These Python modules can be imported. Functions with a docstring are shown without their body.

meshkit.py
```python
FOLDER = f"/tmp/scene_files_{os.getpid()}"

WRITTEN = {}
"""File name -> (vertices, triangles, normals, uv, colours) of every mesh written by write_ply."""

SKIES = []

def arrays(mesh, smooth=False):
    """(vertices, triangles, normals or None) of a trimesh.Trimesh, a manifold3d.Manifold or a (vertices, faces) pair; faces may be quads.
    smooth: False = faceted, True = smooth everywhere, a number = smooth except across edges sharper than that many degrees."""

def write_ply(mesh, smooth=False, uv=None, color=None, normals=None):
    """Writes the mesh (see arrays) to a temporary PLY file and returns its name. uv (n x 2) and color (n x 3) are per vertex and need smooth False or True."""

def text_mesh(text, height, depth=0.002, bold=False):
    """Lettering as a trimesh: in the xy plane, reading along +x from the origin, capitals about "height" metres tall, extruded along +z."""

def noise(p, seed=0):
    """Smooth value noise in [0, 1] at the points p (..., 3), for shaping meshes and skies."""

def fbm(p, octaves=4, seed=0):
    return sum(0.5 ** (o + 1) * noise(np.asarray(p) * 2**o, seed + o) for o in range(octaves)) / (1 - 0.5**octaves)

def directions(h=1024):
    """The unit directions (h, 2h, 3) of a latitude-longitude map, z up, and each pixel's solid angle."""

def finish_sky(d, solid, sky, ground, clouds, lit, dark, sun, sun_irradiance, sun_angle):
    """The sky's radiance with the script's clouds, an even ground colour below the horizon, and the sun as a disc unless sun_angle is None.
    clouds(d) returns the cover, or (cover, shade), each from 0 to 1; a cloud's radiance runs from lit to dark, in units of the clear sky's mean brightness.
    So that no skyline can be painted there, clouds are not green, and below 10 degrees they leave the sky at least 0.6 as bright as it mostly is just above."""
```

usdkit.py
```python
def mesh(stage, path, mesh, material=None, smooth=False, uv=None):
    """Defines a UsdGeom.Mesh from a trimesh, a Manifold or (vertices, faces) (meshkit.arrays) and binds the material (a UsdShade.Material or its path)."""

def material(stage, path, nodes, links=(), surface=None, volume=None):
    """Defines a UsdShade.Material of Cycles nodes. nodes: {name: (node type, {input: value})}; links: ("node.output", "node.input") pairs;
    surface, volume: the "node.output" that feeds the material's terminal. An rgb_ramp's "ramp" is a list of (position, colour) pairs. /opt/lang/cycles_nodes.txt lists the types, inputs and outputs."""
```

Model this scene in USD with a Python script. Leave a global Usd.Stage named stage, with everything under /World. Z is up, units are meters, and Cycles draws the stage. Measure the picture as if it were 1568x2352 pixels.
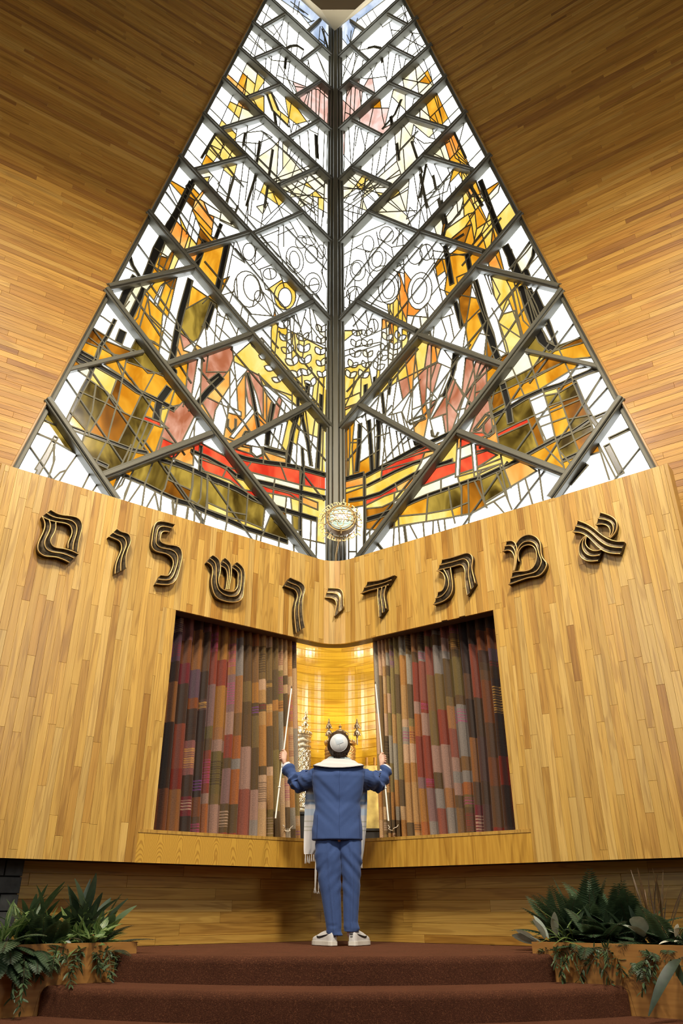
import math, random
import numpy as np
import trimesh, manifold3d, usdkit, meshkit
from manifold3d import Manifold, CrossSection
from shapely.geometry import Polygon, LineString, Point, MultiPolygon, box as sbox
from shapely.ops import unary_union, polygonize
from shapely import affinity
from pxr import Usd, UsdGeom, UsdLux, UsdShade, Gf, Sdf

stage = Usd.Stage.CreateInMemory()
UsdGeom.SetStageUpAxis(stage, 'Z')
UsdGeom.Xform.Define(stage, '/World')
UsdGeom.Scope.Define(stage, '/World/Looks')
RNG = random.Random(7)

# ------------------------------------------------------------------ camera
F, CX, CY, PITCH = 1737.0, 768.0, 1176.0, math.radians(27.62)
CAMZ = 0.735
CT, ST = math.cos(PITCH), math.sin(PITCH)
cam = UsdGeom.Camera.Define(stage, '/World/camera')
cam.CreateHorizontalApertureAttr(36.0)
cam.CreateVerticalApertureAttr(54.0)
cam.CreateFocalLengthAttr(F / 1568 * 36)
cam.CreateHorizontalApertureOffsetAttr((784 - CX) / 1568 * 36)
cam.CreateClippingRangeAttr((0.05, 500))
cam.AddTranslateOp().Set(Gf.Vec3d(0, 0, CAMZ))
cam.AddRotateXOp().Set(90 + math.degrees(PITCH))
cam.CreateExposureAttr(0.0)

# ------------------------------------------------------------------ sky and lamps
dome = UsdLux.DomeLight.Define(stage, '/World/overcast_sky')
dome.CreateColorAttr(Gf.Vec3f(0.93, 0.97, 1.0)); dome.CreateIntensityAttr(1.4)


def area_light(name, loc, target, w, h, power, color):
    l = UsdLux.RectLight.Define(stage, '/World/' + name)
    l.CreateWidthAttr(w); l.CreateHeightAttr(h); l.CreateIntensityAttr(power); l.CreateColorAttr(Gf.Vec3f(*color))
    d = np.array(target, float) - np.array(loc, float); d /= np.linalg.norm(d)
    z = -d; x = np.cross([0, 0, 1], z); x /= np.linalg.norm(x); y = np.cross(z, x)
    m = Gf.Matrix4d(*x, 0, *y, 0, *z, 0, *loc, 1)
    l.AddTransformOp().Set(m)
    return l


WARM = (1.0, 0.90, 0.74)
area_light('ceiling_lamp_light', (-1.7, 1.2, 9.0), (-1.5, 6.9, 1.6), 1.0, 1.0, 225, WARM)
area_light('ceiling_lamp_light_001', (1.9, 1.2, 9.0), (1.4, 6.9, 1.6), 1.0, 1.0, 250, WARM)
area_light('rear_window_light', (6.4, -1.2, 5.2), (-2.0, 6.0, 3.2), 2.6, 4.5, 6.4, (0.95, 0.98, 1.0))
area_light('rear_window_light_001', (-6.4, -1.2, 5.2), (2.0, 6.0, 3.2), 2.6, 4.5, 6.4, (0.95, 0.98, 1.0))
for sx, nm in ((-1, 'ark_lamp_light'), (1, 'ark_lamp_light_001')):
    area_light(nm, (sx * 0.2, 7.74, 3.42), (sx * 0.1, 8.2, 2.0), 0.16, 0.08, 90, (1.0, 0.88, 0.66))

for sx, nm in ((-1, 'ark_strip_light'), (1, 'ark_strip_light_001')):
    area_light(nm, (sx * 0.80, 7.50, 2.35), (sx * 0.05, 8.2, 2.35), 0.07, 1.6, 34, (1.0, 0.90, 0.68))


# ------------------------------------------------------------------ helpers
def ray(px, py):
    u, v = (px - CX), (py - CY)
    return np.array([u, F * CT + v * ST, F * ST - v * CT])


def at(px, py, y):
    d = ray(px, py)
    return np.array([0, 0, CAMZ]) + d * (y / d[1])


def px_of(p):
    p = np.asarray(p, float); x, y, z = p[..., 0], p[..., 1], p[..., 2] - CAMZ
    zc = y * CT + z * ST
    return np.stack([CX + F * x / zc, CY - F * (z * CT - y * ST) / zc], -1)


USED = {}


def numbered(path):
    k = USED.get(path, 0); USED[path] = k + 1
    return path if k == 0 else f'{path}_{k:03d}'


def tagp(prim, label=None, cat=None, group=None, kind=None):
    p = prim.GetPrim() if hasattr(prim, 'GetPrim') else prim
    for k, v in (('label', label), ('category', cat), ('group', group), ('kind', kind)):
        if v:
            p.SetCustomDataByKey(k, v)
    return p


def thing(name, label, cat, loc=(0, 0, 0), rotz=0, group=None, kind=None):
    x = UsdGeom.Xform.Define(stage, numbered('/World/' + name))
    x.AddTranslateOp().Set(Gf.Vec3d(*[float(a) for a in loc]))
    if rotz:
        x.AddRotateZOp().Set(float(rotz))
    if group is None and kind is None and name in GROUPS:
        group = GROUPS[name] if isinstance(GROUPS[name], str) else f"{GROUPS[name][0]} of the {'left' if 'left planter' in label else 'right'} planter"
    tagp(x, label, cat, group, kind)
    return str(x.GetPath())


GROUPS = {'curtain_wand': 'curtain wands', 'ark_curtain': 'curtains of the ark', 'sneaker': 'pair of sneakers', 'planter': 'planter boxes', 'torah_scroll': 'scrolls in the ark', 'scroll_stand': 'stands in the ark',
          'fern': ('ferns',), 'variegated_plant': ('variegated plants',), 'broad_leaf_plant': ('broad-leaved plants',), 'olive_branch': ('olive branches',), 'grass_tuft': ('grass tufts',), 'silver_leaf': ('silver leaves',)}


def obj(name, mesh, mat, parent='/World', smooth=False, uv=None, label=None, cat=None, group=None, kind=None, col=None):
    path = numbered(f'{parent}/{name}')
    m = usdkit.mesh(stage, path, mesh, mat, smooth=smooth, uv=uv)
    if col is not None:
        pv = UsdGeom.PrimvarsAPI(m).CreatePrimvar('tint', Sdf.ValueTypeNames.Color3fArray, 'vertex')
        from pxr import Vt
        pv.Set(Vt.Vec3fArray.FromNumpy(np.asarray(col, np.float32)))
    tagp(m, label, cat, group, kind)
    return path


def dup(src, loc=None, rotz=0, label=None, group=None, scale=None, cat=None):
    base = src.rsplit('_', 1)[0] if src[-4:-3] == '_' and src[-3:].isdigit() else src
    x = UsdGeom.Xform.Define(stage, numbered(base))
    if loc is not None:
        x.AddTranslateOp().Set(Gf.Vec3d(*[float(a) for a in loc]))
    if rotz:
        x.AddRotateZOp().Set(float(rotz))
    if scale:
        x.AddScaleOp().Set(Gf.Vec3f(*scale))
    was = stage.GetPrimAtPath(src).GetCustomData()
    tagp(x, label or was.get('label'), cat or was.get('category'), group or was.get('group'))
    x.GetPrim().GetReferences().AddInternalReference(src)
    x.GetPrim().SetInstanceable(True)
    return str(x.GetPath())


def cat_mesh(ms):
    return trimesh.util.concatenate([m for m in ms])


def tri(v, f):
    return trimesh.Trimesh(np.asarray(v, float), np.asarray(f, int), process=False)


def man(m):
    mm = m.to_mesh()
    return trimesh.Trimesh(mm.vert_properties[:, :3], mm.tri_verts, process=False)


def boxm(cx, cy, cz, sx, sy, sz):
    m = trimesh.creation.box([sx, sy, sz]); m.apply_translation([cx, cy, cz]); return m


def tube(pts, r, n=8, caps=True):
    """Round bar along points; r a number or one per point."""
    pts = np.asarray(pts, float); k = len(pts); r = np.broadcast_to(r, k)
    t = np.gradient(pts, axis=0); t /= np.maximum(np.linalg.norm(t, axis=1, keepdims=True), 1e-9)
    up = np.array([0, 0, 1.0]) if abs(t[0][2]) < 0.9 else np.array([0, 1.0, 0])
    a = np.cross(t[0], up); a /= np.linalg.norm(a)
    V = []
    for i in range(k):
        a = a - t[i] * (a @ t[i]); a /= np.linalg.norm(a); b = np.cross(t[i], a)
        th = np.arange(n) / n * 2 * math.pi
        V.append(pts[i] + r[i] * (np.cos(th)[:, None] * a + np.sin(th)[:, None] * b))
    V = np.vstack(V); Fc = []
    for i in range(k - 1):
        for j in range(n):
            p, q = i * n + j, i * n + (j + 1) % n
            Fc += [[p, q, q + n], [p, q + n, p + n]]
    if caps:
        c0, c1 = len(V), len(V) + 1
        V = np.vstack([V, pts[0], pts[-1]])
        for j in range(n):
            Fc += [[c0, (j + 1) % n, j], [c1, (k - 1) * n + j, (k - 1) * n + (j + 1) % n]]
    return tri(V, Fc)


def beam(p0, p1, nrm, w, d, bev=0.0):
    """Rectangular bar from p0 to p1: w across, d along nrm (centred)."""
    p0, p1, nrm = (np.asarray(a, float) for a in (p0, p1, nrm))
    t = p1 - p0; t /= np.linalg.norm(t); s = np.cross(t, nrm); s /= np.linalg.norm(s); n = np.cross(s, t)
    b = min(bev, w / 3, d / 3)
    prof = [(-w/2+b, -d/2), (w/2-b, -d/2), (w/2, -d/2+b), (w/2, d/2-b), (w/2-b, d/2), (-w/2+b, d/2), (-w/2, d/2-b), (-w/2, -d/2+b)] if b else [(-w/2, -d/2), (w/2, -d/2), (w/2, d/2), (-w/2, d/2)]
    k = len(prof)
    V = [p0 + a * s + c * n for a, c in prof] + [p1 + a * s + c * n for a, c in prof]
    Fc = [f for i in range(k) for f in ([i, (i + 1) % k, k + (i + 1) % k], [i, k + (i + 1) % k, k + i])]
    Fc += [[0, i + 1, i] for i in range(1, k - 1)] + [[k, k + i, k + i + 1] for i in range(1, k - 1)]
    return tri(V, Fc)


def lathe(profile, n=24):
    """profile: (r, z) from bottom to top about the z axis."""
    P = np.asarray(profile, float); k = len(P); th = np.arange(n) / n * 2 * math.pi
    V = np.concatenate([np.stack([np.maximum(P[i, 0], 1e-4) * np.cos(th), np.maximum(P[i, 0], 1e-4) * np.sin(th), np.full(n, P[i, 1])], 1) for i in range(k)])
    Fc = []
    for i in range(k - 1):
        for j in range(n):
            a, b = i * n + j, i * n + (j + 1) % n
            Fc += [[a, b, b + n], [a, b + n, a + n]]
    Fc += [[0, j + 1, j] for j in range(1, n - 1)][::1]
    o = (k - 1) * n
    Fc += [[o, o + j, o + j + 1] for j in range(1, n - 1)]
    return tri(V, Fc)


def extr(poly, h):
    ps = [g for g in (poly.geoms if hasattr(poly, 'geoms') else [poly]) if g.area > 1e-9]
    return cat_mesh([trimesh.creation.extrude_polygon(g, h, engine='earcut') for g in ps])


class Path:
    """Plan curve: a V with a rounded corner. s < 0 runs left, s > 0 runs right."""
    def __init__(self, corner_y, alpha_deg, fillet=0.0, n=10):
        self.a = math.radians(alpha_deg); self.y0 = corner_y; self.f = fillet
        sa, ca = math.sin(self.a), math.cos(self.a)
        pts = []
        L = 14.0
        if fillet > 0:
            R = fillet / ca          # tangent points at x = +-fillet
            R = fillet / math.sin(math.pi / 2 - self.a)
            cyy = corner_y - R / sa
            half = math.pi / 2 - self.a
            arc = [(R * math.sin(q), cyy + R * math.cos(q)) for q in np.linspace(-half, half, 2 * n + 1)]
        else:
            arc = [(0.0, corner_y)]
        x0, y0 = arc[0]
        pts = [(x0 - sa * L, y0 - ca * L)] + arc + [(-x0 + sa * L, y0 - ca * L)]
        self.p = np.array(pts); seg = np.linalg.norm(np.diff(self.p, axis=0), axis=1)
        self.s = np.concatenate([[0], np.cumsum(seg)]); self.s -= self.s[-1] / 2

    def xy(self, s):
        return np.array([np.interp(s, self.s, self.p[:, 0]), np.interp(s, self.s, self.p[:, 1])])

    def nrm(self, s):
        d = self.xy(s + 1e-3) - self.xy(s - 1e-3); d /= np.linalg.norm(d)
        return np.array([d[1], -d[0]])      # towards the room

    def pt(self, s, z, off=0.0):
        q = self.xy(s) + self.nrm(s) * off
        return np.array([q[0], q[1], z])

    def sz(self, px, py, off=0.0):
        """Pixel to (s, z) on the flat arm it hits."""
        d = ray(px, py); sgn = -1 if px < CX else 1
        sa, ca = math.sin(self.a), math.cos(self.a)
        n = np.array([-sgn * ca, -sa]);  c = np.array([0, self.y0]) + n * off
        t = (n @ c) / (n @ d[:2]); q = d[:2] * t
        if self.f > 0:
            far = self.xy(sgn * 9.0); s = sgn * (9.0 - np.linalg.norm(q - n * off - far))
        else:
            s = sgn * np.linalg.norm(q - c)
        return s, CAMZ + d[2] * t


# ------------------------------------------------------------------ materials
def mat(name, nodes, links=(), surface='p.BSDF', volume=None):
    return usdkit.material(stage, '/World/Looks/' + name, nodes, links, surface, volume)


def plain(name, color, rough=0.5, metal=0.0, **kw):
    return mat(name, {'p': ('principled_bsdf', {'base_color': color, 'roughness': rough, 'metallic': metal, **kw})})


def wood(name, light, dark, rough=0.40, grain=1.0, spread=0.25, coat=0.16, cathedral=False):
    """Varnished oak. uv: metres along (u) and across (v) the plank, shifted for every plank."""
    nodes = {
        'uv': ('uvmap', {'attribute': 'st'}),
        'm1': ('mapping', {'scale': (2.2, 70.0 * grain, 1.0)}), 'n1': ('noise_texture', {'scale': 1.0, 'detail': 4.0, 'roughness': 0.6, 'distortion': 0.4}),
        'm2': ('mapping', {'scale': (0.55, 9.0 * grain, 1.0)}), 'n2': ('noise_texture', {'scale': 1.0, 'detail': 2.0, 'distortion': 1.6}),
        'w': ('math', {'math_type': 'multiply', 'value2': 26.0}), 'sn': ('math', {'math_type': 'sine'}),
        'mr': ('map_range', {'from_min': -1.0, 'from_max': 1.0, 'to_min': 0.0, 'to_max': 1.0}),
        'r1': ('rgb_ramp', {'ramp': [(0.25, dark), (0.62, light)]}),
        'r2': ('rgb_ramp', {'ramp': [(0.0, (0.72, 0.66, 0.6)), (0.35, (1, 1, 1)), (1.0, (1.04, 1.04, 1.04))]}),
        'mx': ('mix', {'mix_type': 'multiply', 'fac': 0.75}),
        'oi': ('object_info', {}), 'isl': ('geometry', {}),
        'ad': ('math', {'math_type': 'add'}), 'fr': ('math', {'math_type': 'fraction'}),
        'tr': ('map_range', {'from_min': 0.0, 'from_max': 1.0, 'to_min': 1.0 - spread, 'to_max': 1.0 + spread * 0.7}),
        'cc': ('combine_color', {}), 'mt': ('mix', {'mix_type': 'multiply', 'fac': 1.0}),
        'bp': ('bump', {'strength': 0.12, 'distance': 0.002}),
        'p': ('principled_bsdf', {'roughness': rough, 'coat_weight': coat, 'coat_roughness': 0.18, 'specular_ior_level': 0.45}),
    }
    links = [('uv.UV', 'm1.vector'), ('m1.vector', 'n1.vector'), ('uv.UV', 'm2.vector'), ('m2.vector', 'n2.vector'),
             ('n2.fac', 'w.value1'), ('w.value', 'sn.value1'), ('sn.value', 'mr.value'), ('n1.fac', 'r1.fac'), ('mr.result', 'r2.fac'),
             ('r1.color', 'mx.color1'), ('r2.color', 'mx.color2'), ('isl.random_per_island', 'ad.value1'), ('oi.random', 'ad.value2'),
             ('ad.value', 'fr.value1'), ('fr.value', 'tr.value'), ('tr.result', 'cc.r'), ('tr.result', 'cc.g'), ('tr.result', 'cc.b'),
             ('mx.color', 'mt.color1'), ('cc.color', 'mt.color2'), ('mt.color', 'p.base_color'), ('n1.fac', 'bp.height'), ('bp.normal', 'p.normal')]
    return mat(name, nodes, links)


OAK = [wood('oak_%s' % n, l, d, spread=0.12) for n, l, d in (
    ('honey', (0.55, 0.325, 0.066), (0.43, 0.228, 0.040)),
    ('golden', (0.59, 0.362, 0.078), (0.48, 0.268, 0.050)),
    ('amber', (0.50, 0.277, 0.052), (0.37, 0.184, 0.030)),
    ('pale', (0.62, 0.405, 0.115), (0.51, 0.308, 0.074)),
    ('tan', (0.42, 0.212, 0.032), (0.30, 0.138, 0.019)))]
OAKW = [9, 9, 7, 5, 1.5]
OAKT = [wood('oak_wall_%s' % n, l, d, rough=0.46, spread=0.12, coat=0.08) for n, l, d in (          # the tall walls are stained a little redder
    ('honey', (0.54, 0.285, 0.048), (0.42, 0.195, 0.028)), ('golden', (0.58, 0.315, 0.056), (0.47, 0.228, 0.034)), ('amber', (0.48, 0.235, 0.037), (0.36, 0.155, 0.021)),
    ('pale', (0.60, 0.345, 0.074), (0.49, 0.258, 0.046)), ('tan', (0.38, 0.170, 0.032), (0.27, 0.110, 0.018)))]
DARK_BACK = plain('dark_backing', (0.06, 0.034, 0.012), 0.9)

# ------------------------------------------------------------------ plan of the apse
PZ = 0.465                                   # top of the platform
BAND = Path(7.75, 53.3, 0.18)                # curved-corner oak screen that holds the ark
WALL = Path(8.0, 55.6)                       # tall wall with the stained glass
LOWER = Path(8.1, 53.3, 0.25)                # recessed wall below the screen
NICHE = Path(8.35, 53.3, 0.36)               # back of the ark
BZ0, BZ1, OZ0, OZ1, OS, BEND = 1.05, 4.13, 1.295, 3.18, 1.8136, 3.53


def inset(poly, c):
    """Inset of a convex CCW polygon keeping the vertex count."""
    P = np.asarray(poly, float); n = len(P); out = []
    for i in range(n):
        a, b, d = P[i - 1], P[i], P[(i + 1) % n]
        e1 = (b - a) / np.linalg.norm(b - a); e2 = (d - b) / np.linalg.norm(d - b)
        n1 = np.array([-e1[1], e1[0]]); n2 = np.array([-e2[1], e2[0]])
        k = 1 + n1 @ n2
        out.append(b + (n1 + n2) / max(k, 0.35) * c)
    return np.array(out)


def bent_board(P, path, t, off, c, seed):
    """A straight board bent round the curved corner of the path."""
    s0, s1, z0, z1 = P[:, 0].min(), P[:, 0].max(), P[:, 1].min(), P[:, 1].max()
    ss = sorted({s0, s0 + c, s1 - c, s1, *[float(k) for k in path.s[1:-1] if s0 + 2 * c < k < s1 - 2 * c]}); n = len(ss); V, U = [], []
    for i, q in enumerate(ss):
        e = t - c if i in (0, n - 1) else t
        for z, o in ((z0, off), (z0, off + t - c), (z0 + c, off + e), (z1 - c, off + e), (z1, off + t - c), (z1, off)):
            V.append(path.pt(q, z, o)); U.append((q, z))
    Fc = [f for i in range(n - 1) for k in range(5) for f in ([i * 6 + k, i * 6 + 6 + k, i * 6 + 7 + k], [i * 6 + k, i * 6 + 7 + k, i * 6 + k + 1])]
    for e, g in ((0, 1), ((n - 1) * 6, -1)):
        Fc += [[e, e + k, e + k + 1][::g] for k in range(1, 5)]
    return tri(V, Fc), np.array(U) + np.array([seed * 37.1, seed * 11.3])


def board(poly, path, t=0.018, off=0.0, c=0.002, vertical=True, seed=0.0):
    """A chamfered board whose outline (s, z) lies on a plan path. Returns mesh, uv."""
    P = np.asarray(poly, float)
    if ((P[:, 0] * np.roll(P[:, 1], -1)) - (np.roll(P[:, 0], -1) * P[:, 1])).sum() < 0:
        P = P[::-1]
    if not vertical and path.f > 0 and len(P) == 4 and any(P[:, 0].min() < k < P[:, 0].max() for k in path.s[1:-1]):
        return bent_board(P, path, t, off, c, seed)
    n = len(P); I = inset(P, c)
    rings = [(P, off), (P, off + t - c), (I, off + t)]
    V = np.array([path.pt(s, z, o) for ring, o in rings for s, z in ring])
    Fc = []
    for k in range(2):
        for i in range(n):
            a, b = k * n + i, k * n + (i + 1) % n
            Fc += [[a, b, b + n], [a, b + n, a + n]]
    tr = [[0, i, i + 1] for i in range(1, n - 1)]
    Fc += [[2 * n + j for j in f] for f in tr]
    SZ = np.vstack([r for r, _ in rings])
    uv = SZ[:, ::-1] if vertical else SZ
    return tri(V, Fc), uv + np.array([seed * 37.1, seed * 11.3])


def boards(region, vertical, width, lens, rng, phase=0.0):
    """Cut a region (s, z) into courses of boards with staggered butt joints."""
    s0, z0, s1, z1 = region.bounds; out = []
    a0, a1, b0, b1 = (s0, s1, z0, z1) if vertical else (z0, z1, s0, s1)
    k = math.floor(a0 / width)
    while k * width < a1:
        lo, hi = k * width, (k + 1) * width; b = b0 - rng.uniform(0, lens[1])
        while b < b1:
            L = rng.uniform(*lens); e = b + L; g = 0.0005
            r = sbox(lo + g, b + g, hi - g, e - g) if vertical else sbox(b + g, lo + g, e - g, hi - g)
            if e > b0:
                q = r if region.contains(r) else r.intersection(region)
                for gq in (q.geoms if hasattr(q, 'geoms') else [q]):
                    if gq.geom_type == 'Polygon' and gq.area > 0.0006:
                        xs = np.array(gq.convex_hull.exterior.coords)[:-1]
                        keep = [i for i in range(len(xs)) if np.linalg.norm(xs[i] - xs[i - 1]) > 2e-3]
                        if len(keep) >= 3:
                            out.append((xs[keep], gq.area))
            b = e
        k += 1
    return out


def lay(parent, name, path, region, vertical, width, lens, rng, off=0.0, t=0.018, limit=300, c=0.0012, proud=0.0015, mats=None, weights=None):
    mats = mats or OAK; weights = weights or OAKW
    bs = boards(region, vertical, width, lens, rng)
    items = []
    for P, A in bs:
        m, uv = board(P, path, t + rng.uniform(0, proud), off, c, vertical, rng.random() * 9)
        p = px_of(m.vertices); size = np.ptp(p[:, 0]) * np.ptp(p[:, 1])
        seen = (p[:, 0].max() > -20) and (p[:, 0].min() < 1588) and (p[:, 1].max() > -20) and (p[:, 1].min() < 2372)
        items.append((size if seen else -1, m, uv, rng.choices(range(len(mats)), weights)[0]))
    items.sort(key=lambda i: -i[0])
    for size, m, uv, k in items[:limit]:
        if size > 0:
            obj(name, m, mats[k], parent, uv=uv)
    rest = items[:limit] and [i for i in items[:limit] if i[0] <= 0] + items[limit:]
    for k in range(len(mats)):
        g = [i for i in rest if i[3] == k]
        if g:
            m = cat_mesh([i[1] for i in g]); uv = np.vstack([i[2] for i in g])
            obj(name + '_field', m, mats[k], parent, uv=uv, kind='stuff')


def slab(path, s0, s1, z0, z1, off0, off1, mat_, name, parent, n=None):
    """Backing slab along a plan path."""
    ss = sorted({s0, s1, *[float(k) for k in path.s[1:-1] if s0 < k < s1]})
    V = [path.pt(s, z, o) for s in ss for z, o in ((z0, off0), (z0, off1), (z1, off1), (z1, off0))]
    Fc = []
    for i in range(len(ss) - 1):
        for k in range(4):
            a, b = i * 4 + k, i * 4 + (k + 1) % 4
            Fc += [[a, a + 4, b + 4], [a, b + 4, b]]
    e = (len(ss) - 1) * 4
    Fc += [[0, 1, 2], [0, 2, 3], [e, e + 2, e + 1], [e, e + 3, e + 2]]
    m = tri(V, Fc); m.fix_normals()
    return obj(name, m, mat_, parent)


def structure(name, label, cat='wall'):
    return thing(name, label, cat, kind='structure')


# tall walls: horizontal strips around the two triangular windows
WIN_E = ((-3.603, 4.325), (-1.4454, 14.087))      # outer edge of the glass (left), mirrored on the right
slope = (WIN_E[1][0] - WIN_E[0][0]) / (WIN_E[1][1] - WIN_E[0][1])
TOPZ = 16.2
edge = lambda z: WIN_E[0][0] + slope * (z - WIN_E[0][1])
for sg, side in ((-1, 'left'), (1, 'right')):
    w = structure('wall_' + side, f'tall {side} wall of horizontal honey oak strips sloping up beside the stained glass')
    reg = Polygon([(-8.2, 1.6), (edge(4.0) , 1.6), (edge(4.0), 4.0), (edge(TOPZ), TOPZ), (-8.2, TOPZ)])
    if sg > 0:
        reg = affinity.scale(reg, -1, 1, origin=(0, 0))
    lay(w, 'plank', WALL, reg, False, 0.0635, (0.5, 2.4), random.Random(11 + sg), off=0.0, t=0.02, limit=300, mats=OAKT, weights=[9, 8, 8, 3, 3])
    # backing and the thin orange edge board round the opening
    o = [(-8.2, 0.0), (edge(0.0) - 0.02, 0.0), (edge(TOPZ) - 0.02, TOPZ), (-8.2, TOPZ)]
    V = [WALL.pt(-sg * s, z, oo) for oo in (-0.001, -0.10) for s, z in o]
    V = [WALL.pt(sg * -s, z, oo) for oo in (-0.001, -0.10) for s, z in o]
    m = tri(V, [[0, 1, 2], [0, 2, 3], [4, 6, 5], [4, 7, 6], [0, 4, 5], [0, 5, 1], [1, 5, 6], [1, 6, 2], [2, 6, 7], [2, 7, 3], [3, 7, 4], [3, 4, 0]]); m.fix_normals()
    obj('wall_backing', m, DARK_BACK, w)
    p0, p1 = WALL.pt(sg * -edge(4.0), 4.0, -0.03), WALL.pt(sg * -edge(TOPZ), TOPZ, -0.03)
    n3 = np.array([*WALL.nrm(sg * 2.0), 0])
    s3 = np.array([*(WALL.xy(sg * 2) - WALL.xy(sg * 1)), 0])
    obj('edge_board', beam(p0 - s3 * 0.004, p1 - s3 * 0.004, n3, 0.022, 0.13, 0.003), OAK[2], w)

# the oak screen (one continuous curved wall with the ark opening)
scr = structure('wall_front', 'curved oak screen of vertical planks holding the bronze letters and the ark opening')
reg = sbox(-BEND, BZ0, BEND, BZ1).difference(sbox(-OS, OZ0 - 0.001, OS, OZ1)).difference(sbox(-OS - 0.13, BZ0 - 0.1, OS + 0.13, OZ0))
EDGE_Y = 0
regs = [sbox(-BEND, BZ0, -OS - 0.13, BZ1), sbox(-OS - 0.13, OZ0, -OS, OZ1), sbox(-OS - 0.13, OZ1, OS + 0.13, BZ1), sbox(OS, OZ0, OS + 0.13, OZ1), sbox(OS + 0.13, BZ0, BEND, BZ1)]
rg = random.Random(5)


def lay_screen():
    bs = []
    for r in regs:
        bs += boards(r, True, 0.0635, (0.45, 1.5), rg)
    items = []
    for P, A in bs:
        m, uv = board(P, BAND, 0.02 + rg.uniform(0, 0.0008), 0.0, 0.0009, True, rg.random() * 9)
        items.append((A, m, uv, rg.choices(range(5), [9, 10, 5, 7, 2])[0]))
    for j, (A, m, uv, k) in enumerate(sorted(items, key=lambda i: -i[0])):
        if j < 300:
            obj('plank', m, OAK[k], scr, uv=uv)
    for k in range(5):
        g = [i for i in sorted(items, key=lambda i: -i[0])[300:] if i[3] == k]
        if g:
            obj('plank_field', cat_mesh([i[1] for i in g]), OAK[k], scr, uv=np.vstack([i[2] for i in g]), kind='stuff')


lay_screen()
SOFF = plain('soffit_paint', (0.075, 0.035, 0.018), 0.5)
for a, b, z0, z1 in ((-BEND, -OS, BZ0, BZ1), (OS, BEND, BZ0, BZ1), (-OS, OS, OZ1, BZ1), (-OS, OS, BZ0, OZ0)):
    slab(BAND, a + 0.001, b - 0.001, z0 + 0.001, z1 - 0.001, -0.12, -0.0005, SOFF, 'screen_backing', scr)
for sg in (-1, 1):
    obj('end_post', beam(BAND.pt(sg * (BEND + 0.018), BZ0, -0.06), BAND.pt(sg * (BEND + 0.018), BZ1, -0.06), np.array([*BAND.nrm(sg * 3), 0]), 0.034, 0.17, 0.003), OAK[1], scr)

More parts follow.
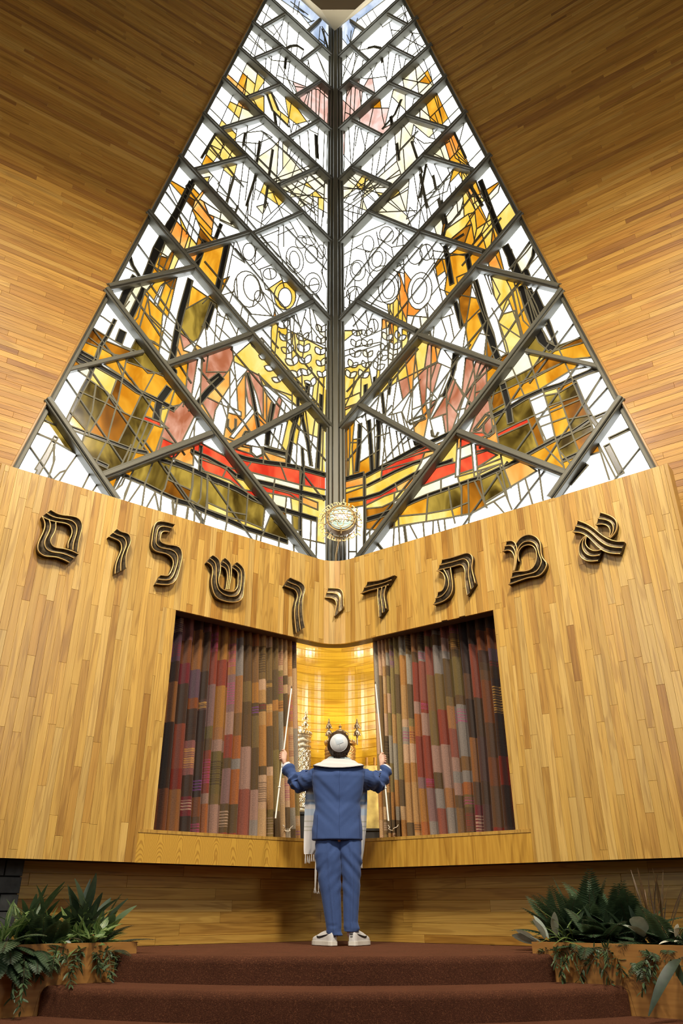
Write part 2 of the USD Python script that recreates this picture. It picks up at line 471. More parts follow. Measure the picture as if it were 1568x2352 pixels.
# veneered apron panel and sill of the ark
ARCH = mat('oak_cathedral', {'uv': ('uvmap', {'attribute': 'st'}), 'x': ('mapping', {'scale': (1.0, 5.9, 1.0)}), 'sx': ('separate_xyz', {}), 'fr': ('math', {'math_type': 'fraction'}), 'ce': ('math', {'math_type': 'subtract', 'value2': 0.5}), 'sq': ('math', {'math_type': 'multiply'}),
                            'k': ('math', {'math_type': 'multiply', 'value2': 1.7}), 'ns': ('noise_texture', {'scale': 4.2, 'detail': 3.0}), 'nk': ('math', {'math_type': 'multiply', 'value2': 0.34}), 'a1': ('math', {'math_type': 'add'}), 'a2': ('math', {'math_type': 'add'}),
                            'w': ('math', {'math_type': 'multiply', 'value2': 105.0}), 'sn': ('math', {'math_type': 'sine'}), 'r': ('rgb_ramp', {'ramp': [(0.0, (0.42, 0.215, 0.028)), (0.6, (0.60, 0.345, 0.050))]}), 'mr': ('map_range', {'from_min': -1.0, 'from_max': 1.0}),
                            'p': ('principled_bsdf', {'roughness': 0.36, 'coat_weight': 0.2})},
           [('uv.UV', 'x.vector'), ('x.vector', 'sx.vector'), ('sx.y', 'fr.value1'), ('fr.value', 'ce.value1'), ('ce.value', 'sq.value1'), ('ce.value', 'sq.value2'), ('sq.value', 'k.value1'), ('uv.UV', 'ns.vector'), ('ns.fac', 'nk.value1'), ('k.value', 'a1.value1'), ('nk.value', 'a1.value2'),
            ('a1.value', 'a2.value1'), ('sx.x', 'a2.value2'), ('a2.value', 'w.value1'), ('w.value', 'sn.value1'), ('sn.value', 'mr.value'), ('mr.result', 'r.fac'), ('r.color', 'p.base_color')])
VENEER = wood('oak_veneer', (0.58, 0.33, 0.050), (0.40, 0.195, 0.024), rough=0.3, grain=0.5, spread=0.02)
apron = scr


def curved_panel(path, s0, s1, z0, z1, off, t, name, mat_, parent, seed=0.0):
    ss = sorted({s0, s1, *[float(k) for k in path.s[1:-1] if s0 < k < s1], *np.linspace(s0, s1, 9)})
    m, uv = [], []
    n = len(ss)
    V = np.array([path.pt(s, z, o) for o in (off, off + t) for z in (z0, z1) for s in ss]); U = np.array([(z, s) for o in (0, 1) for z in (z0, z1) for s in ss]) + seed
    Fc = []
    for i in range(n - 1):
        for a, b in ((2 * n, 3 * n), ):
            Fc += [[a + i, a + i + 1, b + i + 1], [a + i, b + i + 1, b + i]]
        Fc += [[i, n + i + 1, i + 1], [i, n + i, n + i + 1]]
        Fc += [[n + i, 3 * n + i, 3 * n + i + 1], [n + i, 3 * n + i + 1, n + i + 1], [i, i + 1, 2 * n + i + 1], [i, 2 * n + i + 1, 2 * n + i]]
    Fc += [[0, 2 * n, 3 * n], [0, 3 * n, n], [n - 1, 2 * n - 1, 4 * n - 1], [n - 1, 4 * n - 1, 3 * n - 1]]
    return obj(name, tri(V, Fc), mat_, parent, uv=U)


for a, b, sd in ((-OS - 0.13, -0.62, 0.3), (-0.617, 0.62, 5.2), (0.623, OS + 0.13, 9.9)):
    curved_panel(BAND, a, b, BZ0, OZ0 - 0.026, 0.0, 0.021, 'veneer_panel', ARCH if a < -1 else VENEER, apron, sd)
curved_panel(BAND, -OS - 0.13, OS + 0.13, OZ0 - 0.025, OZ0, -0.55, 0.575, 'sill_board', OAK[0], apron, 3.3)

# inside the ark: floor, back of horizontal boards, ceiling
back = structure('wall_ark', 'concave back of the ark in glossy golden horizontal boards')
GLOSSY = [wood('ark_oak_%s' % n, l, d, rough=0.2, spread=0.08, coat=0.6) for n, l, d in (('gold', (0.66, 0.40, 0.030), (0.56, 0.31, 0.020)), ('honey', (0.62, 0.36, 0.028), (0.50, 0.26, 0.018)))]
lay(back, 'plank', NICHE, sbox(-1.2, OZ0, 1.2, 3.5), False, 0.088, (0.9, 2.6), random.Random(3), off=0.0, t=0.02, c=0.003, proud=0.003, mats=GLOSSY, weights=[3, 2])
slab(NICHE, -2.4, 2.4, OZ0 - 0.1, 3.6, -0.1, -0.001, DARK_BACK, 'niche_backing', back)
cl = structure('ceiling_ark', 'dark painted ceiling slab inside the ark', 'ceiling')
V = []
for z in (3.46, 3.5):
    V += [BAND.pt(s, z, -0.13) for s in (-1.9, -0.02, 0.02, 1.9)] + [NICHE.pt(s, z, 0.0) for s in (2.2, 0.02, -0.02, -2.2)]
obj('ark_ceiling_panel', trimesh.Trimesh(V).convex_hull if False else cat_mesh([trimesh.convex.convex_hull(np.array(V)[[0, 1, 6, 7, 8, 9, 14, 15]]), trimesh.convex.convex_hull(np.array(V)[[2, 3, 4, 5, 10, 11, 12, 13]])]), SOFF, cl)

# recessed lower wall of wide horizontal boards
low = structure('wall_lower', 'shadowed recessed wall of horizontal oak boards under the screen')
LOWM = OAK
lay(low, 'plank', LOWER, sbox(-2.92, PZ, 3.3, 1.06), False, 0.088, (0.7, 2.2), random.Random(9), off=0.0, t=0.02, c=0.002)
slab(LOWER, -3.3, 3.6, 0.0, 1.2, -0.12, -0.001, DARK_BACK, 'lower_wall_backing', low)
sf = structure('trim_1', 'dark underside of the overhanging oak screen', 'soffit')
V = []
for z in (BZ0 + 0.001, BZ0 + 0.03):
    V += [BAND.pt(s, z, -0.0) for s in (-BEND, -0.15, 0.15, BEND)] + [LOWER.pt(s, z, -0.06) for s in (BEND + .2, 0.15, -0.15, -BEND - .2)]
V = np.array(V)
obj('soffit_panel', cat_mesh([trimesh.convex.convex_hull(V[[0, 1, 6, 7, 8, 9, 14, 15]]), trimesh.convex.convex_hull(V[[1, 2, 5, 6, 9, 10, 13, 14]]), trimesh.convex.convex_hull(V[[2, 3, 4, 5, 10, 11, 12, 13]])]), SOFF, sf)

# dark slate pier at the far left end of the lower wall
SLATE = mat('slate', {'g': ('geometry', {}), 'n': ('noise_texture', {'scale': 14.0, 'detail': 5.0}), 'r': ('rgb_ramp', {'ramp': [(0.3, (0.018, 0.018, 0.018)), (0.7, (0.06, 0.062, 0.06))]}),
                      'b': ('bump', {'strength': 0.4, 'distance': 0.01}), 'p': ('principled_bsdf', {'roughness': 0.6})},
            [('g.position', 'n.vector'), ('n.fac', 'r.fac'), ('r.color', 'p.base_color'), ('n.fac', 'b.height'), ('b.normal', 'p.normal')])
pier = thing('slate_pier', 'dark slate block pier at the left end of the recessed wall', 'pier')
rs = random.Random(2)
for row in range(6):
    z0 = PZ - 0.1 + row * 0.115; cuts = [-3.9, -3.5 + 0.12 * (row % 2), -3.16 + 0.1 * (row % 2), -2.925]
    for a, b in zip(cuts, cuts[1:]):
        m, uv = board([(a + .003, z0 + .003), (b - .003, z0 + .003), (b - .003, z0 + .112), (a + .003, z0 + .112)], LOWER, 0.10, 0.0, 0.004, False, 0)
        obj('slate_block', m, SLATE, pier)

# room shell behind and around the camera
PLASTER = mat('plaster', {'g': ('geometry', {}), 'n': ('noise_texture', {'scale': 40.0, 'detail': 4.0}), 'b': ('bump', {'strength': 0.15, 'distance': 0.004}), 'p': ('principled_bsdf', {'base_color': (0.42, 0.33, 0.19), 'roughness': 0.85})},
              [('g.position', 'n.vector'), ('n.fac', 'b.height'), ('b.normal', 'p.normal')])
CARPET = mat('carpet', {'g': ('geometry', {}), 'n': ('noise_texture', {'scale': 260.0, 'detail': 3.0}), 'n2': ('noise_texture', {'scale': 5.0, 'detail': 3.0}),
                        'n3': ('noise_texture', {'scale': 130.0, 'detail': 4.0, 'roughness': 0.7}), 'r': ('rgb_ramp', {'ramp': [(0.34, (0.046, 0.0165, 0.010)), (0.55, (0.082, 0.030, 0.016)), (0.66, (0.17, 0.068, 0.032))]}),
                        'mx': ('mix', {'mix_type': 'multiply', 'fac': 0.5}), 'r2': ('rgb_ramp', {'ramp': [(0.3, (0.6, 0.6, 0.6)), (0.7, (1.15, 1.15, 1.15))]}),
                        'b': ('bump', {'strength': 0.9, 'distance': 0.008}), 'p': ('principled_bsdf', {'roughness': 0.95, 'sheen_weight': 0.25, 'sheen_roughness': 0.5, 'sheen_tint': (0.6, 0.25, 0.12), 'specular_ior_level': 0.1})},
             [('g.position', 'n.vector'), ('g.position', 'n2.vector'), ('g.position', 'n3.vector'), ('n3.fac', 'r.fac'), ('r.color', 'mx.color1'), ('n2.fac', 'r2.fac'), ('r2.color', 'mx.color2'),
              ('mx.color', 'p.base_color'), ('n.fac', 'b.height'), ('b.normal', 'p.normal')])
fl = structure('floor', 'brown carpeted floor of the hall in front of the steps', 'floor')
obj('floor_slab', boxm(0, -2, -0.05, 17, 22, 0.1), CARPET, fl)
ce = structure('ceiling', 'pale plaster ceiling high above the hall', 'ceiling')
q = WALL.xy(8.1)
for sx, t3, c3 in ((-1, (-1.7, 1.2, 9.0), (-1.5, 6.9, 1.6)), (1, (1.9, 1.2, 9.0), (1.4, 6.9, 1.6))):   # boxed spotlights on the ceiling
    a3, d3 = np.array(t3), np.array(c3) - np.array(t3); d3 /= np.linalg.norm(d3); x3 = np.cross(d3, [0, 0, 1.0]); x3 /= np.linalg.norm(x3); y3 = np.cross(x3, d3)
    for u3, v3 in ((x3, y3), (y3, x3)):
        for k3 in (-1, 1):
            obj('spotlight_housing', beam(a3 + u3 * k3 * 0.56 - d3 * 0.1, a3 + u3 * k3 * 0.56 + d3 * 0.95, u3, 1.16, 0.03), DARK_BACK, ce)
    obj('spotlight_back', beam(a3 - d3 * 0.12, a3 - d3 * 0.09, y3, 1.16, 1.16), DARK_BACK, ce)
    obj('spotlight_rod', tube([a3 - d3 * 0.1, [a3[0], a3[1] - 0.1, TOPZ]], 0.03, 8), DARK_BACK, ce)
obj('ceiling_slab', extr(Polygon([(-q[0] - 0.2, -9.2), (q[0] + 0.2, -9.2), (q[0] + 0.2, q[1]), (0, 8.05), (-q[0] - 0.2, q[1])]), 0.2).apply_translation((0, 0, TOPZ)), PLASTER, ce)
wb = structure('wall_back', 'plaster rear wall of the hall behind the viewer')
obj('rear_wall_slab', boxm(0, -9.1, TOPZ / 2, 17, 0.2, TOPZ), PLASTER, wb)
for sg, side in ((-1, 'left'), (1, 'right')):
    ws = structure('wall_side_' + side, f'{side} side wall of the hall beyond the oak wall')
    q = WALL.xy(sg * 8.1)
    obj('side_wall_slab', boxm(q[0] + sg * 0.1, (q[1] - 9.0) / 2, TOPZ / 2, 0.2, q[1] + 9.2, TOPZ), PLASTER, ws)

# plaster boss at the top where the two windows meet
T = np.array([0, 7.84, 14.36])
pts = [T, at(737, 22, 7.35), at(815, 22, 7.35), at(700, -60, 7.35), at(852, -60, 7.35)]
for sg, x in ((-1, 690), (1, 858)):
    for y in (0, -90):
        s, z = WALL.sz(x + sg * -y * 0.9 * -1 * -1, y, 0.0); pts.append(WALL.pt(s, z, 0.0))
pts += [np.array([0, 7.97, 16.15])]
bs = structure('trim_2', 'faceted cream plaster boss at the peak between the two windows', 'boss')
obj('plaster_boss', trimesh.convex.convex_hull(np.array(pts)), PLASTER, bs)


# ------------------------------------------------------------------ carpeted steps
def step(name, zt, r, cy, xe, label, back):
    """Curved carpet step: rounded nosing, riser below; r radius about (0, cy), ends at |x| = xe."""
    R = 0.045; a_end = math.asin(xe / r)
    prof = [(0.0, zt - 0.175)] + [(0.0, zt - R)] + [(-R + R * math.cos(q), zt - R + R * math.sin(q)) for q in np.linspace(0, math.pi / 2, 7)[1:]]
    prof = [(p[0], p[1]) for p in prof]
    ths = np.linspace(-a_end, a_end, 61)
    rows = []
    for i, th in enumerate(ths):
        rows.append([(th, dr, z) for dr, z in prof])
    V, Fc = [], []
    k = len(prof)
    # rounded ends: shrink the profile over the last few rows
    for row in rows:
        for th, dr, z in row:
            e = (a_end - abs(th)) * r
            sh = 0.0
            if e < R:
                sh = R - math.sqrt(max(R * R - (R - e) ** 2, 0))
            rr = r + dr - sh * 0.8
            zz = z - (sh * 0.55 if z > zt - R - 1e-6 else 0)
            V.append((rr * math.sin(th), cy - rr * math.cos(th), zz))
    n = len(ths)
    for i in range(n - 1):
        for j in range(k - 1):
            a, b = i * k + j, (i + 1) * k + j
            Fc += [[a, b, b + 1], [a, b + 1, a + 1]]
    # tread to the back
    base = len(V)
    for i, th in enumerate(ths):
        x = V[i * k + k - 1][0]
        V.append((x, back(x), zt if 3 < i < n - 4 else V[i * k + k - 1][2]))
    for i in range(n - 1):
        a, b = i * k + k - 1, (i + 1) * k + k - 1
        Fc += [[a, b, base + i + 1], [a, base + i + 1, base + i]]
    # ends
    for i, sgn in ((0, 1), (n - 1, -1)):
        c = len(V); x, y = V[i * k][0], back(V[i * k][0]); V.append((x, y, zt - 0.175)); ring = [i * k + j for j in range(k)] + [base + i, c]
        for j in range(1, len(ring) - 1):
            f = [ring[0], ring[j], ring[j + 1]]; Fc.append(f if sgn < 0 else f[::-1])
    m = tri(V, Fc)
    p = obj(name, m, CARPET, '/World', smooth=40, label=label, cat='carpeted step', group='carpeted steps')
    return p


PY0, PSL = 5.83 + 1.32 * 0.745, 0.745           # planter face line: y = PY0 - |x| * PSL
face_y = lambda x: PY0 - abs(x) * PSL
low_y = lambda x: 8.06 - abs(x) * 0.745
step('carpet_step', PZ, 3.75, 9.2, 1.47, 'topmost brown carpeted step the boy stands on', lambda x: low_y(x) if abs(x) < 1.3 else face_y(x) - 0.002)
for sg in (-1, 1):
    obj('landing_carpet', extr(Polygon([(sg * x, y) for x, y in ((1.285, 5.9), (1.31, 5.87), (1.31 + 0.63, 5.87 + 0.84), (1.31 + 0.55, low_y(1.86)), (1.285, low_y(1.285)))]), 0.3).apply_translation((0, 0, PZ - 0.301)), CARPET, fl)
step('carpet_step', PZ - .155, 4.15, 9.2, 1.84, 'middle curved brown carpeted step below the platform', lambda x: min(face_y(x) - 0.002, 9.2 - math.sqrt(3.75 ** 2 - min(abs(x), 1.9) ** 2) + 0.02))
step('carpet_step', PZ - .31, 4.55, 9.2, 2.36, 'lowest curved brown carpeted step at the bottom edge of the photo', lambda x: min(face_y(x) - 0.002, 9.2 - math.sqrt(4.15 ** 2 - min(abs(x), 2.4) ** 2) + 0.02))

# planters
PLV = wood('planter_veneer', (0.40, 0.20, 0.05), (0.30, 0.14, 0.033), rough=0.4, grain=0.35, spread=0.03)
SOIL = plain('soil', (0.02, 0.014, 0.009), 1.0)
PRIM = PZ + 0.068
for sg, side in ((-1, 'left'), (1, 'right')):
    pl = thing('planter', f'long oak veneer planter box beside the {side} end of the steps', 'planter')
    ca, sa = math.cos(math.atan(PSL)), math.sin(math.atan(PSL))
    a = np.array([sg * 1.32, face_y(1.32)]); d = np.array([sg * ca, -sa]); n2 = np.array([-sg * sa, -ca])   # n2: towards the room
    L, D = 3.4, 0.98

    def bx(u0, u1, w0, w1, z0, z1):
        V = [(*(a + d * u - n2 * w), z) for z in (z0, z1) for u, w in ((u0, w0), (u1, w0), (u1, w1), (u0, w1))]
        return trimesh.convex.convex_hull(np.array(V))

    def bxuv(name, args, mat_, along_z=False):
        m = bx(*args); q = m.vertices[:, :2] - a
        uv = np.stack([q @ d, m.vertices[:, 2] - (q @ n2)], 1) + args[0] * 3.3
        obj(name, m, mat_, pl, uv=uv)
    bxuv('front_panel', (0, L, 0, 0.04, 0, PRIM), PLV)
    bxuv('end_panel', (0, 0.04, 0.041, D, 0, PRIM), PLV)
    bxuv('bed', (0.041, L, 0.041, D, 0.3, PRIM - 0.05), SOIL)

# ------------------------------------------------------------------ stained glass: drawing
# Lead lines, black glass bands and colour spots, read off in sheets (x0, y0, scale); they are laid on the real window planes below.
LINES, BANDS, SPOTS = [], [], []


def sheet(x0, y0, sc, lines='', bands='', spots='', loops=''):
    conv = lambda t: [(x0 + float(a) / sc, y0 + float(b) / sc) for a, b in (q.split(',') for q in t.split())]
    for l in lines.split(';'):
        if l.strip():
            LINES.append(conv(l))
    for l in bands.split(';'):
        if l.strip():
            w, r = l.strip().split(':'); BANDS.append((float(w) / sc, conv(r)))
    for l in spots.split(';'):
        if l.strip():
            c, r = l.strip().split(':')
            SPOTS.extend((c.strip(), p) for p in conv(r))
    for l in loops.split(';'):           # ellipse: cx,cy rx,ry tilt
        if l.strip():
            c, r, t = l.split(); cx, cy = map(float, c.split(',')); rx, ry = map(float, r.split(',')); t = math.radians(float(t))
            q = [(cx + rx * math.cos(a) * math.cos(t) - ry * math.sin(a) * math.sin(t), cy + rx * math.cos(a) * math.sin(t) + ry * math.sin(a) * math.cos(t)) for a in np.linspace(0, 2 * math.pi, 19)]
            LINES.append([(x0 + a / sc, y0 + b / sc) for a, b in q])


def ear(pts, n, size, seed):
    """An ear of grain: pairs of almond kernels up a stem (pixels)."""
    r = random.Random(seed); L = LineString(pts)
    for i in range(n):
        d = (i + 0.5) / n
        p, q = L.interpolate(d, normalized=True), L.interpolate(min(d + 0.03, 1), normalized=True); a = math.atan2(q.y - p.y, q.x - p.x)
        for sg in (-1, 1):
            b = a + sg * 0.62; s = size * r.uniform(1.05, 1.35)
            tip = (p.x + math.cos(b) * s * 2.2, p.y + math.sin(b) * s * 2.2); mx, my = (p.x + tip[0]) / 2, (p.y + tip[1]) / 2; nx, ny = -math.sin(b) * s * 0.62, math.cos(b) * s * 0.62
            w = lambda u, k: (p.x + (tip[0] - p.x) * u + nx * k, p.y + (tip[1] - p.y) * u + ny * k)
            LINES.append([(p.x, p.y), w(.25, .8), w(.5, 1.05), w(.8, .7), tip, w(.8, -.7), w(.5, -1.05), w(.25, -.8), (p.x, p.y)])
            SPOTS.append(('W' if r.random() < 0.7 else 'G', (mx, my)))


# left window, low left
sheet(0, 500, 3.92,
  lines='690,1175 840,1258 1110,1440 1250,1560 1420,1650;800,972 945,1062 1110,1160 1270,1220;755,1045 890,1150 1030,1235 1200,1262;700,1095 890,1172;1000,1130 1210,1215;'
        '1130,1310 1060,1650 990,1900 965,2015;860,1520 830,1740 760,1950 715,2095;1390,1400 1300,1565;1250,1640 1180,1790 1065,2025;1350,1670 1280,1830 1220,1980 1145,2200;'
        '980,1610 900,1780 800,1945;1475,1890 1405,2095;940,2050 860,2205;1380,1870 1305,2020;785,1450 960,1570 1055,1685;725,1570 950,1670 1040,1720 1180,1790 1310,1832 1440,1885;'
        '1055,1680 1000,1590 1035,1495;1320,1795 1440,1840 1505,1892 1440,1885 1308,1832;1462,1985 1575,2040 1435,2085 1462,1985;285,1920 460,2000 600,2080;480,2070 490,2180 455,2290;'
        '345,1800 510,1875;1425,300 1512,357 1545,305;1360,430 1490,505;1440,345 1415,520;1520,350 1455,490;1300,665 1240,900 1180,965;1335,715 1230,1065;1310,655 1500,890 1545,930;'
        '1500,890 1415,1275;1255,1060 1440,1162 1535,1222;1395,790 1385,745 1445,615 1490,580;1480,595 1415,790;1190,660 1090,850 1120,900;1085,860 1160,760;'
        '890,1165 870,1310;1030,1240 1110,1440;1200,1262 1330,1400 1390,1400;1180,1200 1130,1310;640,1760 780,1920;1570,1560 1470,1880;1600,1690 1440,1730 1445,1885;'
        '1140,1300 1270,1345 1390,1395;920,1180 1040,1250;1085,425 1170,470;1470,560 1540,640 1568,640;620,1240 720,1320 880,1330;700,1380 800,1450;1330,640 1420,520;850,855 930,900 1010,960;'
        '1440,1000 1515,1080;1530,1222 1510,1330;1540,400 1500,510;1480,1010 1350,880 1330,720',
  bands='50:1532,55 1402,290 1312,560;42:1295,640 1215,810 1150,950;24:1160,240 1160,330 1190,430 1270,560;48:1215,530 1125,690 1065,840;28:1035,920 965,1065 905,1155 855,1300 800,1440 735,1560 585,1875;'
        '34:505,1975 420,2130 330,2275;60:1105,1020 1065,1130;42:668,1220 850,1320 1080,1450 1230,1560 1400,1640 1570,1730;58:1522,1530 1435,1650 1402,1830;34:600,1880 760,1940 960,2010 1180,2090 1330,2120;38:740,2140 970,2245;'
        '20:1420,1260 1515,1310 1560,1180',
  spots='W:1350,120 1300,300 1230,400 1100,560 1150,480 1020,780 910,850 940,1000 690,1500 560,1600 480,1640 600,1740 330,2020 250,2150 420,2180 1040,1060 760,1220 1000,1370 1160,1480 1320,1590;W:1440,640 1410,750 1470,1230 1540,900 1500,1000 1550,740;'
        'G:1150,860 1300,470 1130,720 1480,300 1150,1150;A:800,1010 780,1130 960,1250 1050,1330 1300,1450 1390,1560 1150,1600 1060,1700 1060,1850 870,1950 690,1800 640,1830 1000,2090 1440,1450 1310,850 1290,760 1390,960 1380,1080 1300,1180 1230,900 1420,430 1380,480 520,2120;'
        'O:830,1590 880,1680 900,1480 800,1680 1250,1720 1200,1850 1290,1950 830,2050 1330,1920 420,1900 400,1850 1130,1900 640,2210 1250,2000 1100,2150 1010,2180 1180,1250 1080,1180 560,2240;'
        'B:960,1810 940,1720 1150,1850 700,1300 660,1300 1000,1180 870,1100 1480,430 1530,400 1040,1620 1500,1820 1330,1380 1560,570;Y:880,1400 940,1510 730,1920 700,1990 1240,960 970,1200 1480,1760 1400,1960 1100,2020 860,2240;'
        'R:1400,1838 1500,2040;A:1420,1960 1490,700 1500,760;B:740,1080 840,1130;G:1480,1900 720,1390;O:840,1070;A:1420,1700 1490,1650;V:1560,1850;O:1350,330 1250,1270')

# left window, low right
sheet(400, 800, 3.92,
  lines='560,1090 700,1120 900,1170 1130,1230 1330,1270;690,1030 650,1085;960,1060 1010,1195;690,1120 680,1170;905,1170 895,1240;1130,1080 1130,1230;690,1200 860,1260 1040,1310 1130,1370;730,1290 880,1310 1030,1340 1130,1372;'
        '890,1300 885,1400;1010,1340 1000,1440;1045,1345 1055,1450;1140,1330 1290,1390 1290,1455 1130,1390;250,860 380,930;240,1000 460,1080 560,1195;470,1080 440,1150;250,1100 500,1190 660,1310;'
        '170,1080 165,1230 138,1372;245,1170 235,1350 210,1400;300,1200 290,1380 280,1470;490,1240 470,1540;660,1340 640,1600;815,1440 800,1570;140,1362 270,1440 480,1520 640,1560 790,1622;300,1390 480,1470 650,1500;'
        '25,1360 0,1530;125,1440 110,1565;240,1480 235,1600;475,1550 455,1660;940,1730 938,1800;1000,1470 1012,1710;1230,1550 1218,1890;1282,1560 1275,1905;1218,1730 1362,1762;905,1465 900,1560 990,1640;1060,1500 1065,1640 1125,1640;1065,1640 1075,1830;'
        '830,1590 790,1690;780,1700 770,1760;740,1690 735,1740;610,10 540,70 500,185 440,262;530,70 552,270 562,352;655,195 562,352;655,200 565,300 545,260;500,340 430,450 370,560 350,665;500,340 500,520;560,360 572,560;480,520 600,575 600,612 480,580 480,520;'
        '640,250 640,565;640,350 662,490 702,542;702,542 500,800 535,812 720,582;740,570 852,690 830,705 720,590 740,570;240,200 230,560 180,690;120,170 100,440 80,520;205,130 160,400 130,560;252,100 240,300 175,480;300,90 288,215 415,215;'
        '770,250 850,350 1000,430 1110,530 1060,575 940,430 830,340 770,250;770,250 945,425 1110,532;945,425 925,470;830,345 900,370;660,190 770,250;760,235 820,400 880,480;660,220 740,420 780,580;800,350 800,600;830,420 830,660;880,480 850,690;'
        '380,780 540,840 640,870 800,900;530,870 690,900;520,900 700,955;810,930 1005,995;800,900 800,1020;1005,950 1005,1045;940,590 870,880;985,600 930,900;1030,610 960,910;1085,670 1010,930;1150,600 1105,850 1095,1060;1190,640 1215,830 1235,1050;1260,680 1230,900;1300,700 1270,1060;'
        '1340,700 1330,1110;900,900 1000,930;1170,1060 1360,1125;1170,1240 1165,1075;0,1000 100,1040 170,1060;10,980 60,920;180,700 170,1060;60,860 130,720;0,560 60,500;290,560 350,660;350,470 490,540 470,650;420,470 460,590;0,1210 110,1260;'
        '1150,570 1190,420;1060,300 1060,560;1250,350 1225,560;1290,380 1270,600;1340,400 1330,660;1370,300 1360,700;1150,330 1160,560;1020,200 1090,310;1230,470 1290,500;1170,760 1250,790;1110,860 1160,900;1050,840 1080,860',
  bands='44:430,262 300,390 180,540;28:660,222 700,400 740,620 762,740;38:890,500 852,680 832,880;36:510,955 650,998 830,1030 1000,1052 1120,1078 1360,1145;34:800,905 1005,955;30:150,925 300,985 480,1085 560,1152;38:560,1152 700,1192 900,1237 1100,1290 1360,1350;'
        '42:0,1032 120,1080 280,1150 420,1210 560,1270 700,1350 850,1412 1000,1462 1285,1545;42:0,1372 120,1402 280,1470 460,1540 640,1622 800,1672 1020,1745;24:240,880 228,1110;24:1150,900 1160,1080 1142,1240 1132,1560 1132,1810;'
        '32:1112,580 1062,760 1022,1040;28:1142,600 1200,850 1230,1060;26:1322,420 1312,700 1290,1085;36:1202,320 1190,430;22:1110,300 1112,560;14:482,640 478,710 515,755 550,720 552,640;14:690,880 690,940 740,985 795,960 790,890;14:620,790 640,755 700,760',
  spots='R:590,1020 800,1080 1080,1140 1200,1180 1280,1220 300,1040 500,1150 90,980 760,1250 950,1290 1080,1330 300,890 1310,1400;P:860,960 900,1000 470,820 600,880 640,930 130,700 1250,1100 1200,1390 300,620 1230,1360;Y:300,1120 420,1180 560,1230 800,1320 940,1370 1080,1410 1200,1450 230,1400 380,1480 560,1570 720,1620 860,1650 1250,1270;G:780,1160 700,1130 1000,1210 960,1400 900,930;'
        'O:60,1150 200,1250 250,1280 380,1300 580,1300 720,1440 540,1450 400,1430 740,1560 870,1590 1090,1570 60,1280 590,1520;B:950,1530 60,1320;W:60,1450 180,1500 300,1540 540,1620 700,1700 850,1720 970,1760 1040,1560 1040,1740 1180,1650 1180,1800 1250,1650 1250,1820 1320,1850 1320,1650 1020,1400 810,1620 200,950;'
        'W:440,180 560,250 600,260 460,420 530,420 540,560 600,700 700,640 790,630 420,600 390,600 340,220 200,300 190,200 60,800 200,820 700,400 740,500 870,390 980,470 1050,540 680,500 515,680 740,920 380,690 370,760 300,400 220,160 870,820 930,760 970,800 1060,720 1090,900 1120,920 1180,900 1210,1000 1270,900;'
        'P:400,380 330,540 280,680 560,700 650,700 440,740 800,640 850,560 770,400 420,240 90,900;S:600,480 290,470 140,340 370,190 130,460 780,480 330,320 710,330 860,600 120,640 40,600 300,200;S:60,650;Y:1050,460 1090,420 1250,550 1290,600 1090,650 1340,900 1310,1090 1010,720 1120,1000 1230,750 1350,600 820,280 720,240 1150,480;A:60,300 60,420 1340,1200')

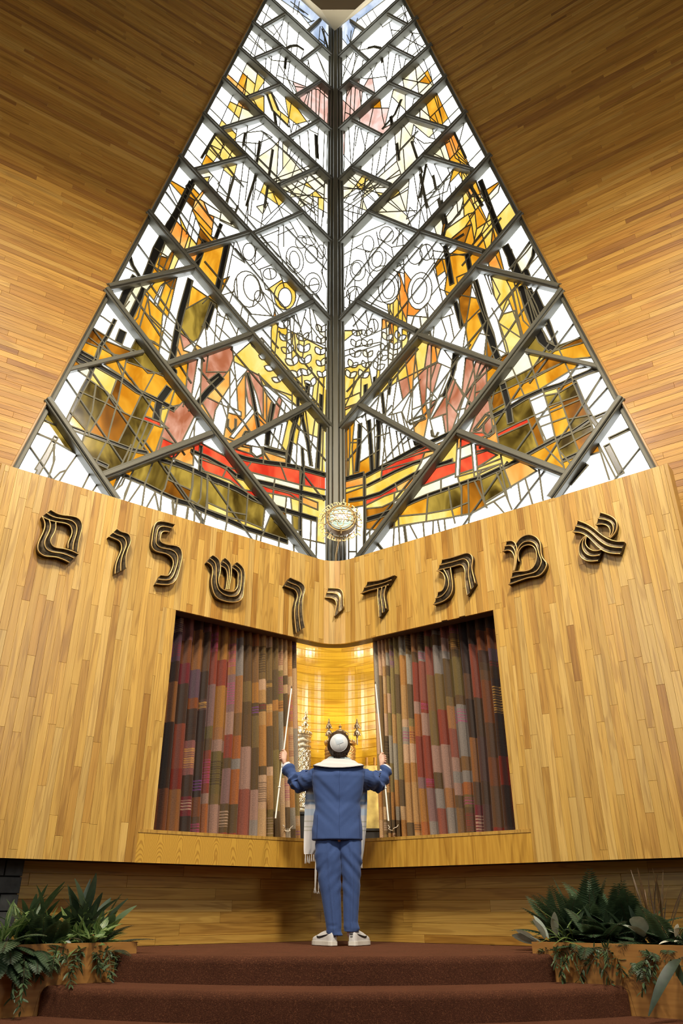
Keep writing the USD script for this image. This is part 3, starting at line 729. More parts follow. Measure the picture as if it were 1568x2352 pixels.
# right window, low left
sheet(750, 800, 3.92,
  lines='620,1020 870,940 1010,915;630,1062 860,1000 1020,930;880,945 850,1030;850,1030 800,1125;380,1402 520,1332 640,1290 800,1250;625,1240 640,1292;790,1150 770,1260;360,1445 500,1430 600,1382 790,1290;610,1330 602,1465;500,1075 490,1180;'
        '1020,1062 1150,1030;940,1212 1150,1130;1175,890 1160,1160 1195,1150 1205,890;1305,880 1330,1160 1362,1150 1340,880;1205,1000 1310,960;1215,1125 1325,1090;1350,930 1430,915 1535,962 1375,1062;1195,1152 1380,1100 1570,1040;1180,1160 1205,1250;1030,1200 1030,1290;1385,1110 1360,1180;'
        '912,1320 900,1505;1100,1262 1125,1445 1155,1570;1215,1235 1215,1505;1275,1205 1282,1515;1385,1165 1430,1425;690,1510 900,1490 1120,1450;650,1600 900,1562 1140,1522;1120,1450 1280,1388;1215,1505 1300,1490 1570,1345;'
        '610,1590 600,1800;750,1590 822,1730;960,1555 958,1680;1000,1545 1020,1660;1060,1540 1070,1640;390,1630 385,1850;200,1470 200,1910;272,1440 270,1895;200,1832 272,1832;360,1630 480,1640 660,1605;650,1600 660,1790;870,1570 880,1700;1290,1500 1280,1570;1500,1380 1550,1430;'
        '800,70 780,290 768,600;800,80 830,300 862,570;985,30 1000,130 1045,150;1020,30 985,140;940,150 930,560;910,165 892,500 905,570;1032,150 960,400 935,440;830,300 720,430 558,605 680,572 742,440 830,300;1180,90 1110,200 930,630;1340,130 1200,560 1160,765;1385,140 1250,540 1210,745;'
        '1150,280 1232,430 1180,555;1090,480 1182,590 1170,625;1440,30 1440,300 1482,485;1320,130 1340,330 1330,480;1060,20 1130,115;1000,130 880,190 780,290;905,20 880,190;900,170 640,300 470,420;1130,260 1250,430 1340,560;1450,200 1300,350;1250,100 1225,330;1180,560 1250,540;1080,330 1080,500 1090,740;'
        '1160,290 1090,500;1060,440 940,640 1050,600;760,440 735,600;640,250 605,480 590,600;640,250 680,440;560,310 540,520;480,400 450,560;720,180 760,440;930,380 980,440;850,520 970,470;900,520 930,640;690,600 780,830;640,650 690,900;700,680 750,890;560,690 600,980;620,700 660,960;'
        '500,700 540,1020;540,700 500,1070;430,700 440,1050;250,690 230,900 240,1130;210,720 210,860 200,1120;180,760 185,1130;300,620 260,640 370,750 350,600;210,850 240,850;250,820 300,818;340,1000 470,920;440,800 540,770;720,840 760,810;190,1300 330,1250;190,1260 330,1230;170,1450 330,1420;'
        '200,600 240,520 200,540;210,440 300,400;210,520 270,500;260,320 210,430;310,320 305,520;240,340 230,420;300,400 310,480;1340,610 1300,720;1480,610 1500,760;1200,900 1350,840;900,900 1150,800;770,600 790,760;950,450 880,800;1050,640 1070,770;1200,760 1330,760',
  bands='40:170,1182 335,1135;36:350,1150 500,1070 620,1005 820,895 1000,820 1170,740;24:360,1242 480,1182 620,1110 780,1040 850,1018;32:200,1372 350,1350 480,1310 620,1230 780,1140 900,1090 1080,1030 1135,1010;40:360,1545 480,1510 600,1465;30:600,1465 780,1380 900,1330 1100,1260 1300,1190 1400,1160 1570,1080;'
        '20:340,1150 345,1540 340,1860;34:302,680 292,900 272,1115;32:380,650 400,900 412,1125;28:352,330 350,480;32:462,580 472,760 455,1095;22:500,400 520,600;22:432,260 430,420;22:580,280 560,420;32:1172,80 1130,250 1050,440;24:1280,490 1345,560;16:700,1600 720,1760;18:400,1690 510,1825;'
        '13:745,655 870,605 885,635 755,685 740,660;14:1325,735 1430,600 1470,610 1370,730 1320,745;13:1410,690 1415,760 1460,795 1505,760 1500,700;13:945,740 950,790 985,800 1005,760;14:790,830 800,870 830,860',
  spots='R:440,1150 540,1090 720,1000 800,980 420,1380 560,1300 700,1260 1080,1110 1260,1040 1440,960 250,1420 1200,890 1280,870;P:250,1200 720,1230 940,960 1040,850 800,1190 870,690 1180,840 760,420;Y:700,1100 560,1160 480,1200 250,1300 450,1420 700,1320 1120,960 1290,1130 1480,1060 700,1570 1000,1510 840,1570 560,1400 250,500 230,460;G:920,1040 980,1240 1120,1200 1260,920 400,1480 700,1370 1480,1330;'
        'A:830,1440 1010,900 1170,1480 220,800 1520,680 1540,100 1480,250 190,1000 190,1350;O:1000,1370 1160,1330 1480,1200 430,1590 1540,520 1500,560;B:1240,1300 1340,1300 1240,1470 1350,1200 560,1530;W:250,1650 230,1870 300,1700 230,1500 300,1560 440,1720 480,1700 550,1720 640,1700 690,1690 780,1680 900,1620 980,1600 1040,1590 1120,1560 510,1540 620,1440 1350,1480 1220,1530;'
        'W:810,300 830,450 990,350 1060,250 1000,480 1100,150 1010,100 1180,480 1240,480 1300,300 1280,220 1180,700 960,420 650,330 690,500 640,540 810,640 1330,670 1450,740 980,730 780,750 620,500 500,480 450,480 330,400 1330,1050 1175,1000 1400,40 1180,600 1140,560 1090,80 320,680 360,800 440,900 490,900 590,850 660,880 700,900 520,950 570,960 430,750;'
        'S:900,300 1130,380 1120,640 1300,420 1300,560 940,260 1380,200 1400,320 1280,350 1340,560 960,200 900,120 720,400 880,620 1080,200 1030,700 960,620 1250,120 1100,700;P:740,260 690,300 850,230;Y:850,80 740,150 700,220 270,450 220,570 230,340 450,350 530,330 220,900 330,900 430,1050 190,800 560,420')

# right window, low right
sheet(1100, 700, 3.35,
  lines='370,360 412,490 435,565;640,400 722,580;490,655 540,820 580,1000 655,1260;610,675 680,880 722,1010 785,1180;390,735 460,940 505,1065;375,880 450,1085;270,520 345,695;80,750 130,950 180,1230 245,1405;240,572 400,490 520,400 605,340 822,228;250,632 420,550 655,440;620,345 842,282;600,318 832,240;'
        '430,560 640,450 720,420 925,400;345,702 480,645 660,535;740,498 935,462;510,700 612,680 745,600;560,772 705,722;430,852 545,800;400,740 500,695;440,880 545,845;500,1055 570,1020;150,985 280,920 385,872;160,1012 380,912;540,832 705,762;560,1062 785,960;640,1100 745,1040;785,1182 925,1135;'
        '210,1250 330,1200 445,1280 240,1405;855,890 1000,1340;920,1075 1050,1330;970,500 840,730;305,1400 320,1500;370,1390 410,1530;470,1340 492,1500;200,1450 250,1570;120,1520 190,1600;0,1430 60,1560;740,490 760,470;0,1300 150,1230;160,1230 200,1400;700,1220 640,1150;590,1180 650,1240;'
        '280,0 300,100 345,270 380,360;150,130 210,30;160,410 220,370;100,30 150,130 210,300 240,420;80,640 190,590;90,700 180,660;90,820 200,760;0,560 80,500;20,660 80,640;130,590 100,750;700,880 850,850;0,1250 130,1200;730,580 830,540 960,500;470,940 580,900;0,1030 100,990;40,1130 130,1100;500,1010 470,940',
  bands='52:382,10 430,150 482,270 560,338;24:490,20 545,170 592,312;38:10,60 62,200 150,430;26:722,560 800,750 870,880 940,975;44:982,1080 1095,1305;32:100,862 240,790 350,722 480,662 620,620 750,560 962,470;42:182,610 222,760 242,912;26:0,1340 220,1240 450,1110 600,1030 720,980 850,890;26:890,872 1012,822;28:640,1202 850,1110;18:1000,1032 1190,942;'
        '24:700,1380 830,1230',
  spots='W:650,200 700,250 860,600 900,650 960,640 1050,760 860,760 950,900 1100,900 1000,900 1100,1000 1150,1150 960,1250 880,950 450,770 490,820 510,930 80,200 170,420 30,200 110,280 800,500 640,580 560,610 400,700 340,1450 430,1430 540,1400 250,1500 130,1560 40,1600 520,1000;G:330,450 540,180 180,330 860,450 140,350;A:560,500 500,540 680,350 800,350 340,600 470,600 640,470 230,250 340,200 380,300 260,720 620,800 700,700 600,900 520,1120 560,1160 870,1260 830,1200 320,100 600,950 720,600;'
        'Y:300,60 250,150 430,380 880,380 110,1120 560,700 100,1180;O:330,550 540,720 700,660 340,780 300,830 640,1090 700,1040 350,1050 260,980 420,1160 120,1320 190,1330 20,1400 340,1000 800,920 700,950 430,1130 520,420 700,290 200,990;B:470,480 720,290 660,740 420,930 700,830 410,1000 780,1070 130,700 740,300 640,1000;R:230,950 330,900 40,1170 0,1160 60,1060;P:300,1270 90,1020 350,1290 30,930;S:20,500 20,620 40,780 90,940')

# left window, middle
sheet(300, 400, 3.136,
  lines='260,30 400,112 345,232 290,120 260,30;430,80 495,150 462,190 400,150;495,150 560,60;462,190 430,300 400,430;560,60 575,140;525,200 650,280 640,335 742,385;525,200 560,290 650,330;452,280 480,340 560,430 605,480;452,280 500,390 565,470;590,375 580,450 640,480;345,290 420,440 490,530;345,290 370,400 345,560;'
        '420,440 380,560;462,330 415,540;500,390 470,520;240,525 195,650 250,690;210,590 265,605;265,605 225,720;320,560 260,720;350,600 310,690;460,640 400,700;310,770 230,1010 200,1330;130,870 50,1160 30,1200;155,800 100,860 130,900 250,1020;190,940 175,920 230,800 265,780;240,810 195,945;'
        '330,760 270,1020;50,1160 170,1210 215,1245;215,1240 280,1290;440,770 410,960;460,820 560,890;560,880 410,965;520,930 560,890;575,960 470,1230;350,1140 380,1270 440,1290;350,1140 475,1230;440,1290 535,1090 550,1260;355,1130 330,1240 370,1330;480,1190 410,1240;'
        '720,30 690,190;892,0 812,372;740,20 690,200;770,230 722,362;990,60 932,402;760,40 830,60;900,110 960,150 1000,260;620,110 630,200 740,250;620,120 700,170;905,235 990,210 950,290 905,235;900,330 960,370;985,90 960,240;850,150 835,400;880,130 860,300;1000,60 1320,0;'
        '1060,120 1420,180;1080,100 1280,210 1410,280;1200,60 1140,170 1290,150;1160,30 1350,130;1010,100 1090,300;960,330 1100,200;1000,180 1110,260;980,140 1050,130;940,400 1110,210;1200,240 1240,200 1260,280;1230,300 1330,230;1310,160 1330,330;1350,170 1345,420;1380,300 1365,440;1210,250 1300,420;1250,220 1340,300;'
        '1065,400 1060,530;1060,440 1150,400;880,480 980,440;1100,380 1100,520;1160,370 1210,460 1270,460;940,500 1010,490 1060,530 1090,630;900,460 1000,560 1020,640;980,520 1000,620;1260,420 1380,600;1320,460 1400,600;1390,450 1380,700;1400,640 1370,700 1390,760;1180,700 1240,800 1230,870;1230,740 1180,690;1090,630 1100,700;'
        '700,580 630,900 600,1230;740,520 690,760 640,880 730,850;660,760 710,740 690,780;640,880 620,980;720,900 680,1020 640,1180;800,970 755,1200;850,1000 830,1140;760,760 770,900 870,1010 980,1020;790,560 820,640 760,600;900,560 890,640 860,660;880,640 920,690 1000,660;990,560 900,640;1000,690 1010,760;'
        '880,940 890,900 940,950;940,830 980,930;1010,870 1040,1000;950,760 970,830;975,830 1010,850;1000,900 1060,960;1030,800 1090,760 1100,800;1060,700 1090,760;590,930 640,1010;640,1020 700,1050;630,1100 660,1130;560,1090 640,1200 700,1220;700,1040 760,1150;1030,1010 1010,1130;1060,1010 1120,1110;1100,1060 1160,1030;'
        '1190,820 1310,800;1220,860 1200,920;1310,880 1320,950;1340,870 1400,960;1180,1010 1170,1130;1010,1130 1010,1290;1060,1090 1040,1270;1130,1050 1120,1300;1150,1130 1160,1320;1200,1040 1240,1180 1380,1230;1250,1020 1220,1130;1270,1060 1370,1200;1170,1140 1400,1260;1260,1180 1300,1130;1330,1050 1360,1150 1400,1180;1290,1010 1300,1130;1400,1100 1400,1380;1180,1180 1190,1300;1250,1200 1240,1290;1210,1190 1210,1270',
  bands='44:440,62 332,280 242,430;42:222,480 160,620 110,745;28:532,480 500,580 460,690;38:430,760 362,1000 330,1150 290,1385;28:692,500 642,740 622,830;34:592,930 545,1080 532,1110;22:650,362 612,460;12:742,20 690,200;12:900,10 832,230;10:770,230 722,362;12:990,60 962,240;22:560,1500 640,1440;40:250,1440 310,1420 280,1500',
  loops='840,830 95,132 -12;870,820 58,95 -12;1110,880 78,100 0;1110,890 48,70 0;850,560 45,62 0;1180,620 62,98 -10;1180,620 36,66 -10;1300,580 46,62 0;1310,790 62,78 0;1320,800 36,50 0;1225,490 40,46 0;1000,720 48,40 0;1280,480 50,30 20;920,880 30,40 0;1370,560 30,50 0',
  spots='A:340,90 300,350 130,690 160,660 200,640 180,1000 150,1150 180,880 60,1020 230,860 270,860 600,700 520,780 480,900 440,1050 500,640 330,400 520,330 540,400;O:500,780 460,1100 390,1150 330,1230;B:420,200 260,650 280,840 600,560 500,1000 600,440 560,480;P:460,110 480,230 330,480 360,450;Y:400,400 520,100 510,450 300,640 470,520;G:480,80 590,270 620,250 100,690 760,380 930,250 1040,110 1200,140 940,320 1250,120;'
        'W:360,30 150,300 250,180 380,330 390,300 420,680 400,650 470,430 480,400 660,140 780,100 840,260 660,60 700,290 960,300 690,430 740,430 670,620 700,650 260,1150 250,1250 320,890 600,1000 650,1060 560,1150 690,1100 760,1100 860,700 820,820 870,820 900,1060 1110,880 1180,620 1300,580 1310,790 1000,450 960,560 1240,430 1120,430 940,620 1030,660 1080,1000 960,980 930,1090 800,1050 400,1250 510,1200 190,930 1350,300 1300,340 1150,280 990,150 900,50 950,190 1370,960 1250,930 1350,650 1360,500;'
        'S:430,1220 440,1170 550,1330;P:400,1290 1030,1060 1060,1140;Y:1160,1200 1020,1220 1090,1180 1190,1280 1100,1260 1080,470 1000,830 1380,1330 1240,1200;W:1130,1160 1060,1080 1210,1110 1320,1180 1250,1150 1300,1080')
ear([(650, 890), (615, 830), (590, 785)], 4, 8.5, 1)
ear([(690, 880), (660, 800), (650, 740)], 5, 8.5, 2)
ear([(720, 900), (700, 840), (695, 770)], 5, 8.5, 3)
ear([(742, 880), (735, 820), (738, 750)], 5, 7.5, 4)

# right window, middle
sheet(750, 400, 2.613,
  lines='870,20 890,170 960,290;900,60 930,140 985,200;930,140 880,180;850,100 880,180;985,200 960,280 930,350 870,430;1045,40 1030,110 970,170 950,100 1045,40;820,160 800,240 720,310;760,200 700,280;720,330 850,240 890,230 830,320 740,395 700,380;850,240 870,300 830,320;890,230 900,330;960,290 900,330 880,430;980,240 1010,380;'
        '1000,300 985,440;985,250 1010,330 1035,380;930,350 960,460;870,300 880,360;560,0 600,200 610,340;590,130 680,90 720,30;680,140 610,200;670,150 700,300 690,370;640,20 655,90;740,70 760,200;700,100 690,170;610,190 650,330;800,10 850,100;820,0 870,80;560,60 540,240;500,200 540,240 480,270 500,200;545,130 590,290;575,110 560,260;'
        '320,190 460,110;300,230 530,220;350,120 480,250;430,90 500,290;110,90 370,80;100,150 330,50;150,30 360,150;130,190 310,60;180,60 250,230;230,40 200,210;270,60 340,180;110,170 240,220;130,220 130,360;160,200 150,370;190,210 180,330;110,250 190,310;'
        '690,430 740,490 720,620;700,470 830,490;720,500 780,450;840,380 820,440;740,490 830,480;850,590 780,620 790,680;820,730 870,740;870,680 860,760 840,880;800,840 790,700;880,690 940,850;900,680 950,840 1000,960;970,620 1000,720 1060,840 1030,890;970,530 990,640;1000,640 1040,720 1020,760;1040,480 1080,640 1110,700;'
        '1020,500 1060,600;960,640 990,720;1130,670 1180,880 1240,940;1140,680 1080,760 1030,890;1060,840 1130,820 1170,1000 1100,1100;1030,890 1080,1080 1000,1040;1030,1110 1090,1075;1210,690 1260,790 1290,870;1190,690 1230,850;880,850 830,900 750,1010;960,880 880,1030;830,900 850,1040;970,880 950,1050;930,960 970,970;'
        '840,900 820,1040;960,1060 970,1140;610,860 620,960;650,880 640,970;690,870 720,960 700,1010;680,870 760,840 730,760;740,860 760,960;640,560 680,690 700,780;680,690 750,720;640,480 660,600 680,700;690,480 640,560;600,440 620,510 700,510;700,540 720,620;660,690 700,640;660,620 700,590;590,610 640,540;'
        '460,440 470,700;430,760 480,880;460,660 490,750 480,890;440,760 430,640;500,850 600,860;520,870 500,940;560,860 570,930;600,840 620,930;370,820 380,890;380,810 400,860;340,810 300,790;620,790 680,860;560,820 600,780;450,560 480,600;420,560 460,540;250,590 290,640;330,600 370,570 440,590;240,500 260,590;110,480 180,440;'
        '170,640 170,690 110,740;130,700 150,830;180,680 200,740;110,560 150,540;200,450 240,460;330,400 390,440 400,490;390,440 450,430;380,490 440,540;150,450 140,520;120,600 110,690;280,330 210,360;300,350 310,400;420,330 480,390;440,330 430,380;140,740 130,830;170,760 160,840;110,800 180,860;230,800 250,900;'
        '260,880 230,960;170,880 210,990 300,950;120,940 200,940;110,1000 160,960;280,870 290,930;380,800 370,1120;400,820 400,1110;430,850 425,1090;455,870 450,1080;480,890 490,1000;330,960 320,1200;360,950 370,1100;110,1060 220,1030 320,1010;120,1090 330,1020;240,1060 260,1180;310,1110 300,1210;130,1160 250,1130;500,960 480,1030',
  bands='28:922,40 1000,250 1062,402;34:1072,430 1152,602;34:1172,680 1215,790 1262,905;22:712,430 752,662;22:772,770 812,920;22:842,480 862,582;26:892,640 952,860 990,960 1022,1105;12:822,362 760,402;12:562,0 602,200;10:670,150 702,300;10:640,10 656,90;12:700,380 720,300 690,160;24:1215,690 1290,872;30:780,1040 760,1180',
  loops='372,690 60,92 0;372,690 38,60 0;560,702 72,112 8;556,702 45,78 8;530,490 44,52 0;305,512 52,72 10;305,512 32,48 10;188,580 46,62 0;250,420 34,50 0;360,362 42,46 0;345,660 100,110 0;600,470 40,48 0;170,720 50,46 0;180,570 28,40 0;280,910 30,40 0',
  spots='O:1300,1000 1340,1040;A:1000,70 900,270 850,350 1000,400 760,560 800,650 790,540 860,900 900,820 870,960 980,1080 1150,740 1190,830 1200,940 1100,560 1060,560 760,520;B:1000,420 830,800 960,1000 820,420 820,710 1090,610;P:880,90 900,120 470,760 1000,520 400,920;Y:870,30 890,180 870,330 980,300 1020,450 780,370 860,220 1040,780 1000,680 1080,980 1090,900 1130,960 430,990 400,1000 470,1000 450,830 960,450 1120,850 990,720 220,1070 130,1000;'
        'G:800,200 980,150 740,280 550,960 540,900 460,170 380,230 240,120 160,60;W:960,30 1000,200 970,100 640,220 740,150 620,60 680,250 640,290 900,700 870,560 900,580 1000,900 1060,1060 830,990 940,900 910,960 700,480 660,500 790,850 740,910 680,930 370,690 560,700 530,490 300,510 190,580 250,420 360,360 420,500 600,700 600,560 700,650 620,830 290,460 450,480 150,480 160,700 250,600 1240,800 500,250 1080,860 960,760 980,640 1000,780 980,930 640,150 690,60 540,60;'
        'W:200,130 150,270 300,120 110,420 300,720;P:640,1040 690,1050 520,1130;W:610,1100 700,1120 300,1000 350,1020 180,950 280,1080 200,1100')
ear([(800, 880), (815, 820), (820, 760)], 5, 7.5, 5)
ear([(830, 880), (845, 820), (842, 760)], 5, 7.5, 6)
ear([(860, 860), (880, 815), (890, 770)], 4, 8, 7)
ear([(900, 840), (905, 800), (920, 770)], 3, 8, 8)

# right window, outer upper cells
sheet(1168, 500, 3.92,
  lines='215,175 80,370 62,425;240,200 160,310 60,420;20,650 92,920 135,1125;0,740 60,900 130,1120;105,680 150,860 210,1000;160,650 250,930;160,650 210,660;0,1010 60,1050;300,1000 350,1120 425,1160;180,440 290,320;205,540 330,390;300,600 380,490;385,630 440,590',
  bands='48:0,300 30,420 100,530;46:105,620 190,850 265,965;56:285,1040 340,1140 425,1180;38:150,470 200,602;38:232,670 322,870;26:342,965 432,1155;22:240,200 220,350 170,450 100,530',
  spots='W:100,100 150,250 280,300 300,450 350,560 260,520 350,700 250,800 500,900 550,1000 380,750 160,520 330,1060 230,820;Y:130,340 180,690 30,1000 90,1050 250,1150;A:60,700 150,900 130,960 10,480 160,1000 40,640;G:180,250 120,460 40,920')

# top of both windows
sheet(400, 0, 2.0907,
  lines='350,365 335,475;400,345 380,450;350,365 320,480;375,330 470,420;440,290 430,400;310,485 262,615;330,500 300,610;290,500 410,560;400,440 360,500;470,250 455,390;510,260 480,420;530,330 520,420;470,290 560,300;560,250 545,360;590,230 580,300;620,250 600,310;640,280 650,330;680,250 720,340 745,380;700,300 730,380;'
        '600,330 680,390;640,320 630,400;580,320 570,400;520,340 600,470;510,370 640,420;560,420 580,470;575,410 590,450;610,420 690,430 745,480;650,430 640,500;680,430 680,590;700,430 690,600;720,440 720,610;740,470 735,620;660,430 655,560;640,450 610,530;590,520 640,590;560,500 545,600;'
        '440,440 470,530 550,610;460,430 500,530 590,600;430,470 430,560;470,450 520,520;350,500 420,560;380,480 440,590;480,540 490,620;510,550 500,650;540,520 560,640;575,600 650,580 640,600;560,640 570,600;270,680 330,640 420,630 470,660 400,690 270,680;300,620 290,700;350,620 340,740;340,640 380,620;'
        '420,680 400,780;390,690 385,800;330,690 320,760;440,730 470,710 500,680;470,720 450,860;500,700 490,880;520,690 520,800;550,680 540,740;580,640 560,720;600,640 610,770;640,620 650,760;690,640 680,760;720,640 715,790;735,630 730,830;660,630 680,640;560,760 470,880;540,740 610,820;480,860 640,800;590,770 570,830;'
        '200,640 240,700 180,790;235,690 215,760 240,800;210,680 280,760;190,650 150,740;150,740 190,780 120,800;180,700 220,720;270,740 240,800;110,860 170,850 150,900;160,900 120,960;240,800 200,940;240,820 300,870;300,790 260,960;330,790 310,960;360,800 340,960;400,810 380,960;430,880 400,960;'
        '500,910 600,1010;520,930 700,850;560,880 690,980;610,850 720,960;540,900 660,1010;640,850 600,960;700,900 620,960;600,1000 640,980 680,1010;660,980 650,1040;690,950 690,1040;720,900 715,1040;740,960 735,1040;'
        '620,60 590,40;540,20 640,90;560,10 640,70;580,0 570,60;600,60 640,110;600,10 590,70;640,110 670,100;660,130 640,180;700,130 690,230;710,130 750,190;720,160 720,260;700,190 750,230;480,130 530,210;500,140 470,180;520,110 490,230;545,130 540,200;600,140 590,200;390,200 450,270;400,210 390,250;430,180 440,240;'
        '1200,350 1250,430 1220,460;1150,190 1180,280;1230,350 1250,440;1090,250 1170,300;1130,210 1110,290;1060,290 1040,400;1080,280 1100,400;1000,260 1010,350 1030,420;1030,270 1020,380;960,330 920,400;990,240 1000,300;950,230 900,240;890,240 860,330;850,280 820,350;870,280 850,390;830,270 810,380;810,310 850,360;'
        '880,370 920,380 1000,370;900,330 890,390;940,300 960,420;860,400 850,420;830,430 815,600;850,430 840,620;870,420 860,590;890,430 895,480;810,480 870,540;820,540 890,570;900,480 890,580;920,440 930,480 980,460;960,500 940,590;990,480 1000,560 1010,600;930,520 1010,520;1050,440 1020,570;1090,480 1070,580 1000,620;1060,480 1120,540;'
        '1110,490 1110,560;1150,480 1130,570;1180,480 1180,560;1090,430 1130,440 1180,390;1160,340 1170,420;1100,380 1200,400;1210,500 1240,620;1260,460 1290,600 1310,620;1250,470 1280,560;1180,520 1260,590;1150,600 1220,660 1290,680 1200,690 1140,650 1150,600;1270,600 1290,660;1100,600 1160,690;1160,620 1150,680;1090,650 1080,770;'
        '1060,660 1070,780 1100,870;1140,680 1170,760 1190,830;1180,690 1220,750;1030,660 1010,820;1000,680 970,840;960,700 950,810;920,690 900,800;1040,800 960,870;1100,720 1110,850;870,620 860,740;840,640 850,800;820,650 815,820;880,640 870,700;900,640 920,720;810,740 860,800;890,760 840,830;'
        '1310,640 1350,760 1440,820;1340,690 1380,800;1260,720 1320,680;1270,690 1310,800;1370,740 1430,810 1350,740;1300,690 1330,790;1250,740 1350,790;1380,640 1360,720;1420,880 1470,990;1440,870 1390,900 1440,1000;1400,900 1420,950 1480,930;1180,790 1210,960;1210,790 1260,900 1330,850 1340,800;1250,790 1280,860;'
        '1260,900 1210,940;1330,850 1310,920 1210,960;1150,830 1170,960;1130,850 1120,960;1270,910 1290,1040;1380,830 1390,1000;1350,900 1360,1000;820,850 1000,1000;800,960 940,860;900,850 810,980;850,840 960,960;820,900 1010,930;860,990 1000,880;920,860 900,1020;970,1010 1120,900;1000,950 1080,1010;820,1010 930,1040;'
        '870,190 840,230;830,170 870,260;850,150 845,200;810,190 850,240;800,240 840,280;880,90 860,160;900,90 940,150;920,70 1000,10;940,100 960,140;960,60 1000,130;1060,90 1000,130;1040,140 1060,220;1100,100 1080,200;1080,150 1150,160;1110,60 1120,110;1140,200 1200,230',
  bands='10:540,232 560,222 590,220 620,240;10:540,232 530,330;10:440,440 470,530 550,610;9:460,430 500,530;10:990,232 960,225 930,232;10:990,232 1000,300;10:1090,480 1060,550 1000,620;8:340,640 330,700;8:410,680 395,780;8:472,720 452,860;14:480,540 490,620;14:680,650 685,760;8:1140,680 1190,830;8:1210,790 1180,950;14:1040,560 1050,620;6:710,140 745,260;'
        '8:1070,690 1080,770;8:200,640 130,760;8:1345,640 1400,760;14:60,900 110,850;12:1420,890 1480,990',
  spots='W:400,80 500,40 540,160 580,270 360,220 320,300 280,360 200,470 250,460 170,540 430,380 640,360 700,370 680,320 500,480 600,480 640,650 560,690 700,720 460,630 440,700 360,660 480,800 600,720 360,760 110,650 60,700 100,720 220,820 280,900 350,860 400,870 60,830 440,300 540,440 430,410;'
        'Y:360,420 390,430 290,540 200,760 460,460 150,920 110,930 640,900 260,730 555,520 250,640 900,880 1000,960 350,450 470,930 420,900;A:345,390 140,770 1230,380 1260,500 1280,560 1390,770 1400,800 960,530 1440,930 90,920;P:320,460 1330,720;Z:640,470 720,490 830,480 860,500 940,560 700,470 880,450 990,540;G:380,360 440,800 560,850 620,880 690,890 840,880 940,900 1160,400 1200,420 1020,860 1100,470 1180,560 1300,750 1260,750 1120,850 1210,620 300,560;'
        'W:1100,80 1180,150 1060,40 900,120 820,200 960,180 1020,110 900,280 950,340 830,320 820,380 900,400 1050,350 1250,270 1280,420 1330,460 1350,500 1360,580 1400,620 1450,690 1480,750 1500,850 1300,600 1080,430 1010,490 960,480 1150,520 1210,650 1160,660 1040,740 950,700 860,680 880,760 920,740 1110,780 1180,740 1240,850 1300,830 1240,970 1300,950 1190,900 960,820 1150,460 1070,500 1020,420 1080,320 1000,340 1330,540;L:620,60 600,40 720,180 730,240 590,20 950,30 970,20')

# lowest left corner and the white foot of the left window
sheet(0, 1030, 5.227,
  lines='652,-40 650,0 640,180 580,350;640,372 720,290 790,265;880,140 790,268 705,405;1045,365 985,485;1130,485 1100,530;1430,300 1320,595;1490,370 1460,440 1380,500;1565,395 1500,540 1480,650;430,-180 660,-90;1220,430 1440,330',
  bands='42:640,-60 560,110 440,320',
  spots='W:250,150 200,200 560,260 600,150 720,350 600,330 1400,560 1450,450 1530,600;A:740,120 680,200 620,250 1300,500 1250,540 1350,400 700,30;O:850,330 800,380 930,440 1060,500;G:1180,260')
sheet(0, 800, 3.136,
  lines='890,920 840,1010;940,960 890,1095;1000,1000 920,1115;1035,1040 1020,1145;1110,1050 1050,1155;1120,1065 1145,1185;1162,1050 1150,1190;1275,1095 1258,1220;1350,1150 1335,1250;1400,1165 1395,1270;1100,820 1040,985;1240,810 1185,1010 1160,1045;1390,890 1380,1000 1360,1100;1490,940 1492,1110;'
        '870,910 820,1010;960,880 930,940;1240,1100 1250,1215;1480,1200 1460,1290;940,700 870,850;1020,640 940,830',
  bands='24:870,908 1040,980 1160,1042 1270,1092 1370,1122 1570,1222;24:1150,802 1300,850 1400,890 1570,970;10:1242,1110 1250,1200',
  spots='W:860,1020 900,1040 950,1080 990,1080 1080,1110 1100,1150 1130,1120 1200,1130 1300,1170 1370,1220 1430,1250 1040,1060;O:1120,920 1000,920 1300,940 1440,1000 1250,900 1530,1040 1060,980;A:1220,1010 1100,990 960,930 930,910 800,980;Y:1420,1130 1510,1160')


def edge_grid():
    for sg in (-1, 1):
        D = BEAMS[sg]['diag']
        for (a0, a1), (b0, b1) in zip(D[:6], D[1:7]):
            a0, a1, b0, b1 = (np.array(q, float) for q in (a0, a1, b0, b1))
            for k in (1 / 3, 2 / 3):
                p = a0 + (b0 - a0) * k; d = (a1 - a0) * (1 - k) + (b1 - b0) * k
                LINES.append([tuple(p), tuple(p + d * 0.21)])
            LINES.append([tuple(a0 + (a1 - a0) * 0.12), tuple(b0 + (b1 - b0) * 0.12)])
            SPOTS.append(('W', tuple((a0 + b0) / 2 + (a1 - a0) * 0.05)))
            SPOTS.append(('W', tuple((a0 + b0) / 2 + (a1 - a0) * 0.08)))

# ------------------------------------------------------------------ stained glass: the real windows
from shapely.strtree import STRtree

GLASS_OFF = -0.055


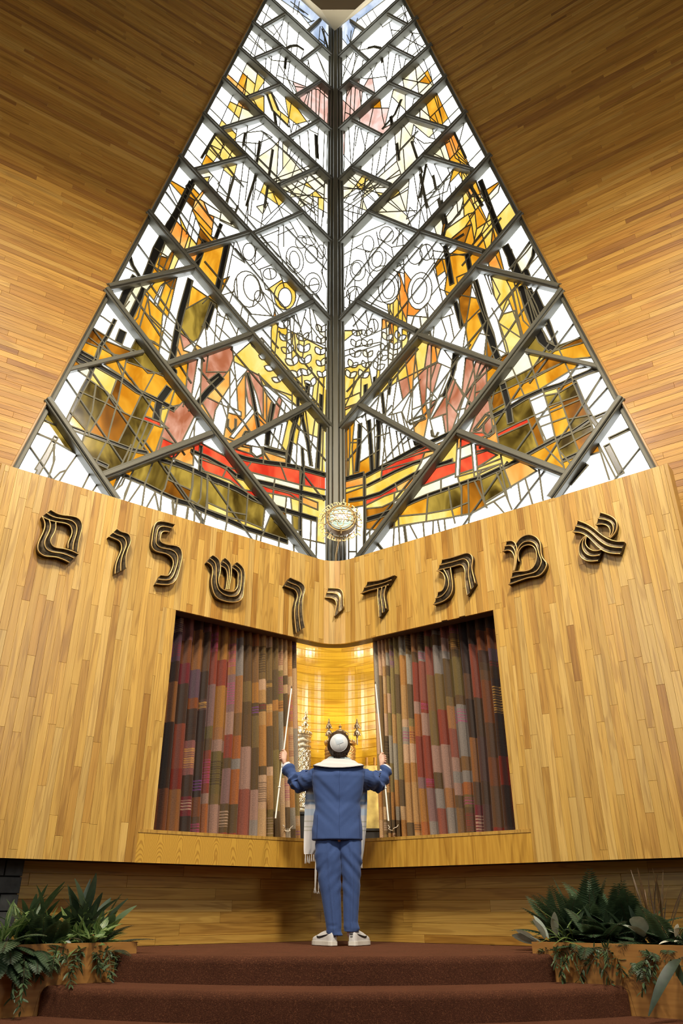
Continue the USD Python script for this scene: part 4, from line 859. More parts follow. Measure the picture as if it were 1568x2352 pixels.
def glassmat(name, c0, c1, scale=3.0, trans=1.0, lo=0.35, hi=0.65, spec=0.5):
    """Clear coloured glass with streaks from c0 to c1; daylight passes through it."""
    nodes = {'g': ('geometry', {}), 'n': ('noise_texture', {'scale': scale, 'detail': 3.0, 'distortion': 0.8}), 'oi': ('object_info', {}),
             'mp': ('mapping', {'scale': (1.0, 1.0, 0.5)}), 'r': ('rgb_ramp', {'ramp': [(lo, c0), (hi, c1)]}),
             't': ('transparent_bsdf', {}), 'gl': ('glossy_bsdf', {'color': (0.9, 0.9, 0.9), 'roughness': 0.12}), 'fr': ('fresnel', {'IOR': 1.45}), 'bk': ('math', {'math_type': 'subtract', 'value1': 1.0}), 'fm': ('math', {'math_type': 'multiply'}), 'm': ('mix_closure', {})}
    return mat(name, nodes, [('g.position', 'mp.vector'), ('mp.vector', 'n.vector'), ('n.fac', 'r.fac'), ('r.color', 't.color'), ('g.backfacing', 'bk.value2'), ('fr.fac', 'fm.value1'), ('bk.value', 'fm.value2'), ('fm.value', 'm.fac'), ('t.BSDF', 'm.closure1'), ('gl.BSDF', 'm.closure2')], surface='m.closure')


def seen(c):
    """Glass colour that (light crosses two faces) shows as the sRGB colour c against the overcast sky."""
    return tuple(min(1.0, ((((v / 255 + 0.055) / 1.055) ** 2.4) / k) ** 0.5) for v, k in zip(c, (2.95, 3.15, 3.2)))


GLASS = {k: glassmat('glass_' + n, seen(a), seen(b), sc) for k, n, a, b, sc in (
    ('L', 'pale_blue', (150, 172, 202), (222, 233, 245), 3), ('G', 'cream', (240, 228, 182), (250, 246, 230), 3), ('Y', 'yellow', (240, 190, 66), (250, 222, 138), 4),
    ('A', 'amber', (196, 124, 18), (240, 184, 58), 3.5), ('B', 'brown', (92, 52, 10), (188, 120, 28), 3.5), ('O', 'olive', (62, 47, 12), (172, 146, 60), 4), ('R', 'red', (206, 52, 32), (236, 104, 64), 4),
    ('P', 'peach', (230, 138, 50), (247, 192, 108), 4), ('S', 'salmon', (166, 98, 66), (214, 162, 136), 4.5), ('Z', 'rose', (214, 166, 150), (238, 214, 204), 5), ('V', 'mauve', (146, 108, 94), (204, 184, 174), 5))}
GLASS['W'] = glassmat('glass_white', (0.95, 0.96, 0.97), (1.0, 1.0, 1.0))
BLACK = plain('glass_black', (0.012, 0.012, 0.011), 0.25)
LEAD = plain('lead_came', (0.14, 0.125, 0.075), 0.55, 0.2)
STEEL = plain('painted_steel', (0.125, 0.118, 0.084), 0.42, 0.15)

BEAMS = {-1: dict(diag=[((600, -6), (757, 139)), ((572, 60), (757, 218)), ((542, 120), (756, 311)), ((505, 189), (756, 423)), ((460, 270), (756, 566)), ((405, 368), (755, 747)), ((334, 496), (752, 989)), ((238, 674), (736, 1322)), ((104, 926), (262, 1157))],
                  cross=[((596, 72), (646, 43)), ((697, 84), (730, 53)), ((579, 144), (642, 117)), ((687, 148), (730, 115)), ((560, 234), (637, 203)), ((670, 230), (730, 194)), ((505, 304), (598, 275)), ((656, 325), (725, 285)), ((443, 399), (560, 368)), ((634, 433), (725, 392)),
                         ((418, 588), (566, 543)), ((574, 545), (687, 496)), ((243, 668), (440, 623)), ((568, 768), (714, 699)), ((376, 846), (571, 775)), ((517, 1036), (706, 934)), ((223, 1103), (478, 1004))],
                  thin=[((147, 855), (326, 811))],
                  saddle=[((145, 860), (283, 1063)), ((205, 845), (350, 1055)), ((206, 745), (300, 870)), ((300, 868), (425, 1045)), ((60, 1014), (122, 1103)), ((301, 668), (440, 880)), ((348, 657), (470, 830)), ((305, 545), (375, 640)), ((455, 845), (560, 970)), ((560, 970), (620, 1060)),
                          ((530, 800), (690, 990)), ((600, 775), (740, 940)), ((380, 440), (470, 560)), ((430, 430), (560, 600)), ((500, 420), (640, 590)), ((470, 600), (640, 800)), ((540, 570), (690, 750)), ((600, 545), (745, 700)), ((655, 520), (750, 620)), ((440, 1040), (530, 1170)), ((530, 1170), (580, 1240)),
                          ((330, 1010), (480, 1222)), ((620, 990), (745, 1150)), ((670, 960), (750, 1060)), ((640, 760), (745, 890)), ((480, 330), (560, 430)), ((560, 330), (700, 470)), ((600, 300), (745, 430)), ((380, 1070), (470, 1200))]),
         1: dict(diag=[((940, -6), (784, 139)), ((966, 50), (784, 218)), ((998, 112), (785, 306)), ((1032, 184), (785, 423)), ((1078, 266), (786, 565)), ((1133, 366), (787, 744)), ((1203, 499), (789, 989)), ((1296, 676), (803, 1324)), ((1432, 923), (1270, 1152))],
                 cross=[((811, 57), (845, 81)), ((897, 43), (945, 69)), ((814, 115), (852, 148)), ((900, 115), (957, 144)), ((811, 194), (869, 227)), ((902, 201), (976, 232)), ((816, 285), (883, 320)), ((941, 275), (1031, 304)), ((818, 395), (902, 433)), ((979, 366), (1089, 399)),
                        ((851, 494), (968, 542)), ((970, 540), (1117, 588)), ((825, 699), (964, 769)), ((1096, 620), (1290, 668)), ((966, 777), (1161, 848)), ((832, 937), (1015, 1040)), ((1060, 1000), (1309, 1097))],
                 thin=[((1210, 809), (1387, 848))],
                 saddle=[((1386, 858), (1249, 1063)), ((1325, 840), (1185, 1036)), ((1323, 735), (1215, 880)), ((1280, 760), (1100, 1030)), ((1235, 660), (1060, 920)), ((1190, 650), (1040, 830)), ((1483, 1012), (1408, 1106)), ((1404, 880), (1350, 940)), ((1165, 1060), (1040, 1240)), ((1250, 1082), (1150, 1210)), ((1310, 1110), (1280, 1150)),
                         ((1225, 545), (1168, 620)), ((960, 1080), (840, 1230)), ((1020, 900), (880, 1060)), ((960, 800), (830, 960)), ((900, 930), (795, 1060)), ((1080, 790), (950, 960)), ((1100, 600), (960, 780)), ((1040, 560), (890, 750)), ((970, 560), (810, 750)), ((900, 530), (795, 660)), ((1150, 500), (1060, 610)),
                         ((1090, 440), (960, 610)), ((1040, 390), (900, 560)), ((960, 300), (810, 460)), ((900, 780), (795, 900)), ((1000, 330), (880, 450))])}


edge_grid()


def plane_of(sg):
    def f(p):
        d = ray(p[0], p[1]); sa, ca = math.sin(WALL.a), math.cos(WALL.a)
        n = np.array([-sg * ca, -sa]); c = np.array([0, WALL.y0]) + n * GLASS_OFF
        t = (n @ c) / (n @ d[:2]); q = d[:2] * t
        return (float(np.array([sg * sa, -ca]) @ (q - c)), CAMZ + d[2] * t)     # u: metres from the corner, z
    return f


def place(sg, V):
    """(u, z, out) to the world; out = metres towards the room from the glass plane."""
    V = np.asarray(V, float); sa, ca = math.sin(WALL.a), math.cos(WALL.a)
    n = np.array([-sg * ca, -sa]); c = np.array([0, WALL.y0]) + n * GLASS_OFF; e = np.array([sg * sa, -ca])
    q = c + V[:, :1] * e + V[:, 2:] * n
    return np.column_stack([q, V[:, 1]])


def window(sg, name, label):
    W_ = structure(name, label, 'window'); f = plane_of(sg)
    outer = lambda z: -edge(z) + 0.0
    zt = 15.7
    frame = Polygon([(0.10, 3.6), (outer(3.6) - 0.05, 3.6), (outer(zt) - 0.05, zt), (0.10, zt)])
    mine = lambda pts: np.mean([p[0] for p in pts]) * sg > CX * sg + 4 * 0
    lines, ends = [], []
    for l in LINES:
        if mine(l) and len(l) > 1:
            q = [np.array(f(p)) for p in l]
            if np.linalg.norm(q[0] - q[-1]) > 1e-6:      # run the ends on a little so that they meet
                lines.append(LineString(q)); ends.append(len(lines) - 1)
            else:
                lines.append(LineString(q))
    bands = []
    for w, l in BANDS:
        if mine(l):
            m = l[len(l) // 2]; a, b = np.array(f(m)), np.array(f((m[0] + 1, m[1])))
            scale = 0.5 * (np.linalg.norm(b - a) + np.linalg.norm(np.array(f((m[0], m[1] + 1))) - a))
            bands.append(LineString([f(p) for p in l]).buffer(w * scale / 2 * (0.62 if m[1] < 330 else 0.8 if m[1] < 560 else 1.0), cap_style=2, join_style=1, quad_segs=2).intersection(frame))
    B = BEAMS[sg]; bl = []
    for k in ('diag', 'cross', 'thin'):
        bl += [LineString([f(p), f(q)]) for p, q in B[k]]
    # every lead line runs on until it meets another one, a band or a beam
    others = lines + [g.boundary for g in bands if g.area > 1e-5] + bl + [frame.exterior]
    finder = STRtree(others)
    for i in ends:
        q = [np.array(p) for p in lines[i].coords]
        for a, b in ((0, 1), (-1, -2)):
            d = q[a] - q[b]; d /= max(np.linalg.norm(d), 1e-9)
            ray_ = LineString([q[a] - d * 0.004, q[a] + d * 0.34]); best = None
            for j in finder.query(ray_):
                if j != i:
                    x = ray_.intersection(others[j])
                    for g in (x.geoms if hasattr(x, 'geoms') else [x]):
                        if not g.is_empty:
                            t = np.linalg.norm(np.array(g.coords[0]) - (q[a] - d * 0.004))
                            best = t if best is None else min(best, t)
            q[a] = q[a] + d * (0.012 if best is None else best - 0.004 + 0.002)
        lines[i] = LineString(q)
    net = unary_union([frame.exterior] + lines + [l for l in bl])
    black = unary_union([b for b in bands if b.area > 1e-5])
    net = unary_union([net.difference(black.buffer(-1e-4)), black.boundary])
    cells = [c for c in polygonize(net)]
    lead_w = 0.0085
    lead = unary_union([l.buffer(lead_w * np.interp(l.centroid.y, [4.5, 6.5, 9.0], [1.0, 0.85, 0.62]), cap_style=2, join_style=2, quad_segs=1) for l in lines] + [black.boundary.buffer(lead_w * 0.75, join_style=2, quad_segs=1)]).intersection(frame)
    spots = [(c, Point(f(p))) for c, p in SPOTS if (p[0] - CX) * sg > 0]
    sp = np.array([(p.x, p.y) for c, p in spots])
    panes = []
    tree = STRtree([p for c, p in spots])
    for c in cells:
        r = c.representative_point()
        if black.contains(r):
            code = 'K'
        else:
            inside = [spots[i][0] for i in tree.query(c) if c.contains(spots[i][1])]
            if inside:
                code = max(set(inside), key=inside.count)
            else:
                d = np.linalg.norm(sp - [r.x, r.y], axis=1); code = spots[int(np.argmin(d))][0]
        if c.area > 2e-5:
            panes.append((c.area / max(1.0, (r.y - 1.0)) ** 1.0, c, code))
    panes.sort(key=lambda p: -p[0])
    rest = {}
    for i, (a, c, code) in enumerate(panes):
        c = c.buffer(0)
        if c.is_empty:
            continue
        m = extr(c, 0.006); v = m.vertices; v = place(sg, np.column_stack([v[:, 0], v[:, 1], v[:, 2] - 0.006]))
        m2 = tri(v, m.faces); m2.fix_normals()
        if i < 300:
            obj('pane', m2, BLACK if code == 'K' else GLASS[code], W_)
        else:
            rest.setdefault(code, []).append(m2)
    for code, ms in rest.items():
        obj('small_panes', cat_mesh(ms), BLACK if code == 'K' else GLASS[code], W_, kind='stuff')
    m = extr(lead, 0.012); v = m.vertices; m2 = tri(place(sg, np.column_stack([v[:, 0], v[:, 1], v[:, 2] - 0.003])), m.faces); m2.fix_normals()
    obj('lead_came', m2, LEAD, W_)
    nn = place(sg, [(0, 0, 1.0)])[0] - place(sg, [(0, 0, 0.0)])[0]
    P = lambda p, out: place(sg, [(*f(p), out)])[0]
    for k, w, d, nm in (('diag', 0.088, 0.12, 'diagonal_beam'), ('cross', 0.088, 0.11, 'cross_beam'), ('thin', 0.05, 0.07, 'tee_bar'), ('saddle', 0.02, 0.03, 'saddle_bar')):
        for p, q in B[k]:
            w2 = w * float(np.interp(0.5 * (f(p)[1] + f(q)[1]), [6.0, 11.0], [1.0, 0.72])) if k in ('diag', 'cross') else w
            obj(nm, beam(P(p, d / 2 - 0.02), P(q, d / 2 - 0.02), nn, w2, d, 0.008), STEEL, W_)
            if k in ('diag', 'cross'):           # raised rib along the face
                obj(nm + '_rib', beam(P(p, d - 0.01), P(q, d - 0.01), nn, w2 * 0.52, 0.03, 0.006), STEEL, W_)
    a, b = place(sg, [(outer(3.6) - 0.035, 3.6, 0.01)])[0], place(sg, [(outer(zt) - 0.035, zt, 0.01)])[0]
    obj('frame_bar', beam(a, b, nn, 0.07, 0.085, 0.008), STEEL, W_)
    a, b = place(sg, [(outer(3.6) - 0.016, 3.6, 0.04)])[0], place(sg, [(outer(zt) - 0.016, zt, 0.04)])[0]
    obj('frame_bead', beam(a, b, nn, 0.02, 0.07, 0.004), STEEL, W_)
    return panes, lead


PANES = {sg: window(sg, 'window_%d' % k, f'tall triangular stained-glass window {w} of the central steel post, amber, white and red') for sg, k, w in ((-1, 1, 'left'), (1, 2, 'right'))}
post = structure('trim_3', 'tall dark steel post with ribs between the two stained-glass windows', 'post')
for x, y, w, d in ((0, 7.93, 0.075, 0.14), (-0.062, 7.95, 0.045, 0.10), (0.062, 7.95, 0.045, 0.10), (-0.105, 7.95, 0.03, 0.06), (0.105, 7.95, 0.03, 0.06)):
    obj('post_rib', beam((x + 0.015, y, 3.9), (x + 0.015, y, 14.6), (0, -1, 0), w, d, 0.01), STEEL, post)
obj('post_backing', boxm(0.015, 8.03, 9.7, 0.25, 0.03, 12), STEEL, post)

# ------------------------------------------------------------------ bronze letters on the screen
BRONZE = mat('bronze', {'g': ('geometry', {}), 'n': ('noise_texture', {'scale': 28.0, 'detail': 4.0}), 'r': ('rgb_ramp', {'ramp': [(0.35, (0.030, 0.022, 0.013)), (0.75, (0.12, 0.085, 0.045))]}),
                        'p': ('principled_bsdf', {'metallic': 0.75, 'roughness': 0.45})}, [('g.position', 'n.vector'), ('n.fac', 'r.fac'), ('r.color', 'p.base_color')])
BRIGHT = mat('bronze_bright', {'g': ('geometry', {}), 'n': ('noise_texture', {'scale': 28.0, 'detail': 4.0}), 'r': ('rgb_ramp', {'ramp': [(0.35, (0.16, 0.12, 0.07)), (0.75, (0.40, 0.31, 0.18))]}),
                               'p': ('principled_bsdf', {'metallic': 0.7, 'roughness': 0.4})}, [('g.position', 'n.vector'), ('n.fac', 'r.fac'), ('r.color', 'p.base_color')])
BRASS = plain('brass_ridge', (0.62, 0.42, 0.16), 0.38, 0.75)
SA, SB, SC = (50, 1130, 2.851), (600, 1130, 3.92), (950, 1130, 2.851)
LETTERS = [
    ('alef', 'first from the right', SC, ['1073,188 1130,210 1190,250 1240,290 1290,315 1340,325 1377,325|1040,262 1090,268 1140,295 1190,345 1240,385 1295,402 1350,405',
                                          '1220,135 1280,155 1320,185 1330,225 1315,270 1285,305|1190,215 1240,212 1270,225 1285,255 1280,290 1277,301',
                                          '1132,282 1095,320 1080,370 1090,420 1130,450 1205,450|1134,286 1123,330 1140,365 1170,383 1200,385 1228,378']),
    ('mem', 'second from the right', SC, ['662,355 690,310 740,282 790,290 825,330 832,390 848,440 868,466 850,520 825,545 760,560 690,582 620,607|690,455 683,410 705,365 745,347 780,355 800,385 803,425 795,470 775,500 745,515 700,520 665,523 645,530',
                                          '582,390 620,382 648,400 660,440 655,490 650,520|607,325 645,322 668,345 674,400 672,450 657,518']),
    ('tav', 'third from the right', SC, ['185,445 250,430 320,408 360,402 382,425 380,490 390,550 402,597|150,517 210,500 270,485 310,478 330,500 335,560 340,620 348,678',
                                         '150,517 185,530 203,565 200,610 185,645 158,657|240,497 247,550 253,610 245,665 210,705 127,737']),
    ('dalet', 'fourth from the right', SB, ['955,810 1040,800 1120,780 1197,748|893,915 980,885 1060,865 1145,835', '1050,866 1045,930 1055,1030 1058,1130|1122,850 1105,920 1115,1000 1122,1050']),
    ('yod', 'small and brightest, over mid-ark', SB, ['602,865 660,868 710,878 730,905 738,970 742,1038|570,950 630,955 660,970 675,1000 668,1060 655,1120']),
    ('final nun', 'long straight one left of the middle', SB, ['260,772 310,795 360,820 388,855 380,930 370,1030 375,1130 390,1220|213,845 265,865 305,885 322,915 315,980 300,1080 305,1180 315,1270']),
    ('shin', 'with three upright arms, fourth from the left', SA, ['1213,460 1240,480 1250,520 1243,570 1250,640 1275,690 1330,715 1390,722 1440,700 1452,640 1460,560 1450,500 1408,460|1250,415 1285,440 1300,480 1297,530 1288,580 1305,630 1345,648 1380,652 1408,630 1415,570 1412,525 1378,497',
                                                                       '1330,432 1365,470 1372,520 1365,580 1355,642|1302,485 1330,500 1345,540 1343,590 1335,642']),
    ('lamed', 'tall S-shaped one, third from the left', SA, ['1003,213 940,196 885,198 862,245 853,310 852,360 885,391 935,402 975,425 992,462 982,508 962,543 938,548 910,545|965,262 935,258 915,268 908,290 905,310 912,328 945,343 990,350 1033,366 1050,410 1042,465 1020,550 975,604 878,602']),
    ('vav', 'second from the left', SA, ['623,243 655,262 695,275 713,305 700,360 683,420 683,500|570,292 610,308 640,325 652,350 640,410 618,470 610,537']),
    ('final mem', 'closed square one at the far left', SA, ['190,118 235,143 320,158 375,178 395,215 390,255 372,330 365,395|132,160 175,183 270,203 315,222 328,250 322,290 303,340 303,370',
                                                           '132,160 150,200 148,240 118,310 105,350 108,385 140,415 210,425 265,440 312,462|222,200 222,235 200,290 188,325 205,355 260,370 320,385 372,408'])]


def resample(p, n):
    p = np.asarray(p, float); from scipy.interpolate import CubicSpline
    d = np.arange(len(p)) * 1.0 if len(p) == 14 else np.concatenate([[0], np.cumsum(np.linalg.norm(np.diff(p, axis=0), axis=1))]); q = np.linspace(0, d[-1], n)
    if len(p) < 3:
        return np.stack([np.interp(q, d, p[:, i]) for i in range(2)], 1)
    return np.stack([CubicSpline(d, p[:, i], bc_type='natural')(q) for i in range(2)], 1)


for nm, where, (x0, y0, sc), ribbons in LETTERS:
    rb = []
    for r in ribbons:
        a, b = ([(x0 + float(u) / sc, y0 + float(v) / sc) for u, v in (q.split(',') for q in h.split())] for h in r.split('|'))
        rb.append((a, b))
    allp = np.array([p for a, b in rb for p in a + b]); c = allp.mean(0); s_c, z_c = BAND.sz(c[0], c[1], 0.075)
    n2 = BAND.nrm(s_c); n3 = np.array([n2[0], n2[1], 0]); O = BAND.pt(s_c, z_c, 0.075); e = np.array([-n2[1], n2[0], 0]);  Zv = np.array([0, 0, 1.0])
    e = e if e[0] > 0 else -e

    def loc(p):
        d = ray(*p); t = (n3 @ (O - [0, 0, CAMZ])) / (n3 @ d); q = np.array([0, 0, CAMZ]) + d * t - O
        return np.array([q @ e, q[2]])
    L = thing('bronze_letter', f'bronze Hebrew letter {nm} on the oak screen, {where}', 'letter', O, group='bronze Hebrew letters of the inscription')
    body = BRIGHT if nm == 'yod' else BRONZE
    W3 = lambda P, o: P[:, :1] * e + P[:, 1:2] * Zv + np.reshape(o, (-1, 1)) * n3
    for a, b in rb:
        N = 34; A, B = resample([loc(p) for p in a], N), resample([loc(p) for p in b], N); M = (A + B) / 2
        # body: two shallow channels between three ridges, 5.4 cm thick
        cols = [(A, -0.054), (A, 0.0), (A * .5 + M * .5, -0.014), (M, -0.004), (M * .5 + B * .5, -0.014), (B, 0.0), (B, -0.054)]
        V = np.concatenate([W3(P, np.full(N, o)) for P, o in cols]); k = len(cols); Fc = []
        for j in range(k):
            j2 = (j + 1) % k
            for i in range(N - 1):
                Fc += [[j * N + i, j * N + i + 1, j2 * N + i + 1], [j * N + i, j2 * N + i + 1, j2 * N + i]]
        for i in (0, N - 1):
            Fc += [[0 + i, j * N + i, (j + 1) * N + i] for j in range(1, k - 1)]
        m = tri(V, Fc); m.fix_normals()
        obj('stroke', m, body, L, smooth=35)
        for P in (A, M, B):
            obj('ridge', tube(W3(P, np.full(N, 0.001)), 0.0062, 6), BRASS, L, smooth=True)

# ------------------------------------------------------------------ ark curtains
CURT = mat('curtain_wool', {'a': ('attribute', {'attribute': 'tint'}), 'uv': ('uvmap', {'attribute': 'st'}), 'm': ('mapping', {'scale': (420.0, 420.0, 1.0)}), 'c': ('checker_texture', {'color1': (0.78, 0.78, 0.78), 'color2': (1.15, 1.15, 1.15), 'scale': 1.0}),
                            'n': ('noise_texture', {'scale': 150.0, 'detail': 2.0}), 'r': ('rgb_ramp', {'ramp': [(0.3, (0.7, 0.7, 0.7)), (0.7, (1.25, 1.25, 1.25))]}), 'x': ('mix', {'mix_type': 'multiply', 'fac': 1.0}), 'y': ('mix', {'mix_type': 'multiply', 'fac': 0.7}),
                            'b': ('bump', {'strength': 0.5, 'distance': 0.003}), 'p': ('principled_bsdf', {'roughness': 0.95, 'sheen_weight': 0.3, 'specular_ior_level': 0.1})},
           [('uv.UV', 'm.vector'), ('m.vector', 'c.vector'), ('a.color', 'x.color1'), ('c.color', 'x.color2'), ('uv.UV', 'n.vector'), ('n.fac', 'r.fac'), ('x.color', 'y.color1'), ('r.color', 'y.color2'), ('y.color', 'p.base_color'), ('n.fac', 'b.height'), ('b.normal', 'p.normal')])
lin = lambda c: tuple(((v / 255 + 0.055) / 1.055) ** 2.4 if v > 10 else v / 255 / 12.92 for v in c)
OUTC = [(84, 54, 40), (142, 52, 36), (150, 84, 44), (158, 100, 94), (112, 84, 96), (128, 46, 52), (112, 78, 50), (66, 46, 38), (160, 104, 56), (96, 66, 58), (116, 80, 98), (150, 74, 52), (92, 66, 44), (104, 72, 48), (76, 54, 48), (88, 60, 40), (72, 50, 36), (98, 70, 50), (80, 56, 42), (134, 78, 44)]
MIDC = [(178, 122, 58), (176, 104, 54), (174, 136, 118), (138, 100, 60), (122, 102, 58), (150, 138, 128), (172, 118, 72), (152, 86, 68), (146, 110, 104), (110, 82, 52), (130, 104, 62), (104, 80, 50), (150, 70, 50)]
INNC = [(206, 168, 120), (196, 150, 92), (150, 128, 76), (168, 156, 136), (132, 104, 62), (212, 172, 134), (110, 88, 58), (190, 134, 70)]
ACC = [(164, 60, 110), (206, 156, 72), (50, 34, 30), (126, 66, 136), (128, 40, 48), (190, 160, 136)]


def curtain(sg, name, label, s_in_top, s_in_bot, seed):
    r = random.Random(seed); z0, z1 = OZ0 + 0.012, 3.34; s_out = 1.93
    NU, NV = 330, 330
    # folds: wide at the jamb, gathered near the opening
    edges = [0.0]
    while edges[-1] < 1:
        t = edges[-1]; edges.append(t + (0.074 - 0.044 * t ** 1.5) * r.uniform(0.8, 1.2))
    edges = np.array(edges) / edges[-1]; nf = len(edges) - 1
    # woven blocks: neighbouring warp stripes share weft bands, each with its own yarn
    stripes, cuts = [], []
    for k in range(nf):
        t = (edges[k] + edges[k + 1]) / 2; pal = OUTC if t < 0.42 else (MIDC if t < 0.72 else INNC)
        if k % 2 == 0 or not cuts:
            cuts = [z0 - 0.3 * r.random()]
            while cuts[-1] < z1:
                cuts.append(cuts[-1] + r.uniform(0.07, 0.40))
        blocks = []
        for a, b in zip(cuts, cuts[1:]):
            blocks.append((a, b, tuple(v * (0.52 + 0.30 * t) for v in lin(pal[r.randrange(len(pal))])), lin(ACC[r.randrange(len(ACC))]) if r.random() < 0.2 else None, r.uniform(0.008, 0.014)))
        stripes.append(blocks)
    T = np.linspace(0, 1, NU); Z = np.linspace(z0, z1, NV); fold = np.clip(np.searchsorted(edges, T, 'right') - 1, 0, nf - 1)
    loc_ = (T - edges[fold]) / (edges[fold + 1] - edges[fold]); amp = np.interp(T, [0, 0.5, 1], [0.085, 0.065, 0.036])
    V, C, U = [], [], []
    for j, z in enumerate(Z):
        f = (z - z0) / (z1 - z0); s_in = s_in_bot + (s_in_top - s_in_bot) * f
        wob = 0.012 * np.sin(6 * T + 2.2 * f + seed) * (1 - f)
        ss = sg * (s_out + (s_in - s_out) * (T + 0.012 * np.sin(9 * T + 3 * f) * (1 - f) * T * (1 - T) * 4))
        off = -0.20 + 0.075 * np.clip((T - 0.45) / 0.4, 0, 1) + amp * (np.clip(1.25 * np.sin(math.pi * np.clip((loc_ + 0.04 * np.sin(3 * f + fold) - 0.19) / 0.62, 0, 1)), 0, 1) ** 0.7 - 0.45) * (0.85 + 0.15 * (1 - f)) + wob
        for i in range(NU):
            p = BAND.pt(ss[i], z, 0.0); n = BAND.nrm(sg * max(abs(ss[i]), 0.2)); V.append((p[0] + n[0] * off[i], p[1] + n[1] * off[i], z))
            b = next((b for b in stripes[fold[i]] if b[0] <= z < b[1]), stripes[fold[i]][-1]); c = b[2]
            if b[3] is not None and int((z - b[0]) / b[4]) % 2 == 0 and 0.2 < (z - b[0]) / (b[1] - b[0]) < 0.8:
                c = tuple(0.55 * x + 0.45 * y for x, y in zip(b[3], c))
            C.append(c); U.append((T[i] * 1.9, z))
    idx = np.arange(NU * NV).reshape(NV, NU); a, b, c, d = idx[:-1, :-1].ravel(), idx[:-1, 1:].ravel(), idx[1:, 1:].ravel(), idx[1:, :-1].ravel()
    Fc = np.vstack([np.stack([a, b, c], 1), np.stack([a, c, d], 1)])
    Fc = Fc if sg < 0 else Fc[:, ::-1]
    X = thing(name, label, 'curtain')
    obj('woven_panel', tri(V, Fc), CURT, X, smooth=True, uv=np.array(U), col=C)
    # hem tape and cord at the gathered inner edge
    q = [V[k * NU + NU - 1] for k in range(0, NV, 8)]
    obj('edge_hem', tube(np.array(q) + [0, -0.002, 0], 0.006, 6), plain('hem_%s' % name + str(seed), lin((196, 150, 92)), 0.9), X, smooth=True)
    cord = [np.array(V[NU - 20 - i]) + [0.0, -0.06, 0.10 - 0.05 * math.sin(math.pi * i / 24)] for i in range(0, 25, 3)]
    obj('tie_cord', tube(cord, 0.004, 6), plain('cord_%d' % seed, (0.75, 0.68, 0.55), 0.9), X, smooth=True)
    return X


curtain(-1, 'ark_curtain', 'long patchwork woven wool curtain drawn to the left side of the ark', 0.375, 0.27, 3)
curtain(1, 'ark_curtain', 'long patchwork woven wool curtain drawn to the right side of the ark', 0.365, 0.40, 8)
RAIL = plain('rail_metal', (0.2, 0.19, 0.17), 0.4, 0.8)

# ------------------------------------------------------------------ wands held by the boy
IVORY = plain('ivory_paint', (0.80, 0.76, 0.66), 0.35)
WL = [at(669, 1582, 7.31), at(632.5, 1880, 6.98)]
WR = [at(862, 1572, 7.32), at(892, 1886, 6.98)]
for P, side in ((WL, 'left'), (WR, 'right')):
    w = thing('curtain_wand', f'thin ivory curtain wand held in the {side} hand of the boy', 'wand')
    a, b = P
    obj('rod', tube([a, a + (b - a) * 0.5, b], 0.0075, 10), IVORY, w, smooth=40)
    q = a + (b - a) * 0.78
    obj('collar', tube([q - (b - a) * 0.004, q + (b - a) * 0.004], 0.013, 10), IVORY, w, smooth=40)
    obj('hook', tube([a, a + [0, 0.02, 0.03], a + [0, 0.05, 0.035], a + [0, 0.06, 0.015]], 0.004, 6), RAIL, w, smooth=True)

# ------------------------------------------------------------------ scrolls in the ark
SILVER = plain('silver_gilt', (0.72, 0.62, 0.42), 0.34, 0.95)
SILVERD = plain('silver_dark', (0.30, 0.24, 0.17), 0.35, 0.9)
COPPER = plain('copper_gilt', (0.42, 0.27, 0.13), 0.36, 0.9)
GOLDV = mat('gold_velvet', {'g': ('geometry', {}), 'n': ('noise_texture', {'scale': 9.0, 'detail': 3.0}), 'r': ('rgb_ramp', {'ramp': [(0.3, (0.30, 0.20, 0.04)), (0.7, (0.56, 0.42, 0.11))]}), 'p': ('principled_bsdf', {'roughness': 0.7, 'sheen_weight': 0.6})},
            [('g.position', 'n.vector'), ('n.fac', 'r.fac'), ('r.color', 'p.base_color')])
BLACKP = plain('black_paint', (0.012, 0.011, 0.010), 0.5)


def finial(parent, x, y, z, h, mt, bells=True, name='finial'):
    pr = [(0.010, 0), (0.009, .25), (0.014, .27), (0.010, .29), (0.030, .36), (0.036, .43), (0.028, .50), (0.012, .55), (0.010, .58), (0.026, .63), (0.032, .69), (0.024, .75), (0.012, .80), (0.016, .82), (0.006, .88), (0.009, .92), (0.003, .95), (0.001, 1.0)]
    m = lathe([(r * h / 0.30, q * h) for r, q in pr], 16); m.apply_translation((x, y, z))
    f = obj(name, m, mt, parent, smooth=40)
    if bells:
        for zz, rr in ((.43, .040), (.69, .035)):
            for k in range(6):
                a = k * math.pi / 3 + 0.3; q = np.array([x + rr * h / .3 * math.cos(a), y + rr * h / .3 * math.sin(a), z + zz * h])
                b = lathe([(0.001, -0.028), (0.006, -0.024), (0.005, -0.016), (0.0015, -0.012), (0.0012, 0.0)], 8); b.apply_translation(q)
                obj('bell', b, mt, f, smooth=40)


